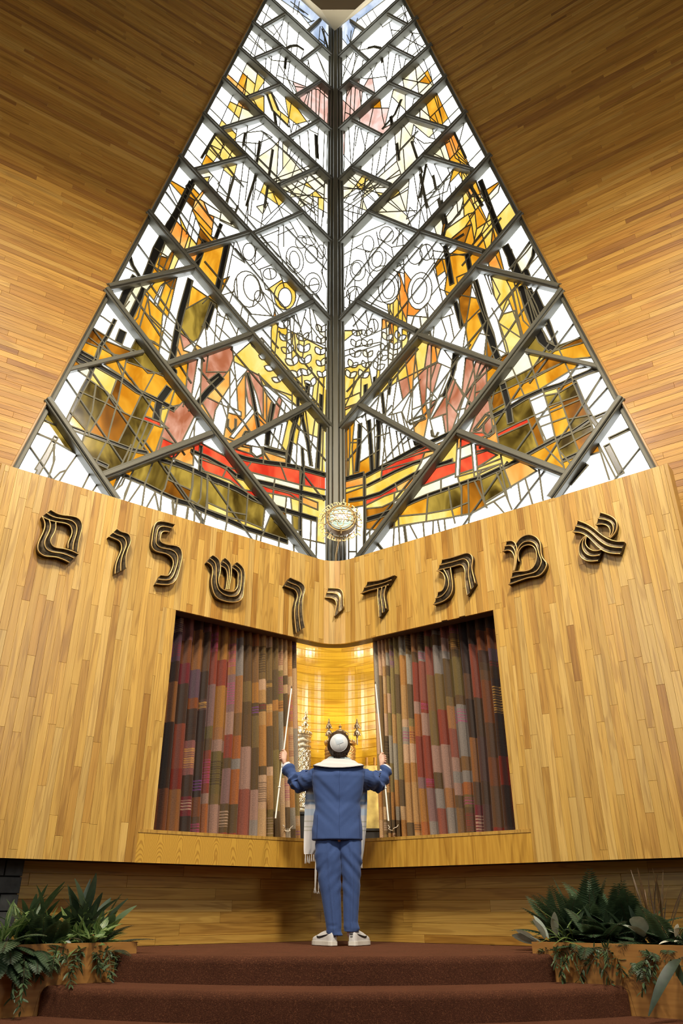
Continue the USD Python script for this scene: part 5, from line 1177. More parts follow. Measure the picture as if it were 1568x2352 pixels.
def tik(name, label, x, y, zb, zt, R, mt, mt2, kind):
    t = thing(name, label, 'torah scroll')
    n, k = 224, 200; th = np.arange(n) / n * 2 * math.pi; V = []
    for i in range(k):
        f = i / (k - 1); z = zb + (zt - zb) * f
        if kind == 'diamond':
            u, v = th * 13 / (2 * math.pi), f * 8.5
            a, b = (u + v) % 1.0, (u - v) % 1.0
            d = np.minimum(np.minimum(a, 1 - a), np.minimum(b, 1 - b)); rel = np.where(d < 0.09, 0.006, 0.003 * np.sin(math.pi * np.minimum(d * 2, 1)) + 0.002 * np.sin(9 * math.pi * d))
            rel = rel if 0.06 < f < 0.80 else 0.005 * np.abs(np.sin(th * 24)) * (0.5 + 0.5 * math.sin(f * 90))
        else:
            rel = 0.005 * np.abs(np.sin(f * 60 + 0.0 * th)) + 0.004 * np.abs(np.sin(12 * th + 14 * np.sin(f * 12)))
        r = R * (1 - 0.03 * math.sin(math.pi * f)) + rel - (0.3 * R * max(0, (f - 0.94) / 0.06) ** 2 if kind != 'diamond' else 0)
        V.append(np.stack([x + r * np.cos(th), y + r * np.sin(th), np.full(n, z)], 1))
    V = np.vstack(V); Fc = []
    for i in range(k - 1):
        j = np.arange(n); a, b = i * n + j, i * n + (j + 1) % n
        Fc.append(np.stack([a, b, b + n], 1)); Fc.append(np.stack([a, b + n, a + n], 1))
    Fc = np.vstack(Fc); m = tri(V, Fc)
    obj('case', m, mt, t, smooth=50)
    cr = lathe([(R + 0.004, 0), (R + 0.010, 0.012), (R + 0.004, 0.02), (R - 0.01, 0.024), (0.001, 0.026)], 48); cr.apply_translation((x, y, zt)); obj('rim', cr, mt, t, smooth=40)
    for i in range(22):
        a = i / 22 * 2 * math.pi; c = trimesh.creation.icosphere(1, 0.011); c.apply_scale([1, 1, 1.5]); c.apply_translation((x + (R + .002) * math.cos(a), y + (R + .002) * math.sin(a), zt + 0.03)); obj('crenel', c, mt, t, smooth=True)
    return t


ay = 7.85
zf = lambda py, y=ay: at(768, py, y)[2]
xs = lambda px, py, y=ay: at(px, py, y)[0]
t1 = tik('torah_scroll', 'silver torah case with diamond lattice standing left of the boy inside the ark', xs(687, 1780), ay, zf(1868), zf(1692), 0.112, SILVER, SILVERD, 'diamond')
dm = lathe([(0.104, 0), (0.098, 0.03), (0.075, 0.065), (0.04, 0.085), (0.001, 0.092)], 40); dm.apply_translation((xs(687, 1690), ay, zf(1692) + 0.02)); obj('dome', dm, SILVER, t1, smooth=40)
finial(t1, xs(701, 1690), ay - 0.06, zf(1688), 0.235, SILVER)
finial(t1, xs(672, 1690), ay - 0.02, zf(1688), 0.235, SILVER)
ay2 = 7.86
t2 = tik('torah_scroll', 'coppery ornamented torah case behind the head of the boy', xs(781, 1740, ay2), ay2, zf(1868, ay2), zf(1712, ay2), 0.150, COPPER, SILVERD, 'coil')
finial(t2, xs(755, 1712, ay2), ay2 - 0.03, zf(1712, ay2), 0.27, SILVERD); finial(t2, xs(820, 1712, ay2), ay2 - 0.03, zf(1712, ay2), 0.27, SILVERD)
cw = lathe([(0.03, 0), (0.028, 0.05), (0.055, 0.07), (0.062, 0.10), (0.045, 0.13), (0.012, 0.145), (0.010, 0.155), (0.020, 0.168), (0.004, 0.18), (0.001, 0.2)], 10); cw.apply_translation((xs(781, 1712, ay2), ay2, zf(1708, ay2))); obj('crown', cw, SILVERD, t2, smooth=30)
for k in range(6):
    a = k * math.pi / 3; x0, z0 = xs(781, 1712, ay2), zf(1708, ay2)
    obj('crown_arm', tube([(x0 + r * math.cos(a), ay2 + r * math.sin(a), z0 + z) for r, z in ((0.05, 0.12), (0.078, 0.105), (0.082, 0.075), (0.07, 0.055))], 0.006, 6), SILVERD, t2, smooth=True)
t3 = thing('torah_scroll', 'scroll in a plain gold velvet mantle right of the boy, beside the right curtain', 'torah scroll')
x3, y3 = xs(853, 1840, 7.85), 7.85
V = []
for zz, wd in ((zf(1905, 7.85), 0.098), (zf(1880, 7.85), 0.094), (zf(1790, 7.85), 0.088), (zf(1766, 7.85), 0.085), (zf(1761, 7.85), 0.07)):
    V.append([(x3 + wd * abs(math.cos(q)) ** 0.5 * np.sign(math.cos(q)) + 0.004 * math.sin(9 * q), y3 + 0.07 * abs(math.sin(q)) ** 0.6 * np.sign(math.sin(q)) + 0.004 * math.cos(11 * q), zz) for q in np.arange(40) / 40 * 2 * math.pi])
V = np.array(V).reshape(-1, 3); Fc = [f for i in range(4) for j in range(40) for f in ([i * 40 + j, i * 40 + (j + 1) % 40, (i + 1) * 40 + (j + 1) % 40], [i * 40 + j, (i + 1) * 40 + (j + 1) % 40, (i + 1) * 40 + j])] + [[160, 160 + j, 161 + j] for j in range(1, 39)]
obj('mantle', tri(V, Fc), GOLDV, t3, smooth=40)
for dx in (-0.04, 0.04):
    obj('roller', tube([(x3 + dx, y3, zf(1762, 7.85)), (x3 + dx, y3, zf(1740, 7.85))], 0.014, 10), OAK[4], t3, smooth=40)
for px_, w, pz, yy, lb in ((687, 0.26, 1868, ay, 'black stand under the silver torah case'), (781, 0.34, 1868, ay2, 'black stand under the coppery torah case'), (853, 0.22, 1905, 7.85, 'low black stand under the gold mantled scroll')):
    st = thing('scroll_stand', lb, 'stand'); zt = zf(pz, yy)
    m = boxm(xs(px_, pz, yy), yy, (OZ0 + zt) / 2 + .001, w, 0.24, zt - OZ0 - 0.004); obj('block', m, BLACKP, st)
    obj('lip', boxm(xs(px_, pz, yy), yy - 0.126, zt - 0.012, w, 0.01, 0.02), BLACKP, st)

# ------------------------------------------------------------------ eternal light
GILT = plain('gilt_brass', (0.52, 0.36, 0.15), 0.42, 0.7)
MINT = mat('mint_lens', {'p': ('principled_bsdf', {'base_color': (0.55, 0.78, 0.66), 'roughness': 0.25, 'transmission_weight': 0.35}), 'e': ('emission', {'color': (0.80, 1.0, 0.88), 'strength': 0.55}), 'a': ('add_closure', {})}, [('p.BSDF', 'a.closure1'), ('e.emission', 'a.closure2')], surface='a.closure')
BULB = mat('bulb_glow', {'e': ('emission', {'color': (1.0, 0.97, 0.88), 'strength': 2.2})}, surface='e.emission')
NY = 7.42
nc = at(783, 1190, NY); LG = 1 / 204.0 * 0.965
nt = thing('eternal_light', 'round gilt hanging sanctuary lamp ringed with Hebrew letters in front of the steel post', 'lamp', nc)
dr = lathe([(0.155, -0.005), (0.164, 0.0), (0.166, 0.012), (0.160, 0.02), (0.168, 0.10), (0.15, 0.13), (0.05, 0.14), (0.001, 0.14)], 56)
RX = trimesh.transformations.rotation_matrix(-math.pi / 2, [1, 0, 0])
dr.apply_transform(RX); obj('drum', dr, plain('drum_bronze', (0.20, 0.125, 0.055), 0.5, 0.6), nt, smooth=35)
le = lathe([(0.001, -0.03), (0.06, -0.026), (0.11, -0.014), (0.154, 0.0)], 48); le.apply_transform(RX); le.apply_scale([1, 1, 1]); obj('lens', le, MINT, nt, smooth=True)
gl = trimesh.creation.icosphere(3, 0.075); gl.apply_scale([1.15, 0.25, 0.62]); gl.apply_translation((0, -0.022, 0.008)); obj('bulb', gl, BULB, nt, smooth=True)
cir = lambda cx, cz, r, a0, a1, y: [(cx + r * math.cos(q), y, cz + r * math.sin(q)) for q in np.radians(np.linspace(a0, a1, 22))]
obj('lens_ring', tube(cir(0, 0, 0.160, 0, 360, -0.006), 0.006, 8), GILT, nt, smooth=True); obj('lens_ring', tube(cir(0, 0, 0.132, 0, 360, -0.03), 0.004, 8), GILT, nt, smooth=True)
for zz, rr, dy in ((0.045, 0.21, 0), (-0.005, 0.225, 0), (-0.075, 0.19, 0)):
    obj('hoop', tube([(rr * math.cos(q), -0.045 - 0.02 * math.sin(q) + 0.09 * (1 - math.sin(q)), zz + 0.05 * math.sin(q) - 0.02) for q in np.linspace(0.05, math.pi - 0.05, 24)], 0.0045, 6), GILT, nt, smooth=True)
GR = 1 / 2450.0                                    # grille drawn on a sheet of 12x pixels
g = lambda x, y: ((x - 765) * GR, -0.042, -(y - 840) * GR)
for pts in ('620,640 625,560 700,530 780,550 800,600 770,660', '800,510 830,520 900,560 930,600 880,630', '560,720 580,670 660,660 715,720 700,790 640,810 570,790 560,720', '500,690 560,780 620,880 690,980 740,1020', '760,700 750,760 800,800', '780,650 840,740 900,830 960,860',
            '930,720 960,680 1030,700 1060,780 1010,850 940,830 930,720', '460,900 500,860 570,880 580,950 530,1010 470,980 460,900', '600,900 640,860 710,880 715,950 680,1000', '640,860 600,960 650,1010', '740,850 770,900 770,960 740,1010', '820,860 860,880 850,960 820,1010', '900,880 960,870 980,930 940,990 910,960',
            '1040,860 1060,930 1020,990', '670,1020 670,1080 720,1120 770,1120 830,1070 830,1020', '745,1130 740,1220', '860,690 820,740 800,800', '1000,860 960,900 1000,960', '480,690 450,780 470,860'):
    P = [g(*map(float, q.split(','))) for q in pts.split()]
    P2 = resample([(p[0], p[2]) for p in P], 16); obj('grille_scroll', tube([(p[0], -0.042, p[1]) for p in P2], 0.0042, 6), GILT, nt, smooth=True)
obj('lens_stem', tube([(0, -0.03, -0.13), (0, 0.0, -0.19)], 0.008, 6), GILT, nt, smooth=True)
# ring of letters: (degrees, strokes in letter units: x to the reader's right, y outwards)
GL = {'lamed': ['-.4,1.9 -.35,1 .35,1 .3,.5 -.1,0'], 'tav': ['-.45,1 .4,1 .45,0', '-.3,1 -.25,.15 -.5,0'], 'he': ['-.45,1 .4,1 .42,0', '-.3,.6 -.3,0'], 'vav': ['-.15,1 .12,.95 .05,0'], 'resh': ['-.4,1 .3,1 .4,.8 .4,0'], 'kaf': ['-.4,1 .35,1 .4,.5 .35,0 -.4,0'], 'alef': ['-.4,1 .4,0', '.35,1 .1,.55', '-.35,0 -.1,.5'],
      'bet': ['-.4,1 .3,1 .35,0', '-.45,0 .5,0'], 'yod': ['-.15,1 .15,1 .1,.6'], 'ayin': ['-.4,1 -.2,.3', '.35,1 .25,.3 -.45,0'], 'mem': ['-.35,1 -.1,1 .35,.9 .4,0 .0,0', '-.3,.8 -.4,0'], 'shin': ['-.4,1 -.3,.1 .3,.1 .45,1', '.05,1 -.1,.15'], 'pe': ['-.4,1 .35,1 .35,0 -.45,0', '-.4,1 -.3,.5 0,.5']}
ring = [(52, 'resh'), (38, 'bet'), (66, 'yod'), (78, 'lamed'), (90, 'alef'), (103, 'kaf'), (114, 'vav'), (127, 'he'), (142, 'tav'), (158, 'bet'), (172, 'yod'), (185, 'vav'), (197, 'yod'), (209, 'resh'), (223, 'lamed'), (238, 'pe'), (252, 'tav'), (266, 'shin'), (280, 'mem'), (293, 'ayin'), (306, 'kaf'), (319, 'lamed'), (333, 'yod'), (345, 'vav'), (357, 'yod'), (10, 'he'), (24, 'resh')]
rg_c = np.array([-0.008, 0.085, -0.0])
obj('letter_ring', tube([(rg_c[0] + 0.192 * math.cos(q), rg_c[1], rg_c[2] + 0.192 * math.sin(q)) for q in np.linspace(0, 2 * math.pi, 60)], 0.004, 6), GILT, nt, smooth=True)
for dg, k in ring:
    a = math.radians(dg); up = np.array([math.cos(a), 0, math.sin(a)]); rt = np.array([math.sin(a), 0, -math.cos(a)]); ms = []
    for stv in GL[k]:
        P = [rg_c + up * (0.196 + float(y) * 0.044) + rt * float(x) * 0.044 for x, y in (q.split(',') for q in stv.split())]
        for p, q in zip(P, P[1:]):
            d = (q - p) / np.linalg.norm(q - p); o = np.array([0, 0.0009 * (len(ms) % 4), 0]); ms.append(beam(p - d * 0.004 + o, q + d * 0.004 + o, (0, 1, 0), 0.0125, 0.012, 0.002))
    obj('ring_letter', cat_mesh(ms), GILT, nt)
for k in range(10):
    a = k * math.pi / 5 + 0.2; obj('spoke', tube([(0.165 * math.cos(a), 0.06, 0.165 * math.sin(a)), (rg_c[0] + 0.192 * math.cos(a), rg_c[1], 0.192 * math.sin(a))], 0.003, 5), GILT, nt, smooth=True)
foot = at(768, 1290, 7.84) - nc
obj('support_rod', tube([(-0.02, 0.10, -0.20), (foot[0] * .6 - .01, 0.30, -0.30), (foot[0], foot[1], foot[2] - 0.25)], 0.009, 8), GILT, nt, smooth=True)
for dx in (-0.02, 0.03):
    obj('stay_wire', tube([(0.0, 0.10, -0.17), (foot[0] + dx + .06, foot[1], foot[2] - 0.2)], 0.0025, 5), RAIL, nt, smooth=True)

# ------------------------------------------------------------------ the boy
def sph(c, r, n=20):
    return Manifold.sphere(float(r), n).translate([float(a) for a in c])


def limb(pts, rs, n=20):
    return Manifold.batch_boolean([Manifold.batch_hull([sph(a, ra, n), sph(b, rb, n)]) for a, b, ra, rb in zip(pts, pts[1:], rs, rs[1:])], manifold3d.OpType.Add)


def from_tri(m):
    return Manifold(manifold3d.Mesh(np.asarray(m.vertices, np.float32), np.asarray(m.faces, np.uint32)))


def loft(rings, n=40):
    """rings: (z, cx, cy, rx, ry, power) bottom to top, closed at both ends."""
    th = np.arange(n) / n * 2 * math.pi; V = []
    for z, cx, cy, rx, ry, p in rings:
        c, s = np.cos(th), np.sin(th)
        V.append(np.stack([cx + rx * np.sign(c) * np.abs(c) ** p, cy + ry * np.sign(s) * np.abs(s) ** p, np.full(n, z)], 1))
    V = np.vstack(V); k = len(rings); Fc = []
    for i in range(k - 1):
        for j in range(n):
            a, b = i * n + j, i * n + (j + 1) % n; Fc += [[a, b, b + n], [a, b + n, a + n]]
    o = (k - 1) * n; c0, c1 = len(V), len(V) + 1
    V = np.vstack([V, V[:n].mean(0), V[o:o + n].mean(0)])
    for j in range(n):
        Fc += [[c0, (j + 1) % n, j], [c1, o + j, o + (j + 1) % n]]
    return tri(V, Fc)


def skin_mesh(m, edge_len, it=8, lamb=0.5):
    t = man(m.refine_to_length(edge_len)); t.merge_vertices()
    t = trimesh.Trimesh(t.vertices, t.faces, process=True)
    v0 = t.vertices.copy()
    trimesh.smoothing.filter_taubin(t, lamb=lamb, nu=lamb + 0.03, iterations=it)
    dv = t.vertices - v0; ln = np.linalg.norm(dv, axis=1, keepdims=True)
    t.vertices = v0 + dv * np.minimum(1, 0.012 / np.maximum(ln, 1e-9))
    return t


def hit(m, px, py):
    """First hit of the sight line through a pixel with a mesh."""
    o = np.array([0, 0, CAMZ]); d = ray(px, py); T_ = m.vertices[m.faces]; e1, e2 = T_[:, 1] - T_[:, 0], T_[:, 2] - T_[:, 0]
    h = np.cross(d, e2); a = (e1 * h).sum(1); ok = np.abs(a) > 1e-12; f = np.where(ok, 1 / np.where(ok, a, 1), 0); s = o - T_[:, 0]; u = f * (s * h).sum(1); q = np.cross(s, e1); v = f * (q @ d); t = f * (e2 * q).sum(1)
    good = ok & (u >= 0) & (v >= 0) & (u + v <= 1) & (t > 0)
    return None if not good.any() else o + d * t[good].min()


BY = 6.90
boy = thing('person', 'person in a blue suit and white skullcap, seen from behind, holding both curtain wands', 'person', (0, 0, 0))
SKIN = mat('skin', {'g': ('geometry', {}), 'n': ('noise_texture', {'scale': 60.0, 'detail': 3.0}), 'r': ('rgb_ramp', {'ramp': [(0.3, (0.56, 0.32, 0.22)), (0.7, (0.66, 0.40, 0.29))]}), 'p': ('principled_bsdf', {'roughness': 0.5, 'subsurface_weight': 0.1, 'subsurface_radius': (0.01, 0.004, 0.002)})},
           [('g.position', 'n.vector'), ('n.fac', 'r.fac'), ('r.color', 'p.base_color')])
SUIT = mat('suit_wool', {'g': ('geometry', {}), 'mp': ('mapping', {'scale': (900.0, 900.0, 260.0)}), 'n': ('noise_texture', {'scale': 1.0, 'detail': 2.0}), 'r': ('rgb_ramp', {'ramp': [(0.3, (0.026, 0.052, 0.150)), (0.7, (0.058, 0.104, 0.265))]}),
                         'b': ('bump', {'strength': 0.25, 'distance': 0.001}), 'p': ('principled_bsdf', {'roughness': 0.8, 'sheen_weight': 0.25, 'sheen_tint': (0.5, 0.6, 0.9), 'specular_ior_level': 0.2})},
           [('g.position', 'mp.vector'), ('mp.vector', 'n.vector'), ('n.fac', 'r.fac'), ('r.color', 'p.base_color'), ('n.fac', 'b.height'), ('b.normal', 'p.normal')])
SUITD = plain('suit_seam', (0.018, 0.034, 0.105), 0.9)
WHITE = plain('white_cotton', (0.66, 0.66, 0.69), 0.8)
ax = lambda px, py, y=BY: at(px, py, y)[0]
az = lambda py, y=BY: at(768, py, y)[2]



def on_wand(P, py):
    lo, hi = 0.0, 1.0
    for _ in range(40):
        m = (lo + hi) / 2
        lo, hi = (m, hi) if px_of(P[0] + (P[1] - P[0]) * m)[1] < py else (lo, m)
    return P[0] + (P[1] - P[0]) * lo


GRIP = {-1: on_wand(WL, 1738), 1: on_wand(WR, 1745)}
AX = {-1: (WL[0] - WL[1]) / np.linalg.norm(WL[0] - WL[1]), 1: (WR[0] - WR[1]) / np.linalg.norm(WR[0] - WR[1])}
SHO = {-1: at(729, 1783, 6.92), 1: at(828, 1785, 6.92)}
ELB = {-1: at(681, 1797, 7.07), 1: at(868, 1800, 7.07)}
WRI = {-1: at(657, 1760, 7.115), 1: at(887, 1766, 7.105)}
HC = at(778, 1712, 6.86)


def hand(sg):
    G, t = GRIP[sg], AX[sg]; v = np.array([0, -1.0, 0]); v -= t * (v @ t); v /= np.linalg.norm(v); out = np.array([sg * 1.0, 0, 0]); out -= t * (out @ t) + v * (out @ v); out /= np.linalg.norm(out)
    parts = []; kn = []
    for i in range(4):
        c = G + t * (0.029 - 0.0195 * i); ln = (0.92, 1.0, 0.97, 0.82)[i]
        p = [c + v * 0.027 + out * 0.004, c + v * 0.014 * ln + out * 0.027 * ln, c - v * 0.012 + out * 0.023 * ln, c - v * 0.020 - out * 0.004 * ln]
        kn.append(p[0]); parts.append(limb(p, [0.0105, 0.0098, 0.0090, 0.0078], 14))
    c0, c3 = G + t * 0.024, G - t * 0.030
    palm = [sph(k, 0.0105, 14) for k in kn] + [sph(c0 + v * 0.017 - out * 0.024, 0.012, 14), sph(c3 + v * 0.019 - out * 0.022, 0.014, 14), sph(G - t * 0.055 + v * 0.012 - out * 0.018, 0.018, 14)]
    parts.append(Manifold.batch_hull(palm))
    parts.append(limb([c0 - t * 0.012 + v * 0.012 - out * 0.026, c0 + t * 0.012 + v * 0.018 - out * 0.018, c0 + t * 0.030 + v * 0.016 - out * 0.002, c0 + t * 0.036 + v * 0.004 + out * 0.012], [0.0125, 0.011, 0.0098, 0.0082], 14))
    parts.append(Manifold.batch_hull([sph(G - t * 0.055 + v * 0.012 - out * 0.018, 0.019, 14), sph(WRI[sg], 0.025, 14)]))
    return parts


UH = np.array([0, -0.72, 0.69]); UH /= np.linalg.norm(UH); FH = np.array([0, 0.69, 0.72]); FH /= np.linalg.norm(FH); XH = np.array([1.0, 0, 0])
hl = lambda x, f, u: HC + XH * x + FH * f + UH * u
NECK0 = np.array([ax(778, 1765), BY + 0.01, az(1765)])
B = []
B.append(Manifold.batch_hull([sph(hl(0, -0.018, 0.012), 0.078, 28), sph(hl(0, 0.026, 0.020), 0.073, 28), sph(hl(0, 0.015, -0.03), 0.066, 24)]))
B.append(Manifold.batch_hull([sph(hl(0, 0.045, -0.02), 0.052), sph(hl(0, 0.062, -0.085), 0.026), sph(hl(-0.03, 0.035, -0.075), 0.022), sph(hl(0.03, 0.035, -0.075), 0.022)]))
B.append(Manifold.batch_hull([sph(hl(0, 0.094, 0.0), 0.008), sph(hl(0, 0.112, -0.038), 0.011), sph(hl(0.012, 0.098, -0.042), 0.008), sph(hl(-0.012, 0.098, -0.042), 0.008)]))       # nose
B.append(Manifold.batch_hull([sph(hl(-0.018, 0.088, -0.066), 0.006), sph(hl(0.018, 0.088, -0.066), 0.006), sph(hl(0, 0.095, -0.065), 0.007)]))                                       # lips
for sg in (-1, 1):
    B.append(Manifold.batch_hull([sph(hl(sg * 0.079, -0.004, 0.006), 0.010), sph(hl(sg * 0.086, -0.012, 0.018), 0.008), sph(hl(sg * 0.080, 0.0, -0.03), 0.008)]))                     # ear
    B.append(sph(hl(sg * 0.031, 0.086, 0.0), 0.012))
B.append(limb([HC - FH * 0.01 - UH * 0.04, NECK0], [0.054, 0.058]))
B.append(from_tri(loft([(az(1935), ax(777, 1935), BY, 0.135, 0.065, 0.9), (az(1850), ax(775, 1850), BY, 0.13, 0.065, 0.9), (az(1790), ax(777, 1790), BY, 0.15, 0.07, 0.9), (az(1772), ax(777, 1772), BY, 0.07, 0.05, 0.9)])))
HIP = {-1: at(754, 1935, BY), 1: at(804, 1935, BY)}
KNE = {-1: at(762, 2040, 6.88), 1: at(806, 2040, 6.88)}
ANK = {-1: np.array([ax(768, 2150, 6.88), 6.895, PZ + 0.085]), 1: np.array([ax(806, 2150, 6.88), 6.895, PZ + 0.085])}
YAW = {-1: math.radians(37), 1: math.radians(-29)}
HEEL = {-1: np.array([ax(768, 2170, 6.84), 6.845, PZ]), 1: np.array([ax(807, 2170, 6.84), 6.845, PZ])}
for sg in (-1, 1):
    d = np.array([-math.sin(YAW[sg]), math.cos(YAW[sg]), 0])
    B.append(limb([HIP[sg], KNE[sg], ANK[sg]], [0.060, 0.046, 0.033]))
    B.append(Manifold.batch_hull([sph(HEEL[sg] + d * 0.055 + [0, 0, 0.055], 0.024), sph(HEEL[sg] + d * 0.20 + [0, 0, 0.043], 0.018), sph(ANK[sg], 0.03)]))
    B.append(limb([SHO[sg], ELB[sg], WRI[sg]], [0.050, 0.040, 0.026]))
    B += hand(sg)
body = skin_mesh(Manifold.batch_boolean(B, manifold3d.OpType.Add), 0.007, 5)
bp = obj('body', body, SKIN, boy, smooth=True)

# suit jacket: torso and sleeves as one cloth
J = [(1930, 716, 833, .122), (1905, 717, 832, .120), (1870, 721, 829, .112), (1846, 723, 827, .108), (1822, 720, 831, .115), (1800, 717, 835, .122), (1784, 716, 837, .122), (1771, 719, 836, .112), (1762, 727, 829, .095), (1754, 742, 813, .075), (1749, 754, 801, .06)]
tor = from_tri(loft([(az(py), (ax(a, py) + ax(b, py)) / 2, BY + (.0 if py > 1780 else 0.006), (ax(b, py) - ax(a, py)) / 2, ry, 0.82) for py, a, b, ry in J], 64))
sl = []
for sg in (-1, 1):
    S, E, W_ = SHO[sg], ELB[sg], WRI[sg] + (ELB[sg] - WRI[sg]) * 0.22
    sl.append(limb([S + [-sg * 0.03, 0, 0.008], S + (E - S) * 0.5, E, E + (W_ - E) * 0.5, W_], [0.076, 0.078, 0.073, 0.066, 0.056], 24))
jk = skin_mesh(Manifold.batch_boolean([tor] + sl, manifold3d.OpType.Add), 0.0085, 10)
V = jk.vertices.copy(); Nn = jk.vertex_normals; disp = np.zeros(len(V))
for sg in (-1, 1):
    S, E, W_ = SHO[sg], ELB[sg], WRI[sg]
    for a, b in ((S, E), (E, W_)):
        d = (b - a) / np.linalg.norm(b - a); tt = (V - a) @ d; rr = np.linalg.norm(V - a - tt[:, None] * d, axis=1)
        m = (rr < 0.10) & (tt > -0.01) & (tt < np.linalg.norm(b - a) + 0.03) & ((V[:, 0] - (S[0] - sg * 0.02)) * sg > 0)
        q = V[m] - a; ang = np.arctan2(q @ np.cross(d, [0, 0, 1.0]), q[:, 2])
        wv = meshkit.noise(np.stack([tt[m] * 27 + 0.9 * np.sin(ang * 1.5), ang * 1.1, np.full(m.sum(), 3.0 + sg)], 1), 5) - 0.5
        fade = np.clip(1.2 - np.abs(tt[m] - np.linalg.norm(b - a) * (0.9 if a is S else 0.15)) * 5, 0.15, 1)
        disp[m] = np.where(np.abs(wv) > 0, 0.052 * wv * fade, 0)
back = np.abs(V[:, 0] - ax(776, 1850)) < 0.20
side = (V[:, 0] - ax(776, 1850))
fold = meshkit.noise(np.stack([side * 5 + V[:, 2] * 4, V[:, 2] * 17 - np.abs(side) * 16, V[:, 1] * 2], 1), 9) - 0.5
disp += np.where(disp == 0, 0.026 * fold * np.clip(1.15 - np.abs(V[:, 2] - az(1835)) * 2.6, 0.15, 1), 0)
jk.vertices = V + Nn * disp[:, None]
trimesh.smoothing.filter_taubin(jk, iterations=3)
jp = obj('jacket', jk, SUIT, boy, smooth=True)


def seam(pts, name, r=0.0018, mt=None, parent=None, lift=0.001):
    q = [hit(jk, *p) for p in pts]; q = [x for x in q if x is not None]
    if len(q) > 1:
        q = np.array(q); q[:, 1] -= lift; obj(name, tube(q, r, 5), mt or SUITD, parent or jp, smooth=True)


seam([(779 + 0.3 * math.sin(i), 1766 + i * 5.4) for i in range(30)], 'back_seam', 0.0007)
seam([(729 - (i * 0.15), 1872 + i * 5.6) for i in range(11)], 'vent', 0.0022); seam([(824 + i * 0.3, 1872 + i * 5.6) for i in range(11)], 'vent', 0.0022)
seam([(717 + i * 0.4, 1771 + i * 4.5) for i in range(10)], 'armhole_seam', 0.0016); seam([(837 - i * 0.35, 1771 + i * 4.5) for i in range(10)], 'armhole_seam', 0.0016)
BUTT = plain('navy_button', (0.006, 0.008, 0.02), 0.35)
for k in range(3):
    for (px_, py_) in ((652 + k * 1.6, 1780 + k * 3.6), (873 - k * 1.2, 1776 + k * 3.6)):
        q = hit(jk, px_, py_)
        if q is not None:
            b = lathe([(0.001, 0), (0.0055, 0.0005), (0.006, 0.002), (0.004, 0.003), (0.001, 0.0025)], 12); b.apply_transform(trimesh.transformations.rotation_matrix(math.pi / 2, [1, 0, 0])); b.apply_translation(q); obj('button', b, BUTT, jp, smooth=40)

# shirt cuffs
for sg in (-1, 1):
    d = WRI[sg] - ELB[sg]; d /= np.linalg.norm(d); W_ = WRI[sg] + (ELB[sg] - WRI[sg]) * 0.30
    c = lathe([(0.046, 0.0), (0.0475, 0.02), (0.047, 0.06), (0.0465, 0.072), (0.043, 0.073), (0.042, 0.05), (0.041, 0.0)], 28)
    z = np.array([0, 0, 1.0]); w = np.cross(z, d); ang = math.acos(z @ d); c.apply_transform(trimesh.transformations.rotation_matrix(ang, w)); c.apply_translation(W_ - d * 0.006)
    obj('shirt_cuff', c, WHITE, boy, smooth=40)

# trousers
Lr = [(2149, 751, 786, .058), (2135, 749, 785, .060), (2110, 746, 784, .062), (2080, 741, 783, .066), (2050, 736, 783, .072), (2020, 730, 783, .078), (1990, 726, 783, .086), (1960, 723, 783, .090), (1935, 724, 783, .082), (1900, 728, 783, .07)]
Rr = [(2141, 789, 824, .058), (2132, 788, 826, .062), (2118, 789, 822, .060), (2080, 788, 824, .066), (2050, 787, 826, .072), (2020, 786, 827, .078), (1990, 785, 829, .086), (1960, 780, 831, .090), (1935, 775, 830, .082), (1900, 775, 826, .07)]


def leg_loft(Rg):
    n = 48; th = np.arange(n) / n * 2 * math.pi; V = []; k = len(Rg)
    zz = []
    for py, a, b, ry in Rg:
        z = az(py, 6.88); cx, rx = (ax(a, py, 6.88) + ax(b, py, 6.88)) / 2, (ax(b, py, 6.88) - ax(a, py, 6.88)) / 2
        c, s = np.cos(th), np.sin(th); cr = 0.010 * np.exp(-((th - 1.5 * math.pi - 0.05) / 0.13) ** 2)
        V.append(np.stack([cx + rx * np.sign(c) * np.abs(c) ** 0.85, 6.895 + (ry + cr) * np.sign(s) * np.abs(s) ** 0.85, np.full(n, z)], 1))
    V = np.vstack(V); Fc = []
    for i in range(k - 1):
        for j in range(n):
            a, b = i * n + j, i * n + (j + 1) % n; Fc += [[a, b, b + n], [a, b + n, a + n]]
    o = (k - 1) * n; c0, c1 = len(V), len(V) + 1; V = np.vstack([V, V[:n].mean(0) + [0, 0, 0.03], V[o:o + n].mean(0)])
    for j in range(n):
        Fc += [[c0, (j + 1) % n, j], [c1, o + j, o + (j + 1) % n]]
    return from_tri(tri(V, Fc))


tr = skin_mesh(Manifold.batch_boolean([leg_loft(Lr), leg_loft(Rr)], manifold3d.OpType.Add), 0.009, 4)
V = tr.vertices.copy(); zc = V[:, 2]; x = V[:, 0] - ax(784, 1960)
w1 = meshkit.noise(np.stack([x * 9 + zc * 6, zc * 20 + np.abs(x) * 22, V[:, 1] * 3], 1), 4) - 0.5
w2 = meshkit.noise(np.stack([x * 14, zc * 46, V[:, 1] * 9], 1), 6) - 0.5
tr.vertices = V + tr.vertex_normals * (0.030 * w1 * np.clip(1 - np.abs(zc - az(1985)) * 3.4, 0.10, 1) * (zc < az(1938)) + 0.020 * w2 * np.clip(1 - (zc - (PZ + 0.06)) * 8, 0, 1))[:, None]
trimesh.smoothing.filter_taubin(tr, iterations=2)
obj('trousers', tr, SUIT, boy, smooth=True)

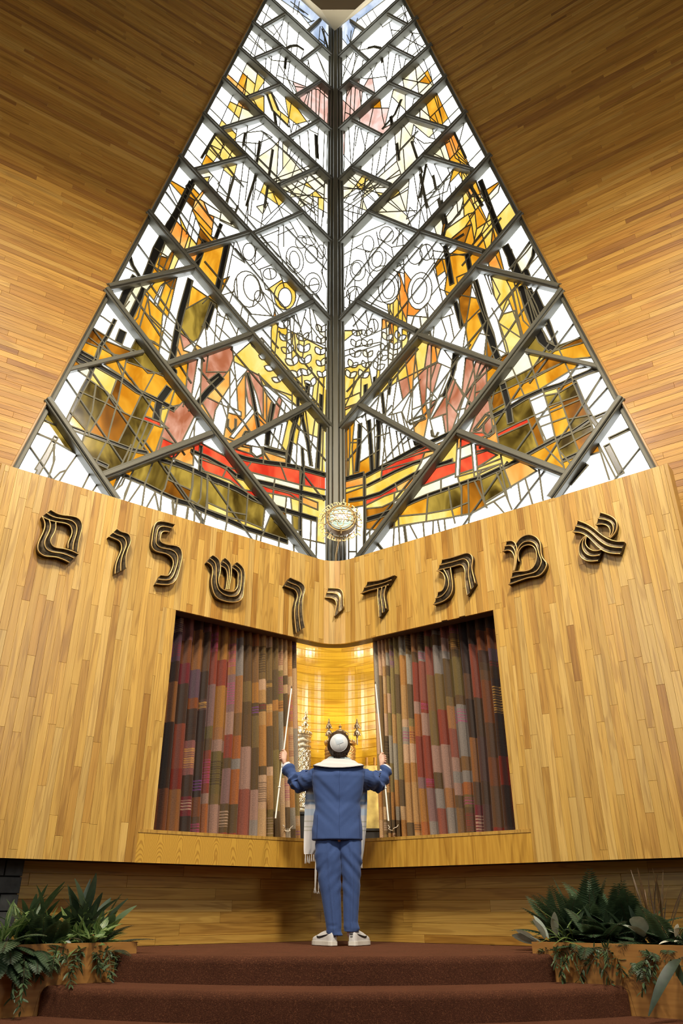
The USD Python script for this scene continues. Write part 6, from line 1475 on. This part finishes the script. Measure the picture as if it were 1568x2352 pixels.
# hair and skullcap
HAIR = mat('brown_hair', {'g': ('geometry', {}), 'mp': ('mapping', {'scale': (260.0, 60.0, 30.0)}), 'n': ('noise_texture', {'scale': 1.0, 'detail': 3.0}), 'r': ('rgb_ramp', {'ramp': [(0.3, (0.012, 0.007, 0.004)), (0.7, (0.085, 0.048, 0.026))]}), 'p': ('principled_bsdf', {'roughness': 0.42, 'specular_ior_level': 0.4})},
           [('g.position', 'mp.vector'), ('mp.vector', 'n.vector'), ('n.fac', 'r.fac'), ('r.color', 'p.base_color')])
hm = Manifold.batch_hull([sph(hl(0, -0.020, 0.012), 0.0985, 40), sph(hl(0, 0.02, 0.026), 0.090, 40), sph(hl(0, -0.026, -0.055), 0.068, 32), sph(hl(0, -0.045, -0.03), 0.074, 32)])
cutp = Manifold.cube([0.4, 0.4, 0.4], True).transform(np.column_stack([XH, FH, UH, hl(0, 0.275, -0.19)]).astype(float))
hair = skin_mesh(hm - cutp, 0.006, 3)
V = hair.vertices.copy(); q = V - HC; a = np.arctan2(q[:, 0], -(q @ FH)); u = q @ UH
st = meshkit.noise(np.stack([a * 22, u * 9, np.zeros(len(V))], 1), 2) - 0.5
hair.vertices = V + hair.vertex_normals * (0.009 * st * np.clip(1.2 - u * 4, 0.3, 1.4))[:, None]
hp = obj('hair', hair, HAIR, boy, smooth=True)
rh = np.random.default_rng(4); locks = []
for k in range(70):                         # ragged ends along the nape
    px_ = rh.uniform(756, 800); q = hit(hair, px_, rh.uniform(1728, 1738))
    if q is not None:
        locks.append(tube([q + [0, -0.001, 0.012], q + [rh.uniform(-.002, .002), -0.004, 0], q + [rh.uniform(-.005, .005), -0.003, -rh.uniform(.010, .020)]], [0.0028, 0.0024, 0.0006], 5))
obj('hair_ends', cat_mesh(locks), HAIR, hp, smooth=True, kind='stuff')
SATIN = plain('white_satin', (0.60, 0.62, 0.64), 0.38, 0.0, sheen_weight=0.3)
SATINB = plain('blue_satin', (0.48, 0.54, 0.60), 0.38)
ka = np.array([0, 0, CAMZ]) - HC; ka /= np.linalg.norm(ka); ka = ka + np.array([0, 0, 0.20]); ka /= np.linalg.norm(ka)
kx = np.cross([0, 0, 1.0], ka); kx /= np.linalg.norm(kx); ky = np.cross(ka, kx)
hc2 = hl(0, -0.012, 0.014)


def cap_mesh(r_out, lift, shape=None, n=40, k=14, ox=0.0, oy=0.0, thick=0.003):
    """A patch of cloth that follows the hair, seen along ka."""
    V, Fc = [], []
    for i in range(k + 1):
        for j in range(n):
            th = 2 * math.pi * j / n; r = r_out * i / k
            if shape == 'square':
                r *= min(1 / max(abs(math.cos(th)), 1e-6), 1 / max(abs(math.sin(th)), 1e-6)) * 0.72
            x, y = ox + r * math.cos(th + (0.35 if shape else 0)), oy + r * math.sin(th + (0.35 if shape else 0))
            R = 0.110; h = math.sqrt(max(R * R - x * x - y * y, 0))
            fo = 0.0016 * math.sin(38 * (x * 0.7 - y)) * (i / k) if shape is None else 0.0010 * math.sin(50 * x)
            V.append(hc2 + kx * x + ky * y + ka * (h + lift + fo))
    for i in range(k):
        for j in range(n):
            a, b = i * n + j, i * n + (j + 1) % n; Fc += [[a, a + n, b + n], [a, b + n, b]]
    m = tri(V, Fc); b = m.copy(); b.vertices = b.vertices - ka * thick; b.faces = b.faces[:, ::-1]
    ring = [[k * n + j, len(V) + k * n + j, len(V) + k * n + (j + 1) % n] for j in range(n)] + [[k * n + j, len(V) + k * n + (j + 1) % n, k * n + (j + 1) % n] for j in range(n)]
    return tri(np.vstack([m.vertices, b.vertices]), np.vstack([m.faces, b.faces + len(V), np.array(ring)]))


kp = obj('skullcap', cap_mesh(0.076, 0.0025), SATIN, boy, smooth=40, label='round white satin skullcap with a folded square')
obj('folded_square', cap_mesh(0.045, 0.0045, 'square', ox=0.0, oy=0.018), SATINB, kp, smooth=40)
obj('rim_stitch', tube([hc2 + kx * 0.0755 * math.cos(a) + ky * 0.0755 * math.sin(a) + ka * (math.sqrt(0.110 ** 2 - 0.0755 ** 2) + 0.0015) for a in np.linspace(0, 2 * math.pi, 40)], 0.0022, 6), SATIN, kp, smooth=True)
obj('crease', tube([hc2 + kx * x + ky * y + ka * (math.sqrt(0.110 ** 2 - x * x - y * y) + 0.003) for x, y in ((0.0, -0.010), (0.006, -0.025), (0.012, -0.05))], 0.0022, 6), SATINB, kp, smooth=True)

# prayer shawl
SHAWL = mat('shawl_wool', {'a': ('attribute', {'attribute': 'tint'}), 'g': ('geometry', {}), 'n': ('noise_texture', {'scale': 400.0, 'detail': 2.0}), 'b': ('bump', {'strength': 0.25, 'distance': 0.001}), 'p': ('principled_bsdf', {'roughness': 0.85, 'sheen_weight': 0.2})},
            [('a.color', 'p.base_color'), ('g.position', 'n.vector'), ('n.fac', 'b.height'), ('b.normal', 'p.normal')])
IV = lin((214, 211, 208)); cxn = ax(777, 1755)
V, C = [], []
NP, NR = 72, 16
for i in range(NP):
    ph = 2 * math.pi * i / NP; c, s = math.cos(ph), math.sin(ph)
    inn = np.array([cxn + 0.082 * c, BY - 0.005 + 0.072 * s, az(1741) + 0.012 * s])
    zo = az(1759) if s > 0 else az(1759) + (az(1768) - az(1759)) * abs(s) ** 1.3
    outp = np.array([cxn + 0.222 * np.sign(c) * abs(c) ** 0.8, BY + (0.128 if s > 0 else 0.130) * np.sign(s) * abs(s) ** 0.7, zo - (0.12 if s > 0.2 else 0) * s])
    for j in range(NR):
        f = j / (NR - 1); mid = inn * (1 - f) + outp * f; lift = 0.016 * abs(s) * math.sin(math.pi * min(f * 1.05, 1)) - 0.012 * (1 - abs(s)) * math.sin(math.pi * f) + 0.011 * math.sin(f * 17 + 1.5 * math.sin(ph * 2)) * (0.3 + 0.7 * abs(s)) * (1 - f * 0.6)
        V.append(mid + [0, -0.006 * (s < 0) * f, lift + 0.006]); C.append(lin((206, 203, 201)) if 0.30 < f or s > 0.5 else lin((186, 204, 206)))
Fc = []
for i in range(NP):
    for j in range(NR - 1):
        a, b = i * NR + j, ((i + 1) % NP) * NR + j; Fc += [[a, a + 1, b + 1], [a, b + 1, b]]
m = tri(V, Fc); m.fix_normals()
sh = thing('prayer_shawl', 'white prayer shawl with pale blue stripes and fringes round the shoulders of the boy', 'shawl')
m2 = m.copy(); m2.vertices = m2.vertices - [0, 0, 0.004]; m2.faces = m2.faces[:, ::-1]
obj('collar', cat_mesh([m, m2]), SHAWL, sh, smooth=True, col=C + C)


def panel(rows, y, name, seed):
    V, C = [], []; NX, NZ = 22, 90; pys = np.linspace(rows[0][0], rows[-1][0], NZ)
    for py in pys:
        xl = np.interp(py, [r[0] for r in rows], [r[1] for r in rows]); xr = np.interp(py, [r[0] for r in rows], [r[2] for r in rows])
        if 1800 < py < 1848: c = lin((160, 186, 216)) if int(py / 6) % 3 else lin((208, 218, 224))
        elif 1858 < py < 1872: c = lin((190, 206, 224))
        elif min(abs(py - 1887), abs(py - 1898), abs(py - 1908)) < 1.1: c = lin((176, 176, 160))
        else: c = lin((216, 214, 214))
        for k in range(NX):
            u = k / (NX - 1); p = at(xl + (xr - xl) * u, py, y + 0.012 * math.sin(u * 7 + seed + py * 0.004) + (0.004 * math.sin(u * 17)))
            V.append(p); C.append(c)
    Fc = []
    for i in range(NZ - 1):
        for k in range(NX - 1):
            a = i * NX + k; Fc += [[a, a + NX, a + NX + 1], [a, a + NX + 1, a + 1]]
    m = tri(V, Fc); m2 = m.copy(); m2.vertices = m2.vertices + [0, 0.004, 0]; m2.faces = m2.faces[:, ::-1]
    return obj(name, cat_mesh([m, m2]), SHAWL, sh, smooth=True, col=C + C)


pa = panel([(1775, 716, 748), (1815, 702, 745), (1850, 699.5, 742), (1900, 698, 740), (1950, 697, 738), (1962, 698, 727)], 7.045, 'hanging_end', 0.5)
pb = panel([(1775, 805, 832), (1815, 808, 843), (1850, 810, 843), (1900, 812, 841), (1950, 815, 836), (1975, 816, 832)], 7.045, 'hanging_end', 2.0)
FR = plain('fringe_wool', (0.76, 0.73, 0.68), 0.9)
for par, x0, x1, ytop, yb in ((pa, 699, 727, 1955, 1981), (pb, 817, 832, 1970, 1994)):
    r = random.Random(int(x0))
    for k in range(6):
        u = (k + 0.5) / 6; q = at(x0 + (x1 - x0) * u, ytop + 4 + 5 * u, 7.047); b = at(x0 + (x1 - x0) * u + r.uniform(-1, 1), yb + r.uniform(-3, 3), 7.047)
        ms = [tube([q, q * .6 + b * .4 + [dx * .3, 0, 0], b + [dx, dy, 0]], [0.005, 0.0035, 0.0016], 5) for dx, dy in ((-.006, .003), (.005, -.002), (0, 0))]
        obj('fringe_tuft', cat_mesh(ms), FR, par, smooth=True)
for x0, x1, y0_, y1_ in ((725, 722.5, 1968, 2050), (727, 724, 1968, 2052), (733, 731, 2005, 2053)):
    a, b = at(x0, y0_, 7.0), at(x1, y1_, 6.99)
    ms = [tube([a, a * .5 + b * .5 + [dx, 0, 0], b * .85 + a * .15, b + [dx * 2.5, 0, 0]], [0.003, 0.0028, 0.0032, 0.0015], 5) for dx in (-.004, .0, .004)]
    obj('corner_tassel', cat_mesh(ms), FR, pa, smooth=True)

# sneakers
LEATHER = plain('white_leather', (0.62, 0.61, 0.59), 0.42)
RUBBER = plain('sole_rubber', (0.66, 0.63, 0.56), 0.6)
TREAD = plain('brown_tread', (0.10, 0.045, 0.025), 0.8)
INK = plain('black_print', (0.012, 0.012, 0.014), 0.45)
XS = [0, 0.008, 0.03, 0.07, 0.11, 0.15, 0.19, 0.225, 0.25, 0.265, 0.272]
WS = [0.018, 0.029, 0.036, 0.036, 0.038, 0.043, 0.047, 0.045, 0.036, 0.022, 0.008]
HS = [0.062, 0.082, 0.078, 0.072, 0.078, 0.066, 0.050, 0.040, 0.033, 0.026, 0.018]
wf, hf = (lambda x: np.interp(x, XS, WS)), (lambda x: np.interp(x, XS, HS))
for sg in (-1, 1):
    d = np.array([-math.sin(YAW[sg]), math.cos(YAW[sg]), 0]); sd = np.array([math.cos(YAW[sg]), math.sin(YAW[sg]), 0]) * sg; O = HEEL[sg]
    M4 = lambda P: O + np.asarray(P)[:, :1] * d + np.asarray(P)[:, 1:2] * sd + np.asarray(P)[:, 2:] * np.array([0, 0, 1.0])
    sp = obj  # readability
    xs_ = np.linspace(0, 0.272, 40); n = 25; V = []
    for x in xs_:
        for j in range(n):
            ph = math.pi * j / (n - 1); V.append((x, wf(x) * np.sign(math.cos(ph)) * abs(math.cos(ph)) ** 0.55, 0.030 + hf(x) * math.sin(ph) ** 0.62))
    Fc = [f for i in range(39) for j in range(n - 1) for f in ([i * n + j, i * n + j + 1, (i + 1) * n + j + 1], [i * n + j, (i + 1) * n + j + 1, (i + 1) * n + j])]
    Fc += [[0, j + 1, j] for j in range(1, n - 1)] + [[39 * n, 39 * n + j, 39 * n + j + 1] for j in range(1, n - 1)]
    m = tri(M4(V), Fc); m.fix_normals(); name = 'sneaker'
    sn = thing(name, f'white leather sneaker with a black side stripe on the {"left" if sg < 0 else "right"} foot of the boy', 'sneaker', group=None)
    up = obj('upper', m, LEATHER, sn, smooth=50)
    out = Polygon([(x, wf(x) + 0.004) for x in xs_] + [(x, -wf(x) - 0.004) for x in xs_[::-1]]).buffer(0.002)
    for nm_, z0_, z1_, mt_ in (('midsole', 0.006, 0.034, RUBBER), ('outsole', 0.0, 0.0055, TREAD)):
        e = extr(out if nm_ == 'midsole' else out.buffer(-0.002), z1_ - z0_); v = e.vertices; e2 = tri(M4(np.column_stack([v[:, 0], v[:, 1], v[:, 2] + z0_])), e.faces); e2.fix_normals(); obj(nm_, e2, mt_, sn, smooth=40)
    sw = Polygon([(.030, .062), (.07, .046), (.11, .034), (.145, .026), (.170, .028), (.182, .040), (.184, .050), (.174, .044), (.155, .041), (.12, .046), (.075, .055)])
    pts, fc = trimesh.creation.triangulate_polygon(sw.segmentize(0.006), engine='earcut'); P = []
    for x, z in pts:
        zz = min(max(z * 0.92, 0), hf(x) * 0.97); y = wf(x) * max(1 - (zz / hf(x)) ** (2 / 0.62), 0.0) ** (0.55 / 2); P.append((x, y + 0.0022, 0.030 + zz))
    m = tri(M4(P), fc); b = m.copy(); b.vertices = b.vertices - sd * 0.003; b.faces = b.faces[:, ::-1]; obj('side_stripe', cat_mesh([m, b]), INK, up)
    tx = []
    for s_, zz in (('NIKE', 0.079), ('AIR', 0.063)):
        t = meshkit.text_mesh(s_, 0.0095, 0.0012, True); t.apply_translation([-t.bounds.mean(0)[0], 0, 0]); v = t.vertices
        lx = v[:, 0]; curv = 8.0 * lx ** 2
        tx.append(tri(O + np.outer(-d @ np.eye(3), np.ones(len(v))).T * (0.0008 + v[:, 2] - curv)[:, None] + np.outer(lx, sd * sg) + np.outer(v[:, 1] + zz, [0, 0, 1.0]), t.faces))
    m = cat_mesh(tx); m.fix_normals(); obj('heel_lettering', m, INK, up)
    tab = []
    for q in ((0.03, 0.012), (0.03, -0.012)):
        pass
    obj('heel_seam', tube(M4([(-0.001, 0.0, 0.034), (-0.0015, 0.0, 0.06)]), 0.0008, 5), RUBBER, up)

# ------------------------------------------------------------------ greenery in the planters
def leafmat(name, c0, c1, rough=0.45, edge=None, trans=0.25):
    nodes = {'oi': ('object_info', {}), 'g': ('geometry', {}), 'n': ('noise_texture', {'scale': 30.0, 'detail': 2.0}), 'ad': ('math', {'math_type': 'add'}), 'sc': ('math', {'math_type': 'multiply', 'value2': 0.6}),
             'r': ('rgb_ramp', {'ramp': [(0.3, c0), (0.95, c1)]}), 'uv': ('uvmap', {'attribute': 'st'}), 'p': ('principled_bsdf', {'roughness': rough}), 't': ('translucent_bsdf', {}), 'm': ('mix_closure', {'fac': trans})}
    links = [('oi.random', 'sc.value1'), ('g.position', 'n.vector'), ('n.fac', 'ad.value1'), ('sc.value', 'ad.value2'), ('ad.value', 'r.fac'), ('p.BSDF', 'm.closure1'), ('t.BSDF', 'm.closure2')]
    src = 'r.color'
    if edge:
        nodes |= {'sx': ('separate_xyz', {}), 'wm': ('mapping', {'scale': (2.6, 9.0, 1.0)}), 'wv': ('noise_texture', {'scale': 1.0, 'detail': 2.0, 'distortion': 1.0}), 'er': ('rgb_ramp', {'ramp': [(0.5, (0, 0, 0)), (0.6, (1, 1, 1))]}), 'em': ('mix', {'color2': edge})}
        links += [('uv.UV', 'wm.vector'), ('wm.vector', 'wv.vector'), ('wv.fac', 'er.fac'), ('er.color', 'em.fac'), ('r.color', 'em.color1')]; nodes.pop('sx'); src = 'em.color'
    links += [(src, 'p.base_color'), (src, 't.color')]
    return mat(name, nodes, links, surface='m.closure')


G_FERN = leafmat('leaf_fern', (0.020, 0.042, 0.018), (0.060, 0.105, 0.050))
G_OLIVE = leafmat('leaf_olive', (0.028, 0.055, 0.024), (0.075, 0.125, 0.055))
G_SILVER = leafmat('leaf_silver', (0.26, 0.31, 0.26), (0.42, 0.48, 0.42), 0.7)
G_VAR = leafmat('leaf_variegated', (0.035, 0.085, 0.022), (0.09, 0.17, 0.045), 0.4, (0.34, 0.42, 0.16))
G_DARK = leafmat('leaf_dark', (0.014, 0.028, 0.016), (0.035, 0.062, 0.034))
G_GRASS = leafmat('leaf_grass', (0.06, 0.10, 0.02), (0.13, 0.20, 0.05))
G_RUST = leafmat('leaf_rust', (0.055, 0.045, 0.020), (0.16, 0.085, 0.035))
G_ROUND = leafmat('leaf_round', (0.20, 0.24, 0.19), (0.30, 0.34, 0.27), 0.6)
STEM = plain('stem_brown', (0.06, 0.045, 0.022), 0.8)
WHITEP = leafmat('petal_white', (0.55, 0.55, 0.40), (0.75, 0.72, 0.58), 0.6)


def leaf(base, d, up, L, W_, curl=0.2, n=7, prof=None, fold=0.18):
    """A leaf blade with a midrib fold that bends along its length. Returns mesh, uv."""
    d = np.asarray(d, float); d /= np.linalg.norm(d); s = np.cross(d, up); s /= max(np.linalg.norm(s), 1e-6); u = np.cross(s, d)
    V, U = [], []
    for i in range(n + 1):
        t = i / n; w = W_ * 0.5 * (prof(t) if prof else math.sin(math.pi * min(t * 0.93 + 0.05, 1)) ** 0.8)
        c = np.asarray(base) + d * L * t - u * curl * L * t * t
        V += [c - s * w + u * w * fold, c, c + s * w + u * w * fold]; U += [(t, 0.0), (t, 0.5), (t, 1.0)]
    Fc = []
    for i in range(n):
        a = 3 * i
        for k in (0, 1):
            Fc += [[a + k, a + k + 1, a + k + 4], [a + k, a + k + 4, a + k + 3]]
    m = tri(V, Fc); return m, np.array(U)


def merged(ms):
    return cat_mesh([m for m, u in ms]), np.vstack([u for m, u in ms])


def curve(base, d, L, droop, n=10):
    d = np.asarray(d, float); d /= np.linalg.norm(d); P = [np.asarray(base, float)]; q = d.copy()
    for i in range(n):
        q = q + np.array([0, 0, -droop / n]); q /= np.linalg.norm(q); P.append(P[-1] + q * L / n)
    return np.array(P)


def rdir(r, lean, spread, up):
    a = r.uniform(-spread, spread); v = np.array([math.cos(a) * lean[0] - math.sin(a) * lean[1], math.sin(a) * lean[0] + math.cos(a) * lean[1], 0]); v /= np.linalg.norm(v)
    e = r.uniform(*up); return np.array([v[0] * math.cos(e), v[1] * math.cos(e), math.sin(e)])


def fern(name, label, base, lean, n, L, seed, mt=None, up=(0.5, 1.35), spread=2.6, droop=0.9, ll=0.28):
    r = random.Random(seed); X = thing(name, label, 'fern')
    for k in range(n):
        d = rdir(r, lean, spread, up); C = curve(base + np.array([r.uniform(-.03, .03), r.uniform(-.03, .03), 0]), d, L * r.uniform(.75, 1.15), droop * r.uniform(.6, 1.3), 16); ms = []
        sd = np.cross(d, [0, 0, 1]); sd /= np.linalg.norm(sd)
        for i in range(2, 17):
            t = (C[i] - C[i - 1]) / np.linalg.norm(C[i] - C[i - 1]); l = L * ll * math.sin(math.pi * min(0.12 + i / 17 * 0.86, 1)) ** 0.9
            for sg in (-1, 1):
                for h in (0, 0.5):
                    ms.append(leaf(C[i - 1] * h + C[i] * (1 - h), sd * sg + t * 0.45, np.cross(sd * sg, t) * sg, l, l * 0.22, 0.15, 3))
        m, u = merged(ms); fr = obj('frond', m, mt or G_FERN, X, uv=u); obj('rachis', tube(C, np.linspace(0.003, 0.001, 17), 5), STEM, fr, smooth=True)


def spray(name, label, base, lean, n, L, seed, mt=None, lw=0.014, ll=0.055, up=(-0.2, 0.7), spread=1.2, droop=1.5, per=9, cat='olive branch'):
    r = random.Random(seed); X = thing(name, label, cat)
    for k in range(n):
        d = rdir(r, lean, spread, up); C = curve(base + np.array([r.uniform(-.04, .04), r.uniform(-.03, .03), 0]), d, L * r.uniform(.7, 1.2), droop * r.uniform(.7, 1.3), per + 3); ms = []
        st = obj('twig', tube(C, np.linspace(0.0032, 0.0012, len(C)), 5), STEM, X, smooth=True)
        for i in range(2, len(C)):
            t = C[i] - C[i - 1]
            for q in range(2):
                v = np.array([r.gauss(0, 1), r.gauss(0, 1), r.gauss(0, .7)]); v -= t * (v @ t) / (t @ t); v /= np.linalg.norm(v)
                ms.append(leaf(C[i], v + t / np.linalg.norm(t) * 0.7, (r.gauss(0, .3), r.gauss(0, .3), 1), ll * r.uniform(.7, 1.25), lw * r.uniform(.8, 1.2), r.uniform(-.1, .4), 5))
        for i, (m, u) in enumerate(ms if n * len(ms) < 70 else []):
            obj('leaf', m, mt or G_OLIVE, X, uv=u)
        if n * len(ms) >= 70:
            m, u = merged(ms); obj('foliage', m, mt or G_OLIVE, X, uv=u, kind='stuff')


def straps(name, label, base, lean, n, L, W_, seed, mt, up=(0.3, 1.4), spread=2.5, curl=(0.1, 0.6), cat='leafy plant', prof=None):
    r = random.Random(seed); X = thing(name, label, cat)
    for k in range(n):
        d = rdir(r, lean, spread, up); l = L * r.uniform(.6, 1.15); b = base + np.array([r.uniform(-.06, .06), r.uniform(-.04, .04), 0])
        st = b + d * l * 0.35; m, u = leaf(st, d, (r.gauss(0, .4), r.gauss(0, .4), 1), l * 0.7, W_ * r.uniform(.75, 1.2), r.uniform(*curl), 8, prof)
        lf = obj('leaf', m, mt, X, smooth=True, uv=u); obj('stalk', tube([b, (b + st) / 2 + [0, 0, .006], st], 0.0022, 5), STEM, lf, smooth=True)


def palmate(name, label, base, d, seed, mt, L=0.22, fingers=9):
    """A big fan leaf with deep fingers."""
    r = random.Random(seed); X = thing(name, label, 'fan leaf'); d = np.asarray(d, float); d /= np.linalg.norm(d); top = np.asarray(base) + d * 0.16; s = np.cross(d, [0, 1.0, 0.2]); s /= np.linalg.norm(s); ms = []
    for k in range(fingers):
        a = (k / (fingers - 1) - 0.5) * 3.6; v = d * math.cos(a) + s * math.sin(a); ms.append(leaf(top, v, np.cross(s, d), L * (0.7 + 0.3 * math.cos(a)), 0.040, 0.12, 6))
    m, u = merged(ms); lf = obj('leaf', m, mt, X, smooth=True, uv=u); obj('stalk', tube([base, top], 0.004, 6), STEM, lf, smooth=True)


def bed(sg, u, w):
    """Point in a planter: u along it from the end by the steps, w behind its face."""
    ca, sa = math.cos(math.atan(PSL)), math.sin(math.atan(PSL)); a = np.array([sg * 1.32, face_y(1.32)])
    q = a + np.array([sg * ca, -sa]) * u + np.array([sg * sa, ca]) * w
    return np.array([q[0], q[1], PRIM - 0.05])


OUT = {sg: np.array([-sg * 0.6, -0.8, 0]) for sg in (-1, 1)}


def inpx(sg, px, w):
    """Where on a planter bed, w metres behind its face, stands what shows above pixel column px."""
    lo, hi = 0.0, 3.2
    for _ in range(40):
        m = (lo + hi) / 2; x = px_of(bed(sg, m, w) + [0, 0, 0.15])[0]
        lo, hi = (m, hi) if (x - px) * sg < 0 else (lo, m)
    return bed(sg, lo, w)


# left planter
VP = [(228, .30, .24, 'yellow-green variegated leafy plant at the right end of the left planter'), (205, .12, .20, 'small variegated leafy plant at the front rim of the left planter, right end'), (165, .38, .26, 'striped yellow-green leafy plant behind the middle of the left planter'),
      (120, .18, .24, 'variegated leafy plant in the middle front of the left planter'), (70, .34, .26, 'variegated leafy plant in the left planter near the photo edge'), (20, .30, .26, 'leafy variegated plant cut off by the left photo edge')]
for k, (px_, w, L, lb) in enumerate(VP):
    straps('variegated_plant', lb, inpx(-1, px_, w), OUT[-1], 34, L, 0.042, 1 + k, G_VAR, up=(0.1, 1.4), curl=(0.2, 0.9))
straps('broad_leaf_plant', 'tall plant with upright broad dark leaves at the back of the left planter', inpx(-1, 185, .55), OUT[-1], 16, 0.44, 0.060, 104, G_DARK, up=(0.8, 1.4), curl=(0.0, 0.4))
straps('broad_leaf_plant', 'light green upright leafy plant against the wall left of the left planter', inpx(-1, 70, .55), OUT[-1], 22, 0.40, 0.045, 105, G_OLIVE, up=(0.6, 1.4), curl=(0.1, 0.6))
straps('broad_leaf_plant', 'bushy green plant behind the right end of the left planter', inpx(-1, 215, .48), OUT[-1], 22, 0.34, 0.05, 106, G_OLIVE, up=(0.5, 1.4), curl=(0.1, 0.6))
fern('fern', 'dark fern spilling over the front of the left planter at the photo edge', inpx(-1, 20, .10), OUT[-1], 12, 0.32, 6, up=(0.0, 0.9), spread=1.4, droop=1.5)
fern('fern', 'fern with spiky fronds pointing right from the end of the left planter', inpx(-1, 238, .22), np.array([0.9, -0.3, 0]), 7, 0.34, 7, G_DARK, up=(0.1, 1.0), spread=1.0, droop=0.7, ll=0.16)
fern('fern', 'feathery fern in the middle of the left planter', inpx(-1, 110, .20), OUT[-1], 10, 0.34, 8, up=(0.3, 1.3), spread=2.4)
fern('fern', 'fern drooping over the rim left of the middle of the left planter', inpx(-1, 80, .08), OUT[-1], 8, 0.24, 108, up=(-0.1, 0.8), spread=1.5, droop=1.6)
for px_, L, lb, sd in ((232, .22, 'olive branch with pale leaves hanging over the left planter near its right end', 9), (190, .20, 'short olive branch on the rim of the left planter', 109), (140, .26, 'olive branch hanging over the middle of the left planter', 10)):
    spray('olive_branch', lb, inpx(-1, px_, .05), OUT[-1], 4, L, sd)
spray('olive_branch', 'olive branch drooping lowest over the left planter', inpx(-1, 50, .04), OUT[-1], 4, 0.32, 11, up=(-0.4, 0.4), droop=2.2)
palmate('fan_leaf', 'dark fan leaf standing behind the middle of the left planter', inpx(-1, 172, .30) + [0, 0, .04], (0.25, -0.55, 0.6), 12, G_DARK, 0.17)
straps('silver_leaf', 'two small pale grey leaves near the right end of the left planter', inpx(-1, 195, .14), OUT[-1], 2, 0.16, 0.04, 13, G_SILVER, up=(0.5, 0.9))
# right planter
straps('silver_leaf', 'large pale grey-green leaves at the left end of the right planter', inpx(1, 1268, .16), np.array([-0.85, -0.5, 0]), 6, 0.24, 0.070, 21, G_SILVER, up=(0.35, 1.35), spread=0.7, curl=(-.1, 0.2))
k = 30
for px_, w, L, up_, lb in ((1300, .45, .40, (0.7, 1.4), 'tall fern nearest the left end of the right planter'), (1345, .55, .46, (0.9, 1.45), 'upright fern behind the left half of the right planter'), (1390, .60, .48, (0.9, 1.45), 'tallest fern at the back of the right planter'),
                           (1440, .50, .46, (0.8, 1.4), 'wide fern with ladder-like fronds right of the tallest fern'), (1320, .25, .30, (0.3, 1.3), 'pale bushy fern at the front of the right planter'), (1365, .20, .30, (0.3, 1.3), 'bushy fern in the middle front of the right planter'), (1410, .22, .30, (0.2, 1.2), 'drooping fern right of the middle front of the right planter'),
                           (1455, .22, .32, (0.2, 1.2), 'dark fern below the round grey leaf'), (1500, .30, .34, (0.3, 1.3), 'fern under the reddish grass tuft'), (1540, .25, .36, (0.3, 1.2), 'fern at the right photo edge')):
    fern('fern', lb, inpx(1, px_, w), OUT[1], 11, L, k, up=up_, spread=2.3, droop=0.8 if w > .4 else 1.3, ll=0.24); k += 1
straps('grass_tuft', 'bright green grassy tuft at the front left of the right planter', inpx(1, 1298, .12), OUT[1], 30, 0.22, 0.009, 41, G_GRASS, up=(0.0, 1.4), spread=1.8, curl=(0.5, 1.4), cat='grass')
straps('grass_tuft', 'reddish tall spiky grass tuft at the right end of the right planter', inpx(1, 1505, .48), OUT[1], 20, 0.44, 0.016, 42, G_RUST, up=(1.1, 1.5), spread=3.1, curl=(0.0, 0.2), cat='grass')
straps('round_leaf_plant', 'plant with round grey-green leaves near the right end of the right planter', inpx(1, 1490, .16) + [0, 0, .05], OUT[1], 4, 0.22, 0.09, 43, G_ROUND, up=(0.5, 1.2), spread=1.4, curl=(0.0, 0.2), prof=lambda t: max(1 - (2 * t - 1) ** 2, 0) ** 0.5)
for px_, lb, sd in ((1272, 'olive branch over the left end of the right planter', 51), (1330, 'olive branch with white-backed leaves hanging over the right planter', 52), (1392, 'olive branch hanging over the middle of the right planter', 53), (1500, 'olive branch hanging under the round grey leaf', 54)):
    spray('olive_branch', lb, inpx(1, px_, .05), OUT[1], 4, 0.24, sd)
straps('broad_leaf_plant', 'dark broad-leaved filler plant at the left of the right planter', inpx(1, 1300, .30), OUT[1], 30, 0.24, 0.036, 54, G_DARK, up=(0.0, 1.3))
straps('broad_leaf_plant', 'dark broad-leaved filler plant in the middle of the right planter', inpx(1, 1370, .30), OUT[1], 30, 0.26, 0.040, 55, G_DARK, up=(0.0, 1.3))
straps('broad_leaf_plant', 'dark broad-leaved filler plant right of the middle of the right planter', inpx(1, 1450, .34), OUT[1], 30, 0.28, 0.042, 56, G_DARK, up=(0.0, 1.3))
straps('drooping_leaf', 'long dark green leaf drooping over the right planter at the photo edge', inpx(1, 1572, .03), OUT[1], 2, 0.46, 0.06, 57, G_DARK, up=(-0.5, 0.0), spread=0.3, curl=(0.7, 1.0))
straps('white_flower', 'cream white flower petals at the right photo edge above the planter', inpx(1, 1555, .12) + [0, 0, .05], OUT[1], 7, 0.14, 0.035, 58, WHITEP, up=(0.0, 1.2), spread=1.6, cat='flower')
